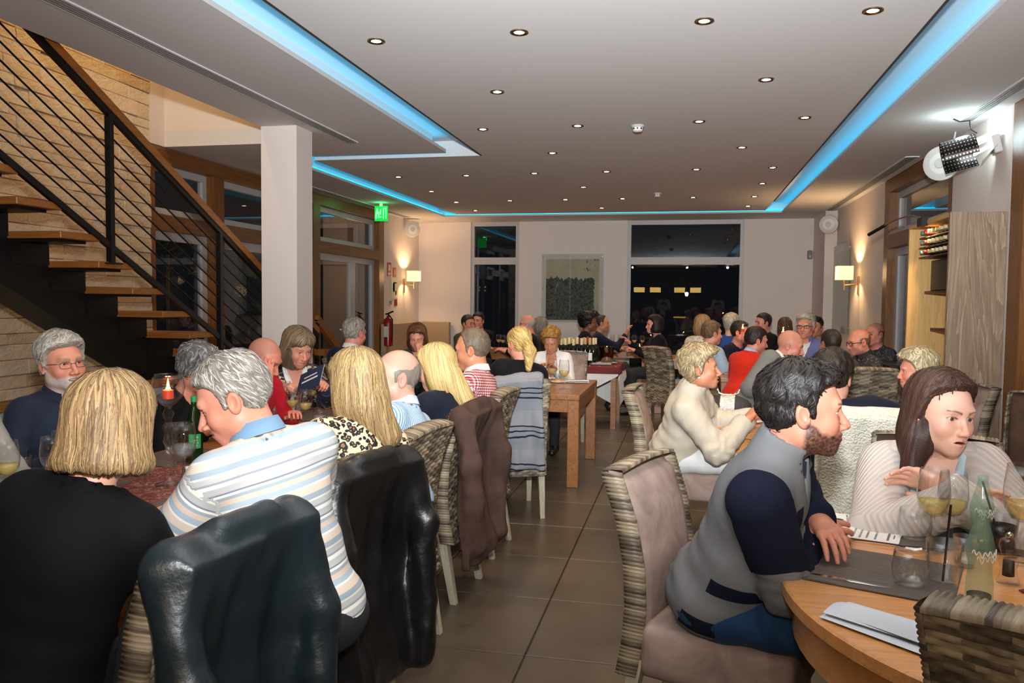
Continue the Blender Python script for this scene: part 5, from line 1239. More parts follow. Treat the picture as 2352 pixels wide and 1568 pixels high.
# smoke detectors, ceiling vents
for x, y, lab in ((-0.435, 7.03, 'white smoke detector on the near half of the ceiling'), (-0.42, 11.38, 'white smoke detector far down the ceiling')):
    t = thing('smoke_detector', lab, 'smoke detector', (x, y, ZC)); m = MB(); m.lathe([(0.055, 0), (0.056, -0.012), (0.05, -0.018)], 24); m.build('base', M_sash, t, 40); m = MB(); m.lathe([(0.043, -0.018), (0.042, -0.045), (0.03, -0.055), (0.001, -0.056)], 24); m.build('head', plain('detector_white', (222, 220, 216), 0.5), t, 40)
    for k in range(8): a = k*PI/4; m = MB(); m.box((0.043*math.cos(a), 0.043*math.sin(a), -0.03), (0.004, 0.012, 0.014), (0, 0, a)); m.build('slot', M_blk, t)
M_vent = plain('vent_grey', (150, 146, 143), 0.5); M_ventd = plain('vent_dark', (44, 40, 40), 0.7)
def vent(x0, x1, y0, y1, lab, n=4):
    t = thing('ceiling_vent', lab, 'vent', ((x0+x1)/2, (y0+y1)/2, ZC)); hx, hy = (x1-x0)/2, (y1-y0)/2
    m = MB(); m.span((-hx, -hy, -0.003), (hx, hy, 0.004)); m.build('backing', M_ventd, t)
    for a, b in (((-hx-0.012, -hy, -0.008), (-hx, hy, 0.001)), ((hx, -hy, -0.008), (hx+0.012, hy, 0.001)), ((-hx, -hy-0.012, -0.008), (hx, -hy, 0.001)), ((-hx, hy, -0.008), (hx, hy+0.012, 0.001))): m = MB(); m.span(a, b); m.build('frame', M_ceil2, t)
    for k in range(n): xx = -hx+(k+0.5)*2*hx/n; m = MB(); m.box((xx, 0, -0.006), (2*hx/n*0.62, 2*hy, 0.006)); m.build('slat', M_vent, t)
vent(-3.21, -3.11, 1.0, 7.33, 'long slotted ceiling vent left of the lit slot'); vent(2.15, 2.24, 3.0, 7.27, 'slotted ceiling vent near the steel lamp'); vent(2.155, 2.265, 8.94, 13.82, 'long slotted ceiling vent along the right wall'); vent(-5.06, -4.93, 9.9, 14.04, 'long slotted ceiling vent above the exit sign')
# bar behind the photographer: seen only in the dark windows
br = thing('bar_counter', 'dark bar counter behind the camera mirrored in the window', 'bar', (0.0, -3.2, 0)); m = MB(); m.box((0, 0, 0.55), (4.5, 0.5, 1.1)); m.build('counter', plain('bar_dark', (40, 28, 20), 0.5), br); m = MB(); m.box((0, 0.26, 0.9), (4.4, 0.02, 0.05)); m.build('light_strip', emit('bar_strip', (255, 190, 60), 5.0), br)
for k, x in enumerate((-1.9, -1.25, -0.28, 0.35)):
    t = thing('pendant_lamp', 'square yellow pendant lamp over the bar, %s from the left' % ('first', 'second', 'third', 'fourth')[k], 'lamp', (x, -3.2, 2.0), 0, 'pendant lamps over the bar')
    m = MB(); m.box((0, 0, 0.0), (0.42, 0.3, 0.2)); m.build('shade', emit('pendant_glow', (255, 205, 110), 9.0), t); m = MB(); m.tube([(0, 0, 0.1), (0, 0, 1.0)], 0.006, 6); m.build('cord', M_blk, t)
# outside the windows
pl = thing('garden_palm', 'spiky palm outside the glass door in the dark', 'plant', (-7.0, 12.6, -0.15)); m = MB(); m.tube([(0, 0, 0), (0.05, 0, 1.3)], 0.09, 8); m.build('trunk', plain('palm_trunk', (70, 58, 44), 0.9), pl)
rp = random.Random(2)
for k in range(16):
    a = k*2.4; e = rp.uniform(0.1, 1.2); m = MB(); L = 0.9
    d = Vector((math.cos(a)*math.cos(e), math.sin(a)*math.cos(e), math.sin(e))); s_ = Vector((-math.sin(a), math.cos(a), 0)); b = Vector((0.05, 0, 1.3))
    pts = [b+d*L*t_-Vector((0, 0, 0.35*t_*t_)) for t_ in (0, .35, .7, 1)]; wv = (0.02, 0.05, 0.035, 0.003)
    m.add([p_+s_*w_*sg for p_, w_ in zip(pts, wv) for sg in (-1, 1)], [(2*i, 2*i+1, 2*i+3, 2*i+2) for i in range(3)]); m.build('leaf', plain('palm_green', (74, 92, 52), 0.6), pl)
sh = thing('garden_shrub', 'leafy shrub outside the window by the stairs', 'plant', (-6.6, 9.3, -0.15)); m = MB()
for k in range(420):
    a, e, r_ = rp.uniform(0, 6.3), rp.uniform(-0.6, 1.5), rp.uniform(0.2, 0.75); c = Vector((math.cos(a)*math.cos(e)*r_, math.sin(a)*math.cos(e)*r_, 2.2+math.sin(e)*r_*0.8)); u_ = Vector((rp.uniform(-1, 1), rp.uniform(-1, 1), rp.uniform(-.5, .5))).normalized()*0.06; v_ = u_.cross(Vector((rp.random(), rp.random(), 1))).normalized()*0.025
    m.add([c-u_, c+v_, c+u_, c-v_], [(0, 1, 2, 3)])
tag(m.build('foliage', plain('shrub_green', (72, 84, 42), 0.6), sh), kind='stuff'); m = MB(); m.tube([(0, 0, 0), (0.03, 0, 2.2)], 0.04, 6); m.build('stem', plain('palm_trunk', (70, 58, 44), 0.9), sh)
gc = MB(); gc.span((-6.9, 14.6, -0.2), (-6.4, 15.1, 3.2)); struct(gc, 'terrace_column', plain('terrace_plaster', (196, 160, 130), 0.8))
add_light('terrace_lamp', 'POINT', (-5.8, 9.8, 1.6), 10.0, (1.0, 0.55, 0.2), shadow_soft_size=0.08); add_light('terrace_lamp', 'POINT', (-5.9, 13.6, 2.2), 9.0, (1.0, 0.75, 0.55), shadow_soft_size=0.08)
# ================================================================== CLOTH
def cloth(name, c, rough=0.85, var=0.12, bump=0.15, sheen=0.04, bs=350):
    if name in MATS: return MATS[name]
    t = NT(name); a = t.attr('tp'); n = t.noise(a, 18, 3); n2 = t.noise(a, bs, 2)
    l = lin(c); t.base(t.mix(n, tuple(v*(1-var) for v in l[:3])+(1,), tuple(min(1, v*(1+var)) for v in l[:3])+(1,))); t.rough(rough); t.b.inputs['Sheen Weight'].default_value = sheen; t.b.inputs['Specular IOR Level'].default_value = 0.2
    t.bump(n2, bump, 0.003); MATS[name] = t.m; return t.m
def stripes(name, axis, per, stops, bump=0.1, warp=0.0):
    t = NT(name); a = t.attr('tp'); s = t.new('SeparateXYZ', {0: a}); v = s.outputs[axis]
    if warp: v = t.math('ADD', v, t.math('MULTIPLY', t.noise(a, 6, 2), warp))
    f = t.math('FRACT', t.math('ADD', t.math('DIVIDE', v, per), 20.0)); t.base(t.ramp(f, [(p, lin(c)) for p, c in stops], 'CONSTANT')); t.rough(0.85); t.b.inputs['Specular IOR Level'].default_value = 0.2; t.bump(t.noise(a, 350, 2), bump, 0.003); return t.m
M_polo = stripes('striped_polo', 2, 0.150, [(0, (186, 186, 184)), (0.06, (232, 228, 220)), (0.13, (150, 158, 166)), (0.17, (188, 188, 186)), (0.27, (226, 220, 210)), (0.31, (158, 172, 182)), (0.42, (222, 204, 186)), (0.56, (236, 232, 224)), (0.60, (170, 186, 196)), (0.70, (216, 196, 178)), (0.80, (160, 172, 180)), (0.86, (240, 236, 228)), (0.91, (128, 138, 150)), (0.94, (190, 190, 190))])
M_pin = stripes('pinstripe_shirt', 0, 0.0125, [(0, (206, 222, 238)), (0.55, (112, 158, 200))])
M_whitesh = cloth('white_shirt', (226, 222, 218)); M_blackc = cloth('black_cloth', (13, 13, 15), var=0.3, sheen=0.02); M_navy = cloth('navy_cloth', (20, 24, 40)); M_navyb = cloth('navy_blazer', (22, 26, 48))
M_blacksheer = cloth('black_knit', (7, 7, 8), var=0.6, sheen=0.0)
def gingham():
    t = NT('red_gingham'); s = t.new('SeparateXYZ', {0: t.attr('tp')})
    f = [t.math('GREATER_THAN', t.math('FRACT', t.math('ADD', t.math('DIVIDE', s.outputs[k], 0.016), 20.0)), 0.5) for k in (0, 2)]
    m = t.math('MULTIPLY', t.math('ADD', f[0], f[1]), 0.5); t.base(t.ramp(m, [(0, lin((236, 226, 224))), (0.5, lin((190, 108, 110))), (1.0, lin((128, 26, 34)))])); t.rough(0.85); return t.m
M_ging = gingham()
def leopard():
    t = NT('leopard_print'); a = t.attr('tp'); n = t.noise(a, 26, 2)
    va = t.new('VectorMath', {0: a, 1: t.new('CombineXYZ', {0: t.math('MULTIPLY', n, 0.03), 1: 0.0, 2: t.math('MULTIPLY', n, 0.02)}).outputs[0]}, operation='ADD').outputs[0]
    vo = t.new('TexVoronoi', {'Vector': va, 'Scale': 58.0}).outputs['Distance']
    wob = t.math('ADD', vo, t.math('MULTIPLY', t.noise(a, 110, 2), 0.34))
    ring = t.ramp(wob, [(0.0, lin((150, 116, 78))), (0.34, lin((156, 118, 80))), (0.38, lin((26, 20, 18))), (0.66, lin((26, 20, 18))), (0.69, lin((222, 200, 166)))], 'CONSTANT'); t.base(ring); t.rough(0.75); return t.m
M_leo = leopard()
def sweater():
    t = NT('grey_navy_fleece'); a = t.attr('tp'); s = t.new('SeparateXYZ', {0: a}); r = t.new('SeparateColor', {0: t.attr('reg', 'Color')})
    arm = t.math('GREATER_THAN', r.outputs[0], 0.5); x, y, z = s.outputs
    ax = t.math('ABSOLUTE', x)
    def band(v, lo, hi): return t.math('MULTIPLY', t.math('GREATER_THAN', v, lo), t.math('LESS_THAN', v, hi))
    zs = t.math('ADD', z, t.math('MULTIPLY', y, -0.15))
    p1 = t.math('MULTIPLY', band(zs, 0.115, 0.165), band(y, -0.03, 0.3)); p2 = t.math('MULTIPLY', band(zs, -0.03, 0.03), band(y, -0.07, 0.3))
    p3 = t.math('MULTIPLY', t.math('MULTIPLY', band(z, 0.30, 0.43), t.math('GREATER_THAN', y, 0.03)), t.math('GREATER_THAN', ax, 0.05))
    slv = arm
    patch = t.math('MULTIPLY', arm, t.math('GREATER_THAN', r.outputs[2], 0.52))
    nv = t.math('MAXIMUM', slv, t.math('MULTIPLY', t.math('SUBTRACT', 1.0, arm), t.math('MAXIMUM', p3, t.math('MAXIMUM', p1, p2))))
    nv = t.math('MULTIPLY', nv, t.math('SUBTRACT', 1.0, patch)); n = t.noise(a, 240, 3)
    c = t.mix(nv, lin((118, 118, 120)), lin((26, 30, 46))); t.base(t.mix(t.math('MULTIPLY', n, 0.35), c, t.mix(1.0, c, (0.5, 0.5, 0.5, 1), 'MULTIPLY'))); t.rough(0.95); t.b.inputs['Specular IOR Level'].default_value = 0.1; t.bump(n, 0.3, 0.003); return t.m
M_sweat = sweater(); M_fleece = cloth('grey_fleece', (118, 118, 120), sheen=0.03); M_fleecen = cloth('navy_fleece', (26, 30, 46), sheen=0.03)
def knit(name, c, per=0.015):
    t = NT(name); a = t.attr('tp'); s = t.new('SeparateXYZ', {0: a}); f = t.math('SINE', t.math('MULTIPLY', s.outputs[2], 2*PI/per)); n = t.noise(a, 160, 3)
    h = t.math('ADD', f, t.math('MULTIPLY', n, 0.5)); l = lin(c); t.base(t.mix(t.math('MULTIPLY_ADD', f, 0.5, 0.5), tuple(v*0.86 for v in l[:3])+(1,), l)); t.rough(0.9); t.bump(h, 0.35, 0.005); return t.m
M_knit = knit('cream_knit', (208, 197, 190))
def dotted():
    t = NT('dotted_blue'); a = t.attr('tp'); vo = t.new('TexVoronoi', {'Vector': a, 'Scale': 58.0}).outputs['Distance']; t.base(t.mix(t.math('LESS_THAN', vo, 0.12), lin((186, 212, 220)), lin((70, 90, 110)))); t.rough(0.8); return t.m
M_dot = dotted()
def flecks(name, base, cols, scale=26, th=0.56):
    t = NT(name); a = t.attr('tp'); n = t.noise(t.mapping(a, (1, 1, 2.2)), scale, 3, 0.6, 1.0); vo = t.new('TexVoronoi', {'Vector': a, 'Scale': scale*0.7}).outputs['Color']; sc = t.new('SeparateColor', {0: vo}).outputs[0]
    fl_ = t.ramp(sc, [(i/len(cols), lin(c)) for i, c in enumerate(cols)], 'CONSTANT'); t.base(t.mix(t.math('GREATER_THAN', n, th), lin(base), fl_)); t.rough(0.8); return t.m
M_pat = flecks('navy_patterned_jacket', (22, 26, 44), [(176, 150, 116), (60, 70, 110), (206, 190, 160), (96, 66, 50)], 20, 0.54); M_flor = flecks('dark_floral', (30, 20, 34), [(206, 96, 90), (226, 150, 110), (120, 60, 110), (60, 80, 60)], 18, 0.55); M_spec = flecks('speckled_shirt', (26, 26, 34), [(150, 140, 140), (90, 86, 96)], 90, 0.58)
M_linenj = cloth('cream_linen', (188, 176, 158), var=0.06, bump=0.25); M_greyj = cloth('grey_jacket', (118, 116, 112)); M_redsw = cloth('red_sweater', (206, 44, 24)); M_redsh = cloth('red_jumper', (176, 24, 40)); M_check = cloth('blue_check_shirt', (140, 156, 190)); M_ltblue = cloth('light_blue_polo', (156, 176, 190)); M_lav = cloth('lavender_shirt', (104, 108, 150)); M_dkbrown = cloth('dark_brown_jacket', (66, 56, 48)); M_greysh = cloth('light_grey_shirt', (150, 146, 140)); M_navysh = cloth('navy_shirt', (34, 42, 58), var=0.35); M_greeng = cloth('grey_green_top', (58, 72, 68)); M_bluesw = cloth('blue_sweater', (40, 70, 130)); M_collarb = cloth('blue_collar', (120, 154, 184)); M_jeans = cloth('blue_jeans', (30, 58, 92), var=0.45); M_cream_t = cloth('white_trousers', (214, 212, 212)); M_check2 = cloth('blue_white_collar', (176, 186, 214))
M_pearl = plain('pearl', (236, 230, 220), 0.2, coat=0.5); M_goldr = plain('gold_earring', (206, 160, 70), 0.25, metal=0.9)
def at3(px, py, D): return tuple(at(px, py, D=D))
TABH = ((-0.14, 0.36, 0.80, 'relax'), (0.14, 0.36, 0.80, 'relax'))
LAPH = ((-0.12, 0.26, 0.70, 'relax'), (0.12, 0.26, 0.70, 'relax'))
# ---------------- the long table, near to far
person('blonde woman in black seen from behind at the near end of the table', at3(258, 988, 1.93), 97, seatxy=(-1.46, 1.52), lean=12, side=-2, hp=10, hy=-4, s=1.0, female=True, lvl=2, skin='fair', hair=H('bob', (196, 162, 114), (106, 80, 54), n=1600, zmin=-0.098, jit=0.14, add=[('ell', ((0, -0.022, -0.035), (0.101, 0.098, 0.105))), ('ell', ((0, -0.022, -0.075), (0.113, 0.106, 0.045)))]), tops=[dict(name='knit_top', mat=M_blacksheer, th=0.012, neck=0.058, hem=-0.30)], hands=((-0.36, 0.34, 0.80), (0.20, 0.40, 0.80)), elbow=((-0.9, -0.1, -0.4), (0.5, -0.2, -0.8)), legs=dict(mat=M_blackc))
person('grey haired man in striped polo shirt looking down at the table', at3(535, 918, 2.3), 150, seatxy=(-1.04, 2.10), hp=26, hy=54, s=0.97, lvl=2, skin='pink', head=dict(nose=1.15, lids=0.25, browc=(150, 140, 130), jaw=1.02), hair=H('short', (204, 198, 188), (128, 122, 114), line=LINE_M, t=0.009, vol=0.010, flow=(0, -0.7, 0), wd=0.004), tops=[dict(name='polo_shirt', mat=M_polo, sleeve=0.40, arm=0.008, hem=-0.16, collar=dict(mat=M_collarb, label='plain blue collar', r=0.064, h_=0.046))], hands=((-0.20, 0.46, 0.82), (0.10, 0.48, 0.82)), fat=0.02, elbow=((-0.5, -0.1, -0.8), (0.5, -0.3, -0.8)))
person('laughing white haired man with beard and glasses in navy shirt', at3(143, 835, 3.6), -18, lean=2, hy=-4, hp=-2, hr=4, lvl=2, skin='pink', head=dict(smile=1.0, mouth=0.005, beard=('full', (206, 200, 192)), browc=(150, 145, 140), lids=0.6, cheek=1.15, nose=1.05), hair=H('short', (232, 226, 212), (184, 178, 166), t=0.013, vol=0.016, front=0.004, flow=(0.3, -0.6, 0.2), wd=0.005, len=0.05), glasses=dict(mat=M_specs2, h_=0.0135), tops=[dict(name='shirt', mat=M_navysh, fold=1.3, collar=dict(mat=M_navysh, drop=0.05, gap=30))], hands=((-0.16, 0.32, 0.80), (0.20, 0.30, 0.80)))
person('person in pale grey shirt cut off by the left edge', (-2.66, 2.45, 1.25), -8, lean=5, lvl=1, skin='fair', hair=H('short', (120, 100, 80)), tops=[dict(name='shirt', mat=M_greysh, fold=1.2, collar=dict(mat=M_greysh))], hands=((-0.1, 0.42, 0.80), (0.22, 0.44, 0.82, 'grip')))
person('grey haired woman in black beside the candle stand', at3(455, 850, 4.4), -5, lean=16, hp=22, hy=14, female=True, lvl=1, skin='pink', earrings=M_goldr, hair=H('wavyshort', (176, 176, 178), (92, 92, 96), swirl=1.4), tops=[dict(name='top', mat=M_blackc, v=(0.13, 0.05))], hands=TABH)
person('bald man in red jumper resting his face on his hand', at3(607, 826, 4.75), -22, lean=20, hp=28, hy=22, lvl=1, skin='red', head=dict(scalp=(150, 110, 100), browc=(130, 100, 80)), glasses=dict(), tops=[dict(name='jumper', mat=M_redsh, collar=dict(mat=M_redsh))], hands=((-0.14, 0.36, 0.80), ('H', 0.075, 0.115, -0.125, 'relax', (-0.10, -0.12, 1.0), (-0.7, -0.6, 0.0))), elbow=((-0.5, -0.2, -0.8), (0.5, 0.3, -0.9)))
person('brown haired woman with glasses reading a menu card', at3(684, 800, 5.55), -48, lean=6, hp=20, hy=16, female=True, lvl=1, skin='pink', hscale=1.08, glasses=dict(), head=dict(lids=0.5), hair=H('bob', (166, 142, 112), (96, 76, 58), line=([-0.13, -0.05, 0.03, 0.05, 0.07, 0.11], [-0.1, -0.08, 0.02, 0.032, 0.036, 0.038]), zmin=-0.14, front=0.012), tops=[dict(name='blouse', mat=M_whitesh, th=0.004, v=(0.16, 0.05)), dict(name='jacket', mat=M_pat, th=0.018, v=(0.40, 0.085), arm=0.006)], hands=((-0.12, 0.34, 0.93, 'grip', (0.15, 1, 0.1), (0.5, 0, -0.8)), (0.14, 0.34, 0.92, 'grip', (-0.15, 1, 0.1), (-0.5, 0, -0.8))))
person('long haired blonde woman in leopard print blouse', at3(815, 885, 2.95), 140, seatxy=(-1.18, 2.62), lean=12, hp=8, hy=8, female=True, lvl=2, skin='fair', hair=H('long', (204, 172, 120), (122, 94, 62), n=1600, jit=0.16, swirl=0.35, add=[('ell', ((0, -0.028, -0.05), (0.104, 0.096, 0.125))), ('cone', ((0.0, -0.07, -0.08), (0.05, -0.10, -0.19), 0.074, 0.05))]), tops=[dict(name='blouse', mat=M_leo, fold=1.2, arm=0.008)], hands=TABH)
person('bald man in blue and white striped shirt turning to the left', at3(908, 868, 3.62), 178, seatxy=(-1.20, 3.30), lean=6, hy=36, hp=2, lvl=2, skin='fair', head=dict(nose=1.2, beard=('stubble', (130, 120, 112)), scalp=(150, 130, 118), browc=(90, 80, 74), jaw=1.0, cheek=0.95), hair=H('fringe', (150, 140, 130), (120, 110, 100), t=0.0025, len=0.015, n=250), tops=[dict(name='shirt', mat=M_pin, fold=1.2, arm=0.010, collar=dict(mat=M_pin))], hands=TABH)
person('straight haired blonde woman in navy jacket', at3(1000, 848, 4.3), 160, seatxy=(-1.27, 4.02), lean=6, hp=16, hy=8, female=True, lvl=1, skin='fair', hair=H('long', (232, 204, 142), (184, 148, 88), n=1500, jit=0.06, add=[('ell', ((0, -0.025, -0.04), (0.098, 0.09, 0.12))), ('cone', ((0.01, -0.07, -0.07), (0.04, -0.11, -0.20), 0.068, 0.05))]), tops=[dict(name='jacket', mat=M_navy)], hands=TABH)
person('man with glasses in red gingham shirt', at3(1083, 804, 4.95), 178, seatxy=(-1.24, 4.72), lean=6, hp=8, hy=4, lvl=1, skin='tan', head=dict(browc=(70, 56, 46), nose=1.1), glasses=dict(), hair=H('thin', (96, 82, 70), (130, 112, 92), t=0.006), tops=[dict(name='shirt', mat=M_ging, collar=dict(mat=M_ging), arm=0.008)], hands=TABH)
person('blonde woman with a ponytail in black jacket at the oak table corner', at3(1192, 792, 5.85), 122, seatxy=(-1.22, 5.64), lean=10, hp=14, hy=14, female=True, lvl=1, skin='pink', hair=H('short', (240, 208, 138), (196, 150, 80), line=LINE_F, t=0.010, vol=0.006, flow=(0, -1.4, -0.3), len=0.10, n=700, steps=8, add=[('cone', ((0, -0.105, 0.0), (-0.02, -0.15, -0.08), 0.034, 0.042)), ('cone', ((-0.02, -0.15, -0.08), (-0.05, -0.15, -0.20), 0.044, 0.022))], lo=(-0.14, -0.24, -0.25)), tops=[dict(name='jacket', mat=M_blackc, th=0.016, arm=0.012)], hands=((-0.08, 0.40, 0.80), (0.10, 0.36, 0.80)), elbow=((-0.5, -0.2, -0.8), (0.95, 0.05, -0.35)))
person('woman in open white shirt looking down behind two wine glasses', at3(1266, 784, 8.2), -91, lean=6, hp=24, female=True, lvl=1, skin='tan', head=dict(lids=0.3), hair=H('wavyshort', (216, 164, 84), (140, 92, 40), swirl=0.5, flow=(0, -0.9, 0)), tops=[dict(name='shirt', mat=M_whitesh, v=(0.26, 0.055), collar=dict(mat=M_whitesh, gap=48, drop=0.07, h_=0.05), arm=0.012, fold=1.4)], hands=((-0.08, 0.30, 0.82), (0.08, 0.32, 0.82)))
# ---------------- further back on the left
person('white haired man in navy blazer seen from behind', at3(815, 766, 6.9), 66, lean=6, hp=6, hy=4, lvl=1, skin='red', hair=H('short', (190, 182, 168), (140, 130, 116), flow=(0, -0.4, 0)), glasses=dict(), tops=[dict(name='shirt', mat=M_whitesh, th=0.006, collar=dict(mat=M_whitesh)), dict(name='blazer', mat=M_navyb, th=0.020, arm=0.012, v=(0.3, 0.07))], hands=TABH)
person('brown haired woman eating with her hand at her mouth', at3(958, 776, 8.2), -72, lean=8, hp=18, hy=-6, female=True, lvl=1, skin='pink', hscale=1.06, head=dict(lids=0.25), hair=H('bob', (140, 98, 62), (88, 58, 36), zmin=-0.13), tops=[dict(name='top', mat=M_greeng, v=(0.10, 0.05))], hands=(('H', -0.03, 0.14, -0.13, 'pinch', (0.15, -0.1, 0.9), (0.2, -1, 0)), (0.16, 0.36, 0.80)))
def far(label, px, py, D, face, skin, hair, mat, female=False, hands=TABH, lvl=0, **k):
    tp = k.pop('tops', None) or [dict(name=k.pop('nm', 'jacket'), mat=mat, h=0.024, **k.pop('top', {}))]
    return person(label, at3(px, py, D*0.93), face, female=female, skin=skin, hair=hair, tops=tp, hands=hands, lvl=lvl, **k)
far('man in dark jacket and glasses by the tall narrow window', 1076, 744, 12.4, -20, 'tan', H('short', (60, 52, 46), t=0.004), M_dkbrown, glasses=dict(), hy=-10, lean=12)
far('dark haired person resting chin on hand by the narrow window', 1098, 737, 13.1, -100, 'red', H('short', (46, 36, 32)), M_blackc, hands=(('H', -0.02, 0.10, -0.19, 'fist', (0, 0, 1), (0, -1, 0)), (0.14, 0.36, 0.80)))
far('bald man with white beard in black jacket', 1210, 744, 12.1, 188, 'pink', H('fringe', (190, 186, 180), t=0.003), M_blackc, head=dict(beard=('full', (200, 196, 190))), glasses=dict(mat=M_specs2), lean=4)
far('grey haired woman behind the bald bearded man', 1240, 748, 13.2, 150, 'pink', H('bob', (168, 160, 150), (120, 112, 104)), M_dkbrown, True)
far('man with large dark curly hair in profile', 1354, 741, 12.0, 10, 'brown', H('curly', (16, 13, 12), (26, 22, 20), t=0.04, vol=0.03, amp=0.008), M_blackc, lean=8)
far('man facing right with raised hand before the back wall', 1383, 743, 12.8, 8, 'tan', H('thin', (50, 40, 34), t=0.003), M_navy, hands=((-0.14, 0.36, 0.80), (0.06, 0.42, 1.02, 'relax', (0, 0.3, 1))), lean=4)
far('dark haired woman in black facing left below the big window', 1502, 746, 11.6, 196, 'pink', H('bob', (44, 30, 26), (26, 20, 18), zmin=-0.10), M_blackc, True, hands=((-0.14, 0.40, 0.86, 'grip'), (0.2, 0.40, 0.95, 'relax', (0, .6, .6))), lean=8)
# ---------------- the crowd at the back right
far('person in cream patterned top with brown hair at the far right tables', 1614, 748, 10.6, 60, 'fair', H('bob', (150, 112, 70), (196, 156, 104)), flecks('cream_print', (206, 196, 184), [(40, 40, 60), (120, 100, 90)], 24, 0.58), True)
far('man in pale blue polo shirt seen from behind', 1636, 766, 9.4, 42, 'pink', H('short', (112, 84, 52), (150, 118, 78), t=0.012), M_ltblue, nm='polo_shirt', top=dict(sleeve=0.4), hy=-14, lean=14)
far('white haired person in blue sweater', 1680, 746, 10.6, 70, 'fair', H('short', (236, 226, 200), (206, 192, 160), t=0.014, vol=0.016), M_bluesw, nm='sweater')
far('dark haired man in dark zip top facing right', 1702, 764, 9.9, -38, 'red', H('short', (44, 34, 30), t=0.006), M_navy, nm='zip_top', lean=10, hy=14, lvl=1)
far('dark haired man in bright red sweater seen from behind', 1738, 783, 8.5, 40, 'red', H('short', (40, 28, 26), (64, 46, 40), t=0.010), M_redsw, tops=[dict(name='sweater', mat=M_redsw, th=0.016, h=0.02, collar=dict(mat=M_check2, label='blue and white checked collar'))], hy=-26, hp=10, lean=18, lvl=1)
far('man in black jacket facing left in front of the pale wall', 1752, 742, 11.4, 205, 'red', H('short', (60, 44, 36), t=0.006), M_blackc, lean=4, tops=[dict(name='shirt', mat=M_whitesh, th=0.004, h=0.024), dict(name='jacket', mat=M_blackc, th=0.018, h=0.024, v=(0.3, 0.06))])
far('woman with straight brown hair seen from behind at the back', 1803, 752, 11.8, 80, 'fair', H('bob', (110, 74, 44), (74, 50, 32), zmin=-0.15), M_blackc, True)
far('white haired man with dark glasses in lavender shirt', 1850, 750, 9.3, -112, 'red', H('short', (222, 214, 196), (180, 170, 150), t=0.012, vol=0.016, flow=(0.4, -0.5, 0)), M_lav, glasses=dict(rim=0.0026), lvl=1, hscale=1.05, tops=[dict(name='undershirt', mat=M_whitesh, th=0.003, h=0.02), dict(name='shirt', mat=M_lav, th=0.016, h=0.02, v=(0.17, 0.06), collar=dict(mat=M_lav, gap=44))])
far('dark haired person half hidden behind the lavender shirt', 1872, 752, 10.4, -120, 'tan', H('short', (40, 32, 28)), M_dkbrown)
far('bald man with moustache in grey jacket', 1816, 794, 7.2, -18, 'red', None, M_greyj, lvl=1, seatxy=(0.46, 6.95), head=dict(scalp=(160, 120, 100), beard=('moustache', (90, 76, 66)), browc=(90, 70, 56)), hp=16, hy=4, lean=18, tops=[dict(name='shirt', mat=M_whitesh, th=0.004, h=0.02, collar=dict(mat=M_whitesh)), dict(name='jacket', mat=M_greyj, th=0.020, h=0.018, v=(0.34, 0.075), arm=0.012)])
far('man with cropped dark hair and brown jacket seen from behind', 1907, 790, 7.8, 110, 'tan', H('thin', (52, 42, 34), t=0.004), M_dkbrown, lvl=1, lean=14, hp=8, head=dict(scalp=(80, 60, 48)))
far('bald man with thick black glasses in speckled shirt', 1972, 786, 8.3, 196, 'red', H('fringe', (120, 96, 84), t=0.002, n=100), M_spec, lvl=1, glasses=dict(rim=0.003), hp=10, lean=14, nm='shirt', head=dict(beard=('stubble', (150, 110, 92))), top=dict(collar=dict(mat=M_spec)))
far('shaven headed man behind the speckled shirt', 2008, 768, 9.2, 215, 'red', H('fringe', (110, 80, 66), t=0.002, n=60), M_spec, head=dict(scalp=(120, 84, 70)))
# ---------------- two people standing at the bar, seen only as reflections in the window
for lab, x, y, fc in (('man in white shirt standing by the bar, mirrored left of the flash', -0.88, -2.3, 90), ('man in white shirt standing by the bar, mirrored right of the flash', 1.20, -2.3, 100)):
    person(lab, (x, y, 1.74), fc, lean=2, lvl=0, skin='dark', seat=0.93, hair=H('short', (20, 18, 18), t=0.004), tops=[dict(name='shirt', mat=M_whitesh, h=0.024)], hands=((-0.08, 0.24, 1.42), (0.10, 0.24, 1.42)), knees=(0.10, 0.03))
# ---------------- right foreground tables
person('elderly woman with curly fair hair in cream linen jacket', at3(1610, 847, 4.7), -6, seatxy=(-0.04, 5.14), lean=24, hy=2, hp=-4, female=True, lvl=2, skin='tan', head=dict(mouth=0.004, nose=1.0, jaw=0.95, lids=0.8, browc=(150, 120, 90)), earrings=M_pearl, hair=H('wavyshort', (196, 174, 132), (118, 98, 72), n=1100, ears=True), tops=[dict(name='linen_jacket', mat=M_linenj, th=0.018, arm=0.012, fold=2.0, hi=0.42, hem=-0.22)], hands=((-0.05, 0.46, 0.82, 'flat'), (0.16, 0.42, 0.82, 'relax')), legs=dict(mat=M_cream_t), fat=0.015)
person('white haired woman in dark floral blouse by the cabinet', at3(2104, 852, 5.1), 176, seatxy=(1.58, 5.93), lean=8, hp=4, hy=4, female=True, lvl=1, skin='pink', hair=H('wavyshort', (240, 226, 186), (200, 184, 144), line=LINE_F, swirl=0.7), tops=[dict(name='blouse', mat=M_flor, v=(0.08, 0.05))], hands=((-0.10, 0.40, 0.82, 'grip'), (0.10, 0.38, 0.82)))
person('dark haired person in navy jacket seen from behind the white cardigan', at3(1912, 868, 4.3), 76, seatxy=(0.88, 4.48), s=1.08, lean=10, side=6, hp=10, hy=-10, lvl=1, skin='fair', hair=H('short', (66, 54, 44), (40, 32, 28), t=0.016, vol=0.012), tops=[dict(name='jacket', mat=M_navy, th=0.02, arm=0.012)], hands=((-0.14, 0.36, 0.80), (0.34, 0.32, 0.82)), elbow=((-0.5, -0.2, -0.8), (0.95, -0.1, -0.25)))
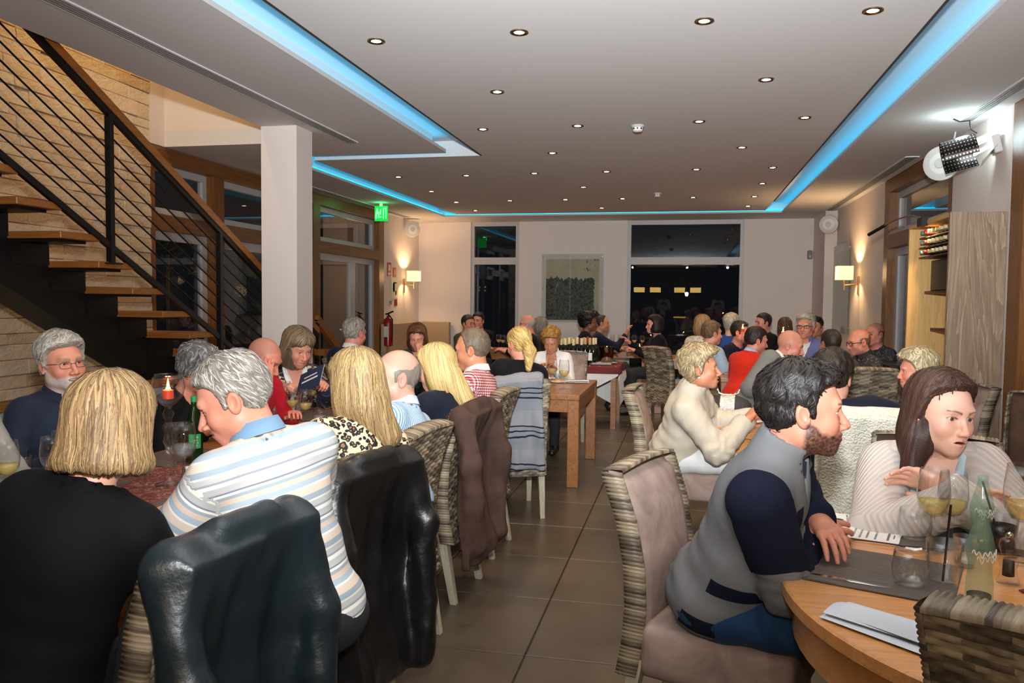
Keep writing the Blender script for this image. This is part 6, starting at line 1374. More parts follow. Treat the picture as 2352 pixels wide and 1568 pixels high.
person('bearded young man in grey and navy fleece leaning on the round table', at3(1846, 943, 2.28), -18, seatxy=(0.12, 2.60), lean=24, hy=18, hp=0, s=1.04, lvl=2, skin='young', head=dict(beard=('full', (52, 36, 30)), browc=(34, 24, 20), nose=0.98, jaw=1.0, lids=0.8), hair=H('short', (24, 19, 18), (42, 33, 31), t=0.009, vol=0.012, front=0.012, amp=0.0045, freq=(40, 40, 34), len=0.055, swirl=1.1, flow=(0, -0.5, 0.2), wd=0.006, lift=0.006, n=800), tops=[dict(name='shirt', mat=M_navysh, th=0.002, collar=dict(mat=M_navysh, r=0.052, h_=0.04)), dict(name='fleece', mat=M_sweat, th=0.018, arm=0.010, fold=1.25, hi=0.45, v=(0.09, 0.03), hem=-0.045, parts=True, h=0.0115)], hands=((-0.05, 0.285, 0.84, 'relax', (0.85, 0.5, -0.12), (0, 0.1, -1)), (-0.07, 0.245, 0.80, 'relax', (-0.5, 0.8, -0.05), (-0.8, -0.4, -0.5))), legs=dict(mat=M_jeans), fat=0.02, elbow=((-0.6, 0.1, -0.7), (0.75, 0.05, -0.6)))
person('dark haired young woman in white ribbed cardigan with folded arms', at3(2162, 950, 2.76), -104, seatxy=(0.92, 3.22), lean=12, hy=40, hp=6, hr=-4, s=1.12, hscale=1.02, female=True, lvl=2, skin='pale', head=dict(mouth=0.0022, browc=(56, 38, 32), lipc=(188, 96, 92), lids=0.95, w=1.0), earrings=M_pearl, hair=H('bob', (60, 40, 34), (96, 66, 54), cline=(-0.05, 0.085, 0.018), line=([-0.13, -0.08, -0.05, -0.02, 0.01, 0.03, 0.05, 0.07, 0.11], [-0.10, -0.095, -0.08, -0.05, -0.02, 0.050, 0.070, 0.084, 0.11]), t=0.012, vol=0.008, zmin=-0.18, add=[('ell', ((0, -0.028, -0.06), (0.094, 0.088, 0.13))), ('cone', ((0.064, -0.01, -0.08), (0.080, 0.01, -0.18), 0.036, 0.026))], cut=[('ell', ((0, 0.115, -0.05), (0.068, 0.105, 0.14))), ('ell', ((-0.02, 0.06, -0.17), (0.072, 0.09, 0.11)))], lo=(-0.15, -0.16, -0.24), len=0.30, steps=14, gaze=None), gaze=(6, -4), tops=[dict(name='top', mat=M_dot, th=0.008, v=(0.17, 0.07)), dict(name='cardigan', mat=M_knit, th=0.020, arm=0.014, v=(0.46, 0.115), fold=0.35)], hands=((0.0, 0.37, 0.905, 'relax', (0.9, -0.1, 0.25), (0, 0.9, -0.4)), (-0.05, 0.41, 0.875, 'relax', (-0.9, -0.25, 0.1), (0, 0.9, -0.3))), elbow=((-0.9, 0.0, -0.55), (0.9, 0.0, -0.55)))
# ================================================================== CHAIRS
chair(-1.34, 1.72, 172, 'wicker chair under the dark teal leather coat'); chair(-1.36, 2.62, 166, 'wicker chair under the black leather jacket'); chair(-1.38, 3.26, 175, 'bare wicker chair of the man in striped shirt'); chair(-1.38, 4.00, 176, 'wicker chair under the brown suede coat'); chair(-1.37, 4.72, 178, 'bare wicker chair of the man in gingham'); chair(-1.24, 5.66, 112, 'wicker chair with the striped shawl'); chair(-1.25, 8.25, -90, 'wicker chair of the woman in white shirt')
chair(0.16, 2.68, -20, 'taupe suede wicker chair of the bearded young man'); chair(0.81, 1.74, 57, 'wicker chair pushed in at the bottom right corner', 'brown'); chair(0.95, 3.30, -102, 'brown chair of the young woman in cardigan', 'brown'); chair(0.0, 5.14, -4, 'wicker chair of the elderly woman in cream'); chair(0.86, 4.48, 88, 'wicker chair under the white knitted cardigan'); chair(2.02, 5.25, -125, 'empty brown padded chair beside the cabinet', 'brown')
chair(-0.10, 9.95, 40, 'empty wicker chair far down the aisle'); chair(0.40, 6.93, 22, 'wicker chair behind the cream handbag'); chair(1.48, 7.52, 95, 'wicker chair behind the wine glass at right'); chair(1.62, 5.95, 200, 'wicker chair of the woman in floral blouse'); chair(-2.85, 7.0, 60, 'wicker chair of the man in navy blazer'); chair(0.48, 11.5, 150, 'dark chair below the big window', 'brown')
# ================================================================== COATS
M_teal = leather('teal_black_leather', (16, 24, 28), 0.36); M_blackl = leather('black_leather', (11, 11, 12), 0.34); M_suedej = suede('brown_suede', (62, 46, 40), (84, 64, 56))
coat(-1.34, 1.72, 172, 'dark teal leather coat hung over the nearest aisle chair', 'leather_coat', M_teal, 'coat', low=0.02, wid=0.228, top=0.975, sleeves=(0.30, 0.34), seed=1, fold=1.1)
coat(-1.36, 2.62, 166, 'black leather jacket hung over the second aisle chair', 'leather_jacket', M_blackl, 'jacket', low=0.20, wid=0.235, top=0.955, sleeves=(0.16, 0.22), seed=2.4, fold=1.1)
coat(-1.38, 4.00, 176, 'brown suede coat hung over the fourth aisle chair', 'suede_coat', M_suedej, 'coat', low=0.20, wid=0.225, top=0.965, sleeves=(0.30, 0.28), seed=3.3, fold=1.2)
def cardi():
    t = NT('aran_knit'); a = t.attr('tp'); v = t.new('TexVoronoi', {'Vector': a, 'Scale': 95.0}).outputs['Distance']; n = t.noise(a, 30, 3); t.base(t.mix(n, lin((206, 198, 178)), lin((236, 230, 214)))); t.rough(0.95); t.bump(v, 0.8, 0.008); return t.m
coat(0.86, 4.48, 88, 'white knitted cardigan hung over a chair back behind the young man', 'knitted_cardigan', cardi(), 'cardigan', low=0.42, wid=0.26, sleeves=(0.50, 0.48), seed=5, fold=0.9, collar=False)
M_shawl = stripes('striped_shawl', 2, 0.26, [(0, (122, 125, 132)), (0.30, (30, 32, 48)), (0.34, (122, 125, 132)), (0.44, (30, 32, 48)), (0.48, (122, 125, 132)), (0.58, (30, 32, 48)), (0.62, (130, 132, 138))], warp=0.05)
coat(-1.24, 5.66, 112, 'grey shawl with navy stripes over the ponytail woman\'s chair', 'striped_shawl', M_shawl, 'shawl', low=0.36, wid=0.17, sleeves=(None, None), seed=6, fold=2.2, collar=False, front=0.7, lop=0.02)
# ================================================================== TABLEWARE
M_gl = thin_glass('clear_glass', (0.98, 0.985, 0.985), 1.3, 0.0, 1.5)
def liquid(name, tint, body, f):
    t = NT(name); t.n.remove(t.b); tr = t.new('BsdfTransparent', {'Color': (*tint, 1)}); df = t.new('BsdfDiffuse', {'Color': lin(body)}); gl = t.new('BsdfGlossy', {'Roughness': 0.05})
    m1 = t.new('MixShader', {0: f, 1: tr.outputs[0], 2: df.outputs[0]}); m2 = t.new('MixShader', {0: 0.06, 1: m1.outputs[0], 2: gl.outputs[0]}); t.t.links.new(m2.outputs[0], t.out.inputs[0]); return t.m
M_wine = liquid('white_wine', (0.98, 0.93, 0.66), (240, 220, 150), 0.30); M_water = liquid('water', (0.94, 0.96, 0.96), (220, 226, 226), 0.12); M_cola = liquid('dark_cola', (0.12, 0.05, 0.02), (40, 16, 8), 0.6); M_pink = liquid('rose_drink', (0.95, 0.70, 0.70), (226, 150, 150), 0.2)
M_greengl = liquid('green_bottle_glass', (0.05, 0.34, 0.09), (6, 60, 20), 0.35); M_aqua = liquid('aqua_bottle_glass', (0.84, 0.94, 0.89), (170, 204, 188), 0.14)
M_wax = plain('red_wax', (196, 60, 24), 0.5); M_flame = emit('candle_flame', (255, 176, 70), 22.0); M_steel = plain('cutlery_steel', (206, 204, 200), 0.16, metal=1.0)
M_black = plain('black_plastic', (20, 18, 18), 0.35); M_china = plain('white_china', (232, 228, 222), 0.25); M_paper = plain('menu_paper', (226, 224, 222), 0.7); M_ink = plain('menu_print', (112, 112, 116), 0.8); M_inkd = plain('menu_photo_print', (44, 44, 48), 0.8); M_tealn = plain('napkin', (206, 212, 222), 0.85, bump=0.1, bscale=260)
M_mat = None
def mat_weave():
    t = NT('woven_placemat'); co = t.coord(); s = t.new('SeparateXYZ', {0: co}); n = t.noise(t.mapping(co, (8, 240, 1)), 1.0, 3); wv = t.math('SINE', t.math('MULTIPLY', s.outputs[1], 1400.0)); w2 = t.math('SINE', t.math('MULTIPLY', s.outputs[0], 900.0)); h = t.math('ADD', t.math('MULTIPLY', t.math('MULTIPLY', wv, w2), 0.25), n)
    t.base(t.ramp(h, [(0.25, lin((44, 40, 38))), (0.75, lin((112, 102, 92)))])); t.rough(0.6); t.bump(h, 0.3, 0.002); return t.m
M_mat = mat_weave()
def red_crinkle():
    t = NT('crinkled_red_runner'); n = t.noise(t.coord(), 22, 5, 0.7, 2.5); t.base(t.ramp(n, [(0.35, lin((74, 24, 22))), (0.5, lin((116, 52, 44))), (0.62, lin((164, 118, 104)))])); t.rough(0.7); t.bump(n, 0.5, 0.006); return t.m
M_run = red_crinkle()
def lathe_mesh(name, prof, mat, seg=20): m = MB(); m.lathe(prof, seg); return m.mesh(name, mat, True)
WG = {'bowl': lathe_mesh('bowl', [(0.004, 0.086), (0.022, 0.094), (0.036, 0.115), (0.0405, 0.142), (0.039, 0.172), (0.0335, 0.212), (0.0325, 0.212), (0.038, 0.172), (0.0395, 0.142), (0.035, 0.116), (0.021, 0.096), (0.001, 0.089)], M_gl), 'stem': lathe_mesh('stem', [(0.0345, 0.0), (0.034, 0.002), (0.010, 0.006), (0.0038, 0.014), (0.0034, 0.07), (0.006, 0.088)], M_gl, 16), 'wine': lathe_mesh('wine', [(0.001, 0.0905), (0.020, 0.0975), (0.033, 0.1165), (0.0365, 0.130), (0.001, 0.1305)], M_wine), 'water': lathe_mesh('water', [(0.001, 0.0905), (0.020, 0.0975), (0.033, 0.1165), (0.0375, 0.136), (0.001, 0.1365)], M_water)}
TB = {'glass': lathe_mesh('tumbler_wall', [(0.024, 0.002), (0.030, 0.0), (0.039, 0.022), (0.041, 0.045), (0.036, 0.082), (0.035, 0.082), (0.0398, 0.045), (0.0375, 0.023), (0.028, 0.006), (0.001, 0.006)], M_gl), 'straight': lathe_mesh('tumbler_wall', [(0.030, 0.0), (0.032, 0.002), (0.040, 0.11), (0.039, 0.11), (0.031, 0.012), (0.001, 0.010)], M_gl), 'water': lathe_mesh('water', [(0.001, 0.007), (0.028, 0.008), (0.0365, 0.023), (0.0385, 0.038), (0.001, 0.0385)], M_water), 'drink': lathe_mesh('drink', [(0.001, 0.0105), (0.0305, 0.0125), (0.0355, 0.070), (0.001, 0.0705)], M_cola), 'pink': lathe_mesh('drink', [(0.001, 0.0105), (0.0305, 0.0125), (0.0362, 0.080), (0.001, 0.0805)], M_pink)}
def on(px, py, z=0.752): p_ = at(px, py, z=z); return (p_[0], p_[1], z)
def wineglass(loc, label, fill='wine', s=1.0, group='wine glasses'):
    t = thing('wine_glass', label, 'wine glass', loc, random.random()*6, group); t.scale = (s, s, s)
    link('bowl', WG['bowl'], t); link('stem', WG['stem'], t)
    if fill: link(fill, WG[fill], t)
    return t
def tumbler(loc, label, kind='glass', fill=None, s=1.0, straw=None):
    t = thing('tumbler', label, 'glass', loc, 0, 'tumblers'); t.scale = (s, s, s)
    link('tumbler_wall', TB[kind], t)
    if fill: link('drink', TB[fill], t)
    if straw: m = MB(); m.tube([(0.0, 0.0, 0.012), straw], 0.003, 6); m.build('straw', M_black, t)
    return t
def flame(t, z, light=1.2):
    m = MB(); m.lathe([(0.001, z), (0.0045, z+0.006), (0.005, z+0.014), (0.003, z+0.028), (0.0005, z+0.042)], 10); m.build('flame', M_flame, t, True)
    if light: l = add_light('candle_glow', 'POINT', (0, 0, z+0.02), light, (1.0, 0.55, 0.22), shadow_soft_size=0.012); l.parent = t
def candle_stand(loc, label, h=0.30, s=1.0, light=1.2):
    """round glass bowl on a turned glass stem with a red candle in it"""
    t = thing('candle_holder', label, 'candle holder', loc); t.scale = (s, s, s)
    m = MB(); m.lathe([(0.012, h), (0.030, h+0.012), (0.054, h+0.040), (0.062, h+0.075), (0.056, h+0.108), (0.048, h+0.124), (0.047, h+0.124), (0.055, h+0.107), (0.0605, h+0.075), (0.0525, h+0.042), (0.028, h+0.016), (0.001, h+0.008)], 28); m.build('bowl', M_gl, t, True)
    p_ = [(0.052, 0.0), (0.052, 0.005), (0.018, 0.014), (0.013, 0.04)]; z = 0.05
    while z < h-0.03: p_ += [(0.012, z), (0.021, z+0.016), (0.021, z+0.026), (0.012, z+0.042)]; z += 0.05
    p_ += [(0.012, h)]; m = MB(); m.lathe(p_, 18); m.build('stem', M_gl, t, True)
    m = MB(); m.lathe([(0.020, h+0.030), (0.020, h+0.062), (0.017, h+0.064), (0.001, h+0.062)], 16); m.build('candle', M_wax, t, 40); flame(t, h+0.066, light); return t
def tealight(loc, label, light=0.8):
    t = thing('candle_holder', label, 'candle holder', loc)
    m = MB(); m.lathe([(0.034, 0), (0.036, 0.004), (0.040, 0.09), (0.039, 0.09), (0.035, 0.008), (0.001, 0.006)], 18); m.build('glass_cup', M_gl, t, True)
    m = MB(); m.lathe([(0.024, 0.007), (0.024, 0.034), (0.001, 0.034)], 14); m.build('candle', M_wax, t, 40); flame(t, 0.036, light); return t
def placemat(loc, rz, label, w_=0.44, h_=0.32, mat=None):
    t = thing('placemat', label, 'placemat', loc, rz); m = MB(); m.box((0, 0, 0.0015), (w_, h_, 0.003)); m.build('weave', mat or M_mat, t); return t
def cutlery(kind, loc, rz, label):
    t = thing(kind, label, kind, loc, rz, 'cutlery'); m = MB()
    if kind == 'knife': m.add([(-0.008, -0.11, 0), (0.008, -0.11, 0), (0.007, -0.01, 0), (0.010, 0.0, 0), (0.010, 0.08, 0), (0.0, 0.115, 0), (-0.006, 0.0, 0), (-0.007, -0.01, 0)]+[(-0.008, -0.11, 0.005), (0.008, -0.11, 0.005), (0.007, -0.01, 0.005), (0.010, 0.0, 0.003), (0.010, 0.08, 0.002), (0.0, 0.115, 0.002), (-0.006, 0.0, 0.004), (-0.007, -0.01, 0.005)], [(7, 6, 5, 4, 3, 2, 1, 0), (8, 9, 10, 11, 12, 13, 14, 15)]+[(i, (i+1) % 8, 8+(i+1) % 8, 8+i) for i in range(8)]); m.build('blade_and_handle', M_steel, t)
    else:
        m.grid(lambda u, v: ((u-0.5)*(0.008+0.006*(v < 0.2)), -0.11+0.15*v, 0.004+0.004*math.sin(v*2.4)), 2, 8); m.build('handle', M_steel, t, True); m = MB(); m.grid(lambda u, v: ((u-0.5)*0.024*math.sin(PI*(0.25+0.5*v)), 0.04+0.022*v, 0.006-0.004*math.sin(v*PI)), 4, 4); m.build('neck', M_steel, t, True)
        for k in range(4): m = MB(); m.tube([(-0.009+0.006*k, 0.060, 0.005), (-0.009+0.006*k, 0.085, 0.003), (-0.008+0.0055*k, 0.105, 0.008)], 0.0016, 5); m.build('tine', M_steel, t)
    return t
def napkin(loc, rz, label, w_=0.24, h_=0.12, fold=0.016):
    t = thing('napkin', label, 'napkin', loc, rz); m = MB()
    m.grid(lambda u, v: ((u-0.5)*w_, (v-0.5)*h_, 0.004+0.004*math.sin(v*3)), 8, 6); m.grid(lambda u, v: ((u-0.5)*w_*0.96-0.004, (v-0.5)*h_*0.8+0.02*u, 0.012+fold*math.sin(PI*v)*(0.6+0.4*math.sin(u*4))), 12, 10); m.grid(lambda u, v: ((u-0.46)*w_*0.9, (v-0.42)*h_*0.72, 0.016+fold*1.3*math.sin(PI*v)*(0.5+0.5*u)), 12, 10); m.build('folded_linen', M_tealn, t, True); return t
def wine_bottle(loc, label, lab, cap, fill=False, s=1.0):
    t = thing('wine_bottle', label, 'wine bottle', loc, random.random()*0.8-0.4, 'wine bottles on the white clothed table'); t.scale = (s, s, s); link('bottle_body', lbm, t); link('foil_cap', capm[cap], t)
    if lab is not None:
        m = MB(); k = 9; m.add([(math.sin(-1.0+2.0*i/k)*0.0376, -math.cos(-1.0+2.0*i/k)*0.0376, z) for z in (0.05, 0.135) for i in range(k+1)], [(i, i+1, k+2+i, k+1+i) for i in range(k)]); m.build('label', plain('bottle_label_%d' % lab, [(226, 216, 206), (190, 40, 110), (210, 190, 170), (236, 232, 226)][lab], 0.6), t)
    return t
# ---- long table
rn = thing('table_runner', 'crinkled red runner down the middle of the long table', 'table runner', (-2.02, 3.75, 0.751)); m = MB(); m.grid(lambda u, v: ((u-0.5)*0.44+0.004*math.sin(v*90), (v-0.5)*3.3, 0.003+0.003*math.sin(u*23+v*160)*math.sin(v*70)), 24, 150); m.build('cloth', M_run, rn, True)
for y in (2.45, 3.15, 3.85, 4.55):
    placemat((-1.73, y, 0.7525), PI/2, 'dark woven placemat on the aisle side, place %s' % {2.45: 'of the man in polo shirt', 3.15: 'of the woman in leopard print', 3.85: 'of the man in blue stripes', 4.55: 'of the blonde woman in navy'}[y], 0.42, 0.28)
    placemat((-2.32, y+0.2, 0.7525), PI/2, 'dark woven placemat on the bench side, place %s' % {2.45: 'nearest the camera', 3.15: 'of the laughing man', 3.85: 'of the grey haired woman', 4.55: 'of the man in red'}[y], 0.42, 0.28)
candle_stand((-2.0, 2.83, 0.756), 'tall glass candle stand with lit red candle beside the blonde woman in black', h=0.30, s=1.04)
gb = thing('mineral_water_bottle', 'green glass water bottle behind the candle stand', 'bottle', on(447, 1062)); m = MB(); m.lathe([(0.034, 0), (0.037, 0.006), (0.037, 0.15), (0.030, 0.20), (0.016, 0.245), (0.0135, 0.27), (0.0135, 0.285)], 20); m.build('bottle_body', M_greengl, gb, True); m = MB(); m.lathe([(0.0145, 0.278), (0.0145, 0.302), (0.001, 0.303)], 14); m.build('cap', plain('green_cap', (30, 150, 90), 0.4), gb, 40)
m = MB(); k = 8; m.add([(math.sin(-0.1+1.5*i/k)*0.0376, -math.cos(-0.1+1.5*i/k)*0.0376, z) for z in (0.07, 0.135) for i in range(k+1)], [(i, i+1, k+2+i, k+1+i) for i in range(k)]); m.build('label', plain('green_label', (60, 176, 110), 0.5), gb)
m = MB(); [m.add([(math.sin(a)*0.0381, -math.cos(a)*0.0381, z) for z in (z0, z0+0.006) for a in (0.35+0.1*j, 0.9+0.1*(j % 2))], [(0, 1, 3, 2)]) for j, z0 in enumerate((0.08, 0.092, 0.104, 0.118))]; m.build('label_print', M_paper, gb)
tumbler(on(443, 1122), 'water tumbler on the red runner beside the man in polo shirt', 'glass', 'water', 1.05)
sh_ = thing('salt_shaker', 'small clear salt mill behind the water tumbler', 'shaker', on(432, 1098)); m = MB(); m.lathe([(0.026, 0), (0.026, 0.012), (0.019, 0.03), (0.024, 0.055), (0.017, 0.072), (0.022, 0.09), (0.016, 0.105), (0.001, 0.112)], 16); m.build('body', M_gl, sh_, True); m = MB(); m.lathe([(0.012, 0.014), (0.013, 0.05), (0.001, 0.051)], 12); m.build('salt', M_china, sh_, True)
wineglass(on(402, 1092), 'wine glass half hidden by the candle stem', None, 1.05); wineglass(on(424, 1108), 'large balloon glass of water left of the water tumbler', 'water', 1.15)
wineglass(on(118, 1128), 'empty tall wine glass at the left shoulder of the woman in black', None, 1.0); wineglass(on(142, 1108), 'second empty wine glass at the left shoulder of the woman in black', None, 1.0)
wineglass(on(18, 1150), 'glass of white wine at the left edge', 'wine', 1.05); tumbler(on(50, 1110), 'tumbler with a black straw at the left edge', 'straight', 'water', 1.0, (-0.03, 0.01, 0.17)); tumbler(on(85, 1125), 'low tumbler left of the woman in black', 'glass', None)
cutlery('knife', on(482, 1128), 1.9, 'knife beside the striped sleeve of the polo shirt')
for px, py, f, lab in ((672, 968, 'wine', 'wine glass nearest the woman with glasses'), (702, 976, 'wine', 'glass of white wine before the leopard blouse'), (716, 940, 'wine', 'wine glass behind the white wine by the leopard blouse'), (655, 950, None, 'empty wine glass left of the white wine glasses'), (912, 945, 'wine', 'small wine glass by the chin of the man in blue stripes'), (893, 910, 'wine', 'wine glass behind the head of the leopard woman'), (880, 855, 'wine', 'wine glass beside the navy blazer')): wineglass(on(px, py), lab, f)
tumbler(on(628, 966), 'pink drink in a straight glass beside the grey haired man', 'straight', 'pink'); tumbler(on(734, 968), 'tumbler with water right of the white wine', 'glass', 'water'); tumbler(on(690, 950), 'tumbler with a long dark straw among the wine glasses', 'straight', 'water', 1.0, (0.03, -0.01, 0.19))
mc = thing('menu_card', 'dark blue folded menu card held by the woman with glasses', 'menu', tuple(at(712, 872, D=5.12))); mc.rotation_euler = (math.radians(-35), math.radians(-22), math.radians(-20)); m = MB(); m.box((0, 0, 0), (0.22, 0.006, 0.16)); m.build('cover', plain('navy_card', (36, 50, 78), 0.5), mc); m = MB(); m.box((0.0, -0.0035, 0.0), (0.15, 0.002, 0.012)); m.box((0.0, -0.0035, 0.03), (0.12, 0.002, 0.008)); m.build('print', M_paper, mc); m = MB(); m.box((0, 0.005, 0.003), (0.216, 0.003, 0.156)); m.build('page', M_paper, mc)
# ---- oak corner table
wineglass(on(1268, 884), 'left of the two wine glasses on the oak corner table', 'wine', 1.12); wineglass(on(1295, 893), 'right and nearer of the two wine glasses on the oak corner table', 'wine', 1.18)
pt = thing('plate', 'small white plate of food behind the two wine glasses', 'plate', on(1282, 878)); m = MB(); m.lathe([(0.05, 0), (0.085, 0.012), (0.086, 0.014), (0.05, 0.004), (0.001, 0.004)], 24); m.build('dish', M_china, pt, True); m = MB(); m.lathe([(0.04, 0.004), (0.03, 0.02), (0.001, 0.024)], 12, sy=0.6); m.build('food', plain('food_gold', (206, 150, 70), 0.6), pt, True)
napkin(on(1326, 878), 0.1, 'white folded napkin on the oak corner table', 0.22, 0.13, 0.006)
# ---- wine table: rows of bottles and the ice bucket
rb_ = random.Random(9); bi = 0; rownm = ('front', 'second', 'third', 'back')
for r, y in enumerate((9.56, 9.68, 9.80, 9.92)):
    for k in range(6):
        x = -1.60+0.098*k+0.03*(r % 2)
        lb_ = {0: (0, 3, None, 1, 0, 3)[k]}.get(r, rb_.choice((None, 0, 2, None, 3))); cp = rb_.choice((1, 4, 1, 4, 0))
        wine_bottle((x, y, 0.7505), 'dark wine bottle, %s from the left in the %s row of the wine table' % (('first', 'second', 'third', 'fourth', 'fifth', 'sixth')[k], rownm[r]), lb_, cp, s=rb_.uniform(0.97, 1.06))
ib = thing('ice_bucket', 'polished steel ice bucket on a plate on the wine table', 'ice bucket', (-0.93, 9.80, 0.768)); m = MB(); m.lathe([(0.068, 0.0), (0.072, 0.004), (0.088, 0.185), (0.092, 0.19), (0.086, 0.19), (0.070, 0.01), (0.001, 0.008)], 28); m.build('bucket', plain('bucket_steel', (120, 100, 84), 0.12, metal=1.0), ib, 40)
pb = thing('plate', 'white plate under the ice bucket', 'plate', (-0.93, 9.80, 0.756)); m = MB(); m.lathe([(0.08, 0), (0.13, 0.010), (0.131, 0.012), (0.08, 0.004), (0.001, 0.004)], 28); m.build('dish', M_china, pb, True)
napkin((-0.98, 9.56, 0.756), 0.0, 'white napkin lying in front of the ice bucket', 0.26, 0.10, 0.004)
# ---- far tables
def cluster(cx, cy, n, lab, fill, spread=0.4, seed=1, dy=0.2):
    r_ = random.Random(seed)
    for k in range(n):
        wineglass((cx+(k/(n-1)-0.5)*2*spread, cy+r_.uniform(-dy, dy), 0.751), lab, r_.choice((fill, fill, None)), r_.uniform(0.95, 1.05), group=lab)
cluster(-2.85, 12.3, 10, 'wine glasses crowded on the back left table', 'wine', 0.48, 3); cluster(-1.05, 13.25, 7, 'wine glasses crowded on the table at the back wall', 'wine', 0.36, 4, 0.15); cluster(1.05, 8.75, 7, 'wine glasses on the table of the back right party', None, 0.36, 5, 0.2); cluster(-3.3, 8.3, 3, 'wine glasses before the woman eating', 'wine', 0.3, 6, 0.08)
tealight((-3.05, 8.5, 0.752), 'lit tealight beside the woman eating'); tealight((-2.45, 12.05, 0.752), 'lit tealight on the back left table'); tealight((-0.72, 13.10, 0.752), 'lit tealight on the table at the back wall')
candle_stand((0.62, 9.35, 0.752), 'lit candle stand between the men at the back right', 0.40); candle_stand((0.95, 8.45, 0.752), 'lit candle stand nearer the bald man in grey jacket', 0.40); tealight((-0.05, 11.2, 0.752), 'lit tealight below the big back window')
napkin((-1.0, 13.0, 0.752), 0, 'white napkin on the table at the back wall', 0.3, 0.1, 0.004)
# ---- second round table
hb_ = thing('handbag', 'dark straw clutch bag with a rhinestone strap and silver handle', 'bag', on(1672, 950)); hb_.rotation_euler = (0, 0, -0.15)
P, l0 = lattice((-0.18, -0.09, -0.005), (0.18, 0.09, 0.17), 0.007); d = ell(P, (0, 0, 0.055), (0.155, 0.065, 0.075)); d = smax(d, 0.002-P[..., 2], 0.01); V, Q = surface_nets(d.astype(f32), l0, 0.007); mt = plain('woven_straw_dark', (46, 36, 34), 0.6, bump=0.9, bscale=130); link('bag_body', mesh_np('bag_body', V, Q, mt), hb_)
m = MB(); m.grid(lambda u, v: ((u-0.5)*0.095, -0.068*math.sin(PI*(0.12+0.80*v))-0.004, 0.055-0.078*math.cos(PI*(0.12+0.80*v))), 6, 12); m.build('rhinestone_strap', plain('rhinestone', (214, 208, 196), 0.18, metal=0.7, bump=1.0, bscale=190), hb_, True); m = MB(); m.tube([(-0.075, 0, 0.165), (-0.062, 0, 0.138), (-0.03, 0, 0.128), (0.03, 0, 0.128), (0.062, 0, 0.140), (0.075, 0, 0.168)], 0.009, 8); m.build('handle', plain('silver_handle', (220, 214, 204), 0.15, metal=0.9), hb_, True)
pl2 = thing('plate', 'white plate with cutlery before the elderly woman', 'plate', on(1708, 968)); m = MB(); m.lathe([(0.07, 0), (0.125, 0.012), (0.126, 0.015), (0.07, 0.005), (0.001, 0.005)], 28); m.build('dish', M_china, pl2, True)
napkin(on(1660, 958), 0.5, 'white napkin beside the handbag', 0.2, 0.10, 0.006); cutlery('knife', tuple(np.array(on(1700, 962))+[0, 0, 0.014]), 1.2, 'knife across the plate before the elderly woman'); cutlery('fork', tuple(np.array(on(1716, 966))+[0, 0, 0.014]), 1.5, 'fork across the plate before the elderly woman')
wineglass((0.98, 5.0, 0.752), 'glass glinting in front of the navy jacket', None); wineglass(on(2088, 962), 'wine glass held by the woman in floral blouse', 'wine', 1.0)
# ---- right foreground table
placemat(on(1988, 1308, 0.7525), -0.36, 'dark woven placemat in front of the bearded young man', 0.46, 0.36); placemat((0.90, 2.82, 0.7525), -0.05, 'dark woven placemat in front of the young woman', 0.46, 0.32); placemat((1.12, 2.25, 0.7535), 0.6, 'dark red mat at the right edge of the round table', 0.34, 0.40, M_red)
def menu(loc, rz, label):
    t = thing('menu_sheet', label, 'menu', loc, rz); m = MB(); m.box((0, 0, 0.001), (0.20, 0.145, 0.002)); m.build('sheet', M_paper, t)
    m = MB(); r_ = random.Random(4)
    for k, x in enumerate((-0.035, -0.015, 0.005, 0.03)):
        for j in range(7): m.box((x, -0.052+j*0.017, 0.0024), (0.006, r_.uniform(0.006, 0.014), 0.0008))
    for j in range(12): m.box((0.066, -0.05+j*0.009, 0.0024), (0.007, 0.006, 0.0008))
    for j in range(5): m.box((0.082, -0.02+j*0.009, 0.0024), (0.004, 0.006, 0.0008))
    m.build('print', M_ink, t); m = MB(); m.add([(-0.09+0.0, -0.055, 0.0028), (-0.05, -0.06, 0.0028), (-0.048, -0.01, 0.0028), (-0.062, 0.0, 0.0028), (-0.09, -0.004, 0.0028)], [(0, 1, 2, 3, 4)]); m.build('photo_print', M_inkd, t); return t
menu(on(1990, 1226, 0.757), -0.30, 'lower printed menu sheet beside the folded hands of the young man'); menu(on(1972, 1196, 0.760), -0.15, 'upper printed menu sheet overlapping the other one')
cutlery('knife', tuple(np.array(on(1950, 1338))+[0, 0, 0.004]), -PI/2-0.28, 'knife lying along the near edge of the young man\'s placemat'); cutlery('fork', tuple(np.array(on(2030, 1258))+[0, 0, 0.004]), -PI/2-0.25, 'fork lying on the far edge of the young man\'s placemat'); cutlery('fork', tuple(np.array(on(2050, 1205))+[0, 0, 0.004]), 0.5, 'fork on the young woman\'s placemat'); cutlery('knife', tuple(np.array(on(2066, 1200))+[0, 0, 0.004]), 0.5, 'knife on the young woman\'s placemat')
napkin(on(2035, 1448), -0.75, 'pale folded napkin on the bare wood beside the wicker chair', 0.26, 0.13, 0.022)
tumbler(on(2090, 1345), 'stemless glass on the corner of the young man\'s placemat', 'glass', None, 1.15); tumbler(on(2100, 1240), 'stemless glass beside the young woman\'s cutlery', 'glass', None, 1.25)
wineglass(on(2140, 1262), 'glass of white wine before the young woman', 'wine', 1.18); wineglass(on(2185, 1255), 'second glass of white wine before the young woman', 'wine', 1.1); wineglass(on(2346, 1290), 'tall white wine glass at the right edge', 'wine', 1.35)
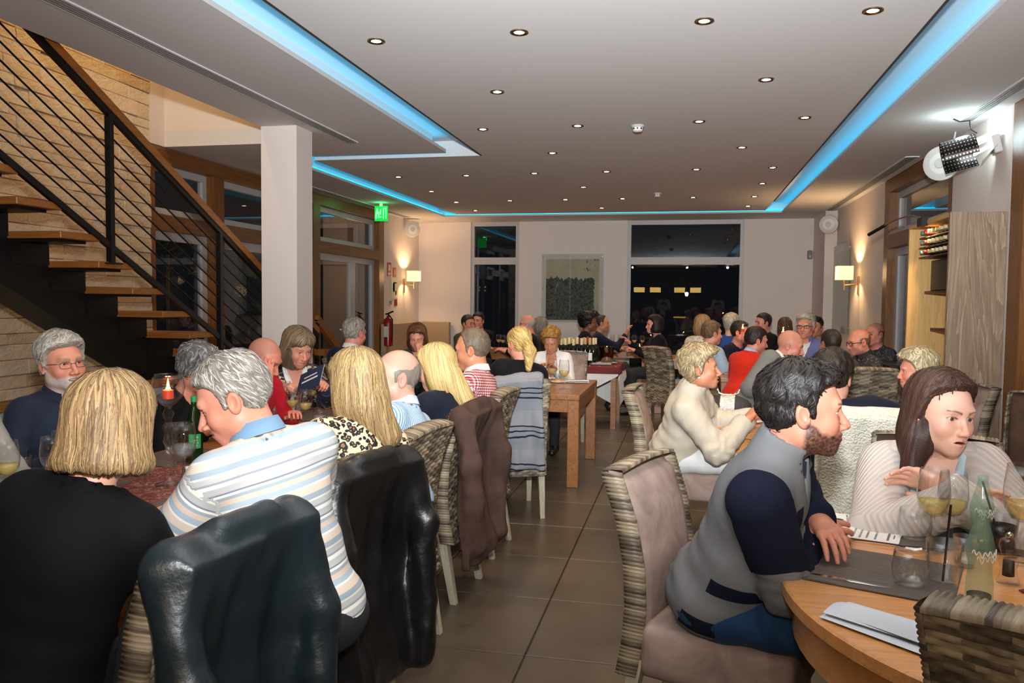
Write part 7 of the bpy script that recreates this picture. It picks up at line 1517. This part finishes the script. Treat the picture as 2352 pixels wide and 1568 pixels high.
tumbler(on(2165, 1345), 'straight tumbler with a black straw on the round table', 'straight', None, 1.1, (0.012, 0.0, 0.20)); tumbler(on(2300, 1265), 'dark cola in a tumbler with a straw', 'straight', 'drink', 1.15, (-0.045, 0.02, 0.18)); tumbler(on(2215, 1300), 'short tumbler between the aqua bottles', 'straight', 'water', 0.8)
def contour_bottle(loc, label):
    t = thing('soda_bottle', label, 'bottle', loc); m = MB(); n = 24; prof = [(0.026, 0), (0.029, 0.006), (0.0285, 0.045), (0.024, 0.075), (0.0295, 0.105), (0.030, 0.125), (0.024, 0.15), (0.016, 0.178), (0.0125, 0.195), (0.0135, 0.198), (0.0135, 0.207), (0.011, 0.208)]; m.lathe(prof, n); m.v = [(x*(1+0.035*math.cos(10*math.atan2(y, x))*(z < 0.15)), y*(1+0.035*math.cos(10*math.atan2(y, x))*(z < 0.15)), z) for x, y, z in m.v]; m.build('bottle_body', M_aqua, t, True)
    m = MB(); pts = []
    for i in range(44): a = -1.25+2.5*i/43-1.2; pts.append((0.0312*math.cos(a), 0.0312*math.sin(a), 0.113+0.006*math.sin(i*0.95)+0.003*math.sin(i*0.41)))
    m.tube(pts, 0.0013, 5); m.tube([(x*1.0, y*1.0, z-0.012+0.002*math.sin(i)) for i, (x, y, z) in enumerate(pts[6:38])], 0.0009, 5); m.build('script_lettering', M_paper, t); m = MB(); m.lathe([(0.001, 0.003), (0.025, 0.004), (0.0255, 0.012), (0.001, 0.0125)], 16); m.build('drink', M_cola, t, True); return t
contour_bottle(on(2248, 1375), 'nearer aqua glass soda bottle with white script lettering').scale = (1.1, 1.1, 1.1); contour_bottle(on(2252, 1262), 'farther aqua glass soda bottle with white script lettering').scale = (1.1, 1.1, 1.1)
pm = thing('pepper_mill', 'clear acrylic pepper mill right of the soda bottles', 'pepper mill', on(2315, 1338)); m = MB(); m.lathe([(0.028, 0), (0.029, 0.008), (0.022, 0.02), (0.019, 0.04), (0.025, 0.06), (0.019, 0.078), (0.026, 0.098), (0.022, 0.118), (0.012, 0.124), (0.001, 0.126)], 20); m.build('body', M_gl, pm, True); m = MB(); m.lathe([(0.015, 0.02), (0.014, 0.06), (0.001, 0.062)], 12); m.build('peppercorns', plain('peppercorn', (34, 28, 26), 0.7), pm, True); m = MB(); m.lathe([(0.008, 0.124), (0.009, 0.134), (0.001, 0.140)], 12); m.build('knob', M_chrome, pm, True)
# ---- cabinet shelves
for k in range(6): wineglass((2.18+0.03*(k % 2), 6.92+0.09*k, 1.302), 'wine glass on the lower cabinet shelf', None, 0.95, group='wine glass on the lower cabinet shelf')
mw = thing('black_wine_cooler', 'black box with louvred side on the upper cabinet shelf', 'appliance', (2.19, 7.25, 1.622)); m = MB(); m.box((0, 0, 0.13), (0.24, 0.80, 0.26), None, 0.006); m.build('case', M_blk, mw)
for k in range(8): m = MB(); m.box((-0.122, -0.25, 0.05+0.02*k), (0.004, 0.16, 0.008)); m.build('louvre', M_chrome, mw)
for k in range(9): tag(link('plate', lathe_mesh('plate', [(0.06, 0), (0.11, 0.010), (0.111, 0.013), (0.06, 0.004), (0.001, 0.004)], M_china, 24), None, (2.10, 7.55, 0.903+0.008*k)), 'white plate in the stack on the cabinet worktop', 'plate', 'stacked plates on the cabinet worktop')
for k in range(3): wine_bottle((2.14, 7.0+0.11*k, 0.902), 'small condiment bottle on the cabinet worktop, %s from the near side' % ('first', 'second', 'third')[k], None, 1, s=0.6)['group'] = 'condiment bottles in the cabinet'
for k, (y, w_) in enumerate(((9.5, 0.22), (9.1, 0.2))): napkin((2.10, y, 0.922), 0.2*k, 'white napkin on the sideboard top, %s from the window end' % ('first', 'second')[k], w_, 0.14, 0.008)
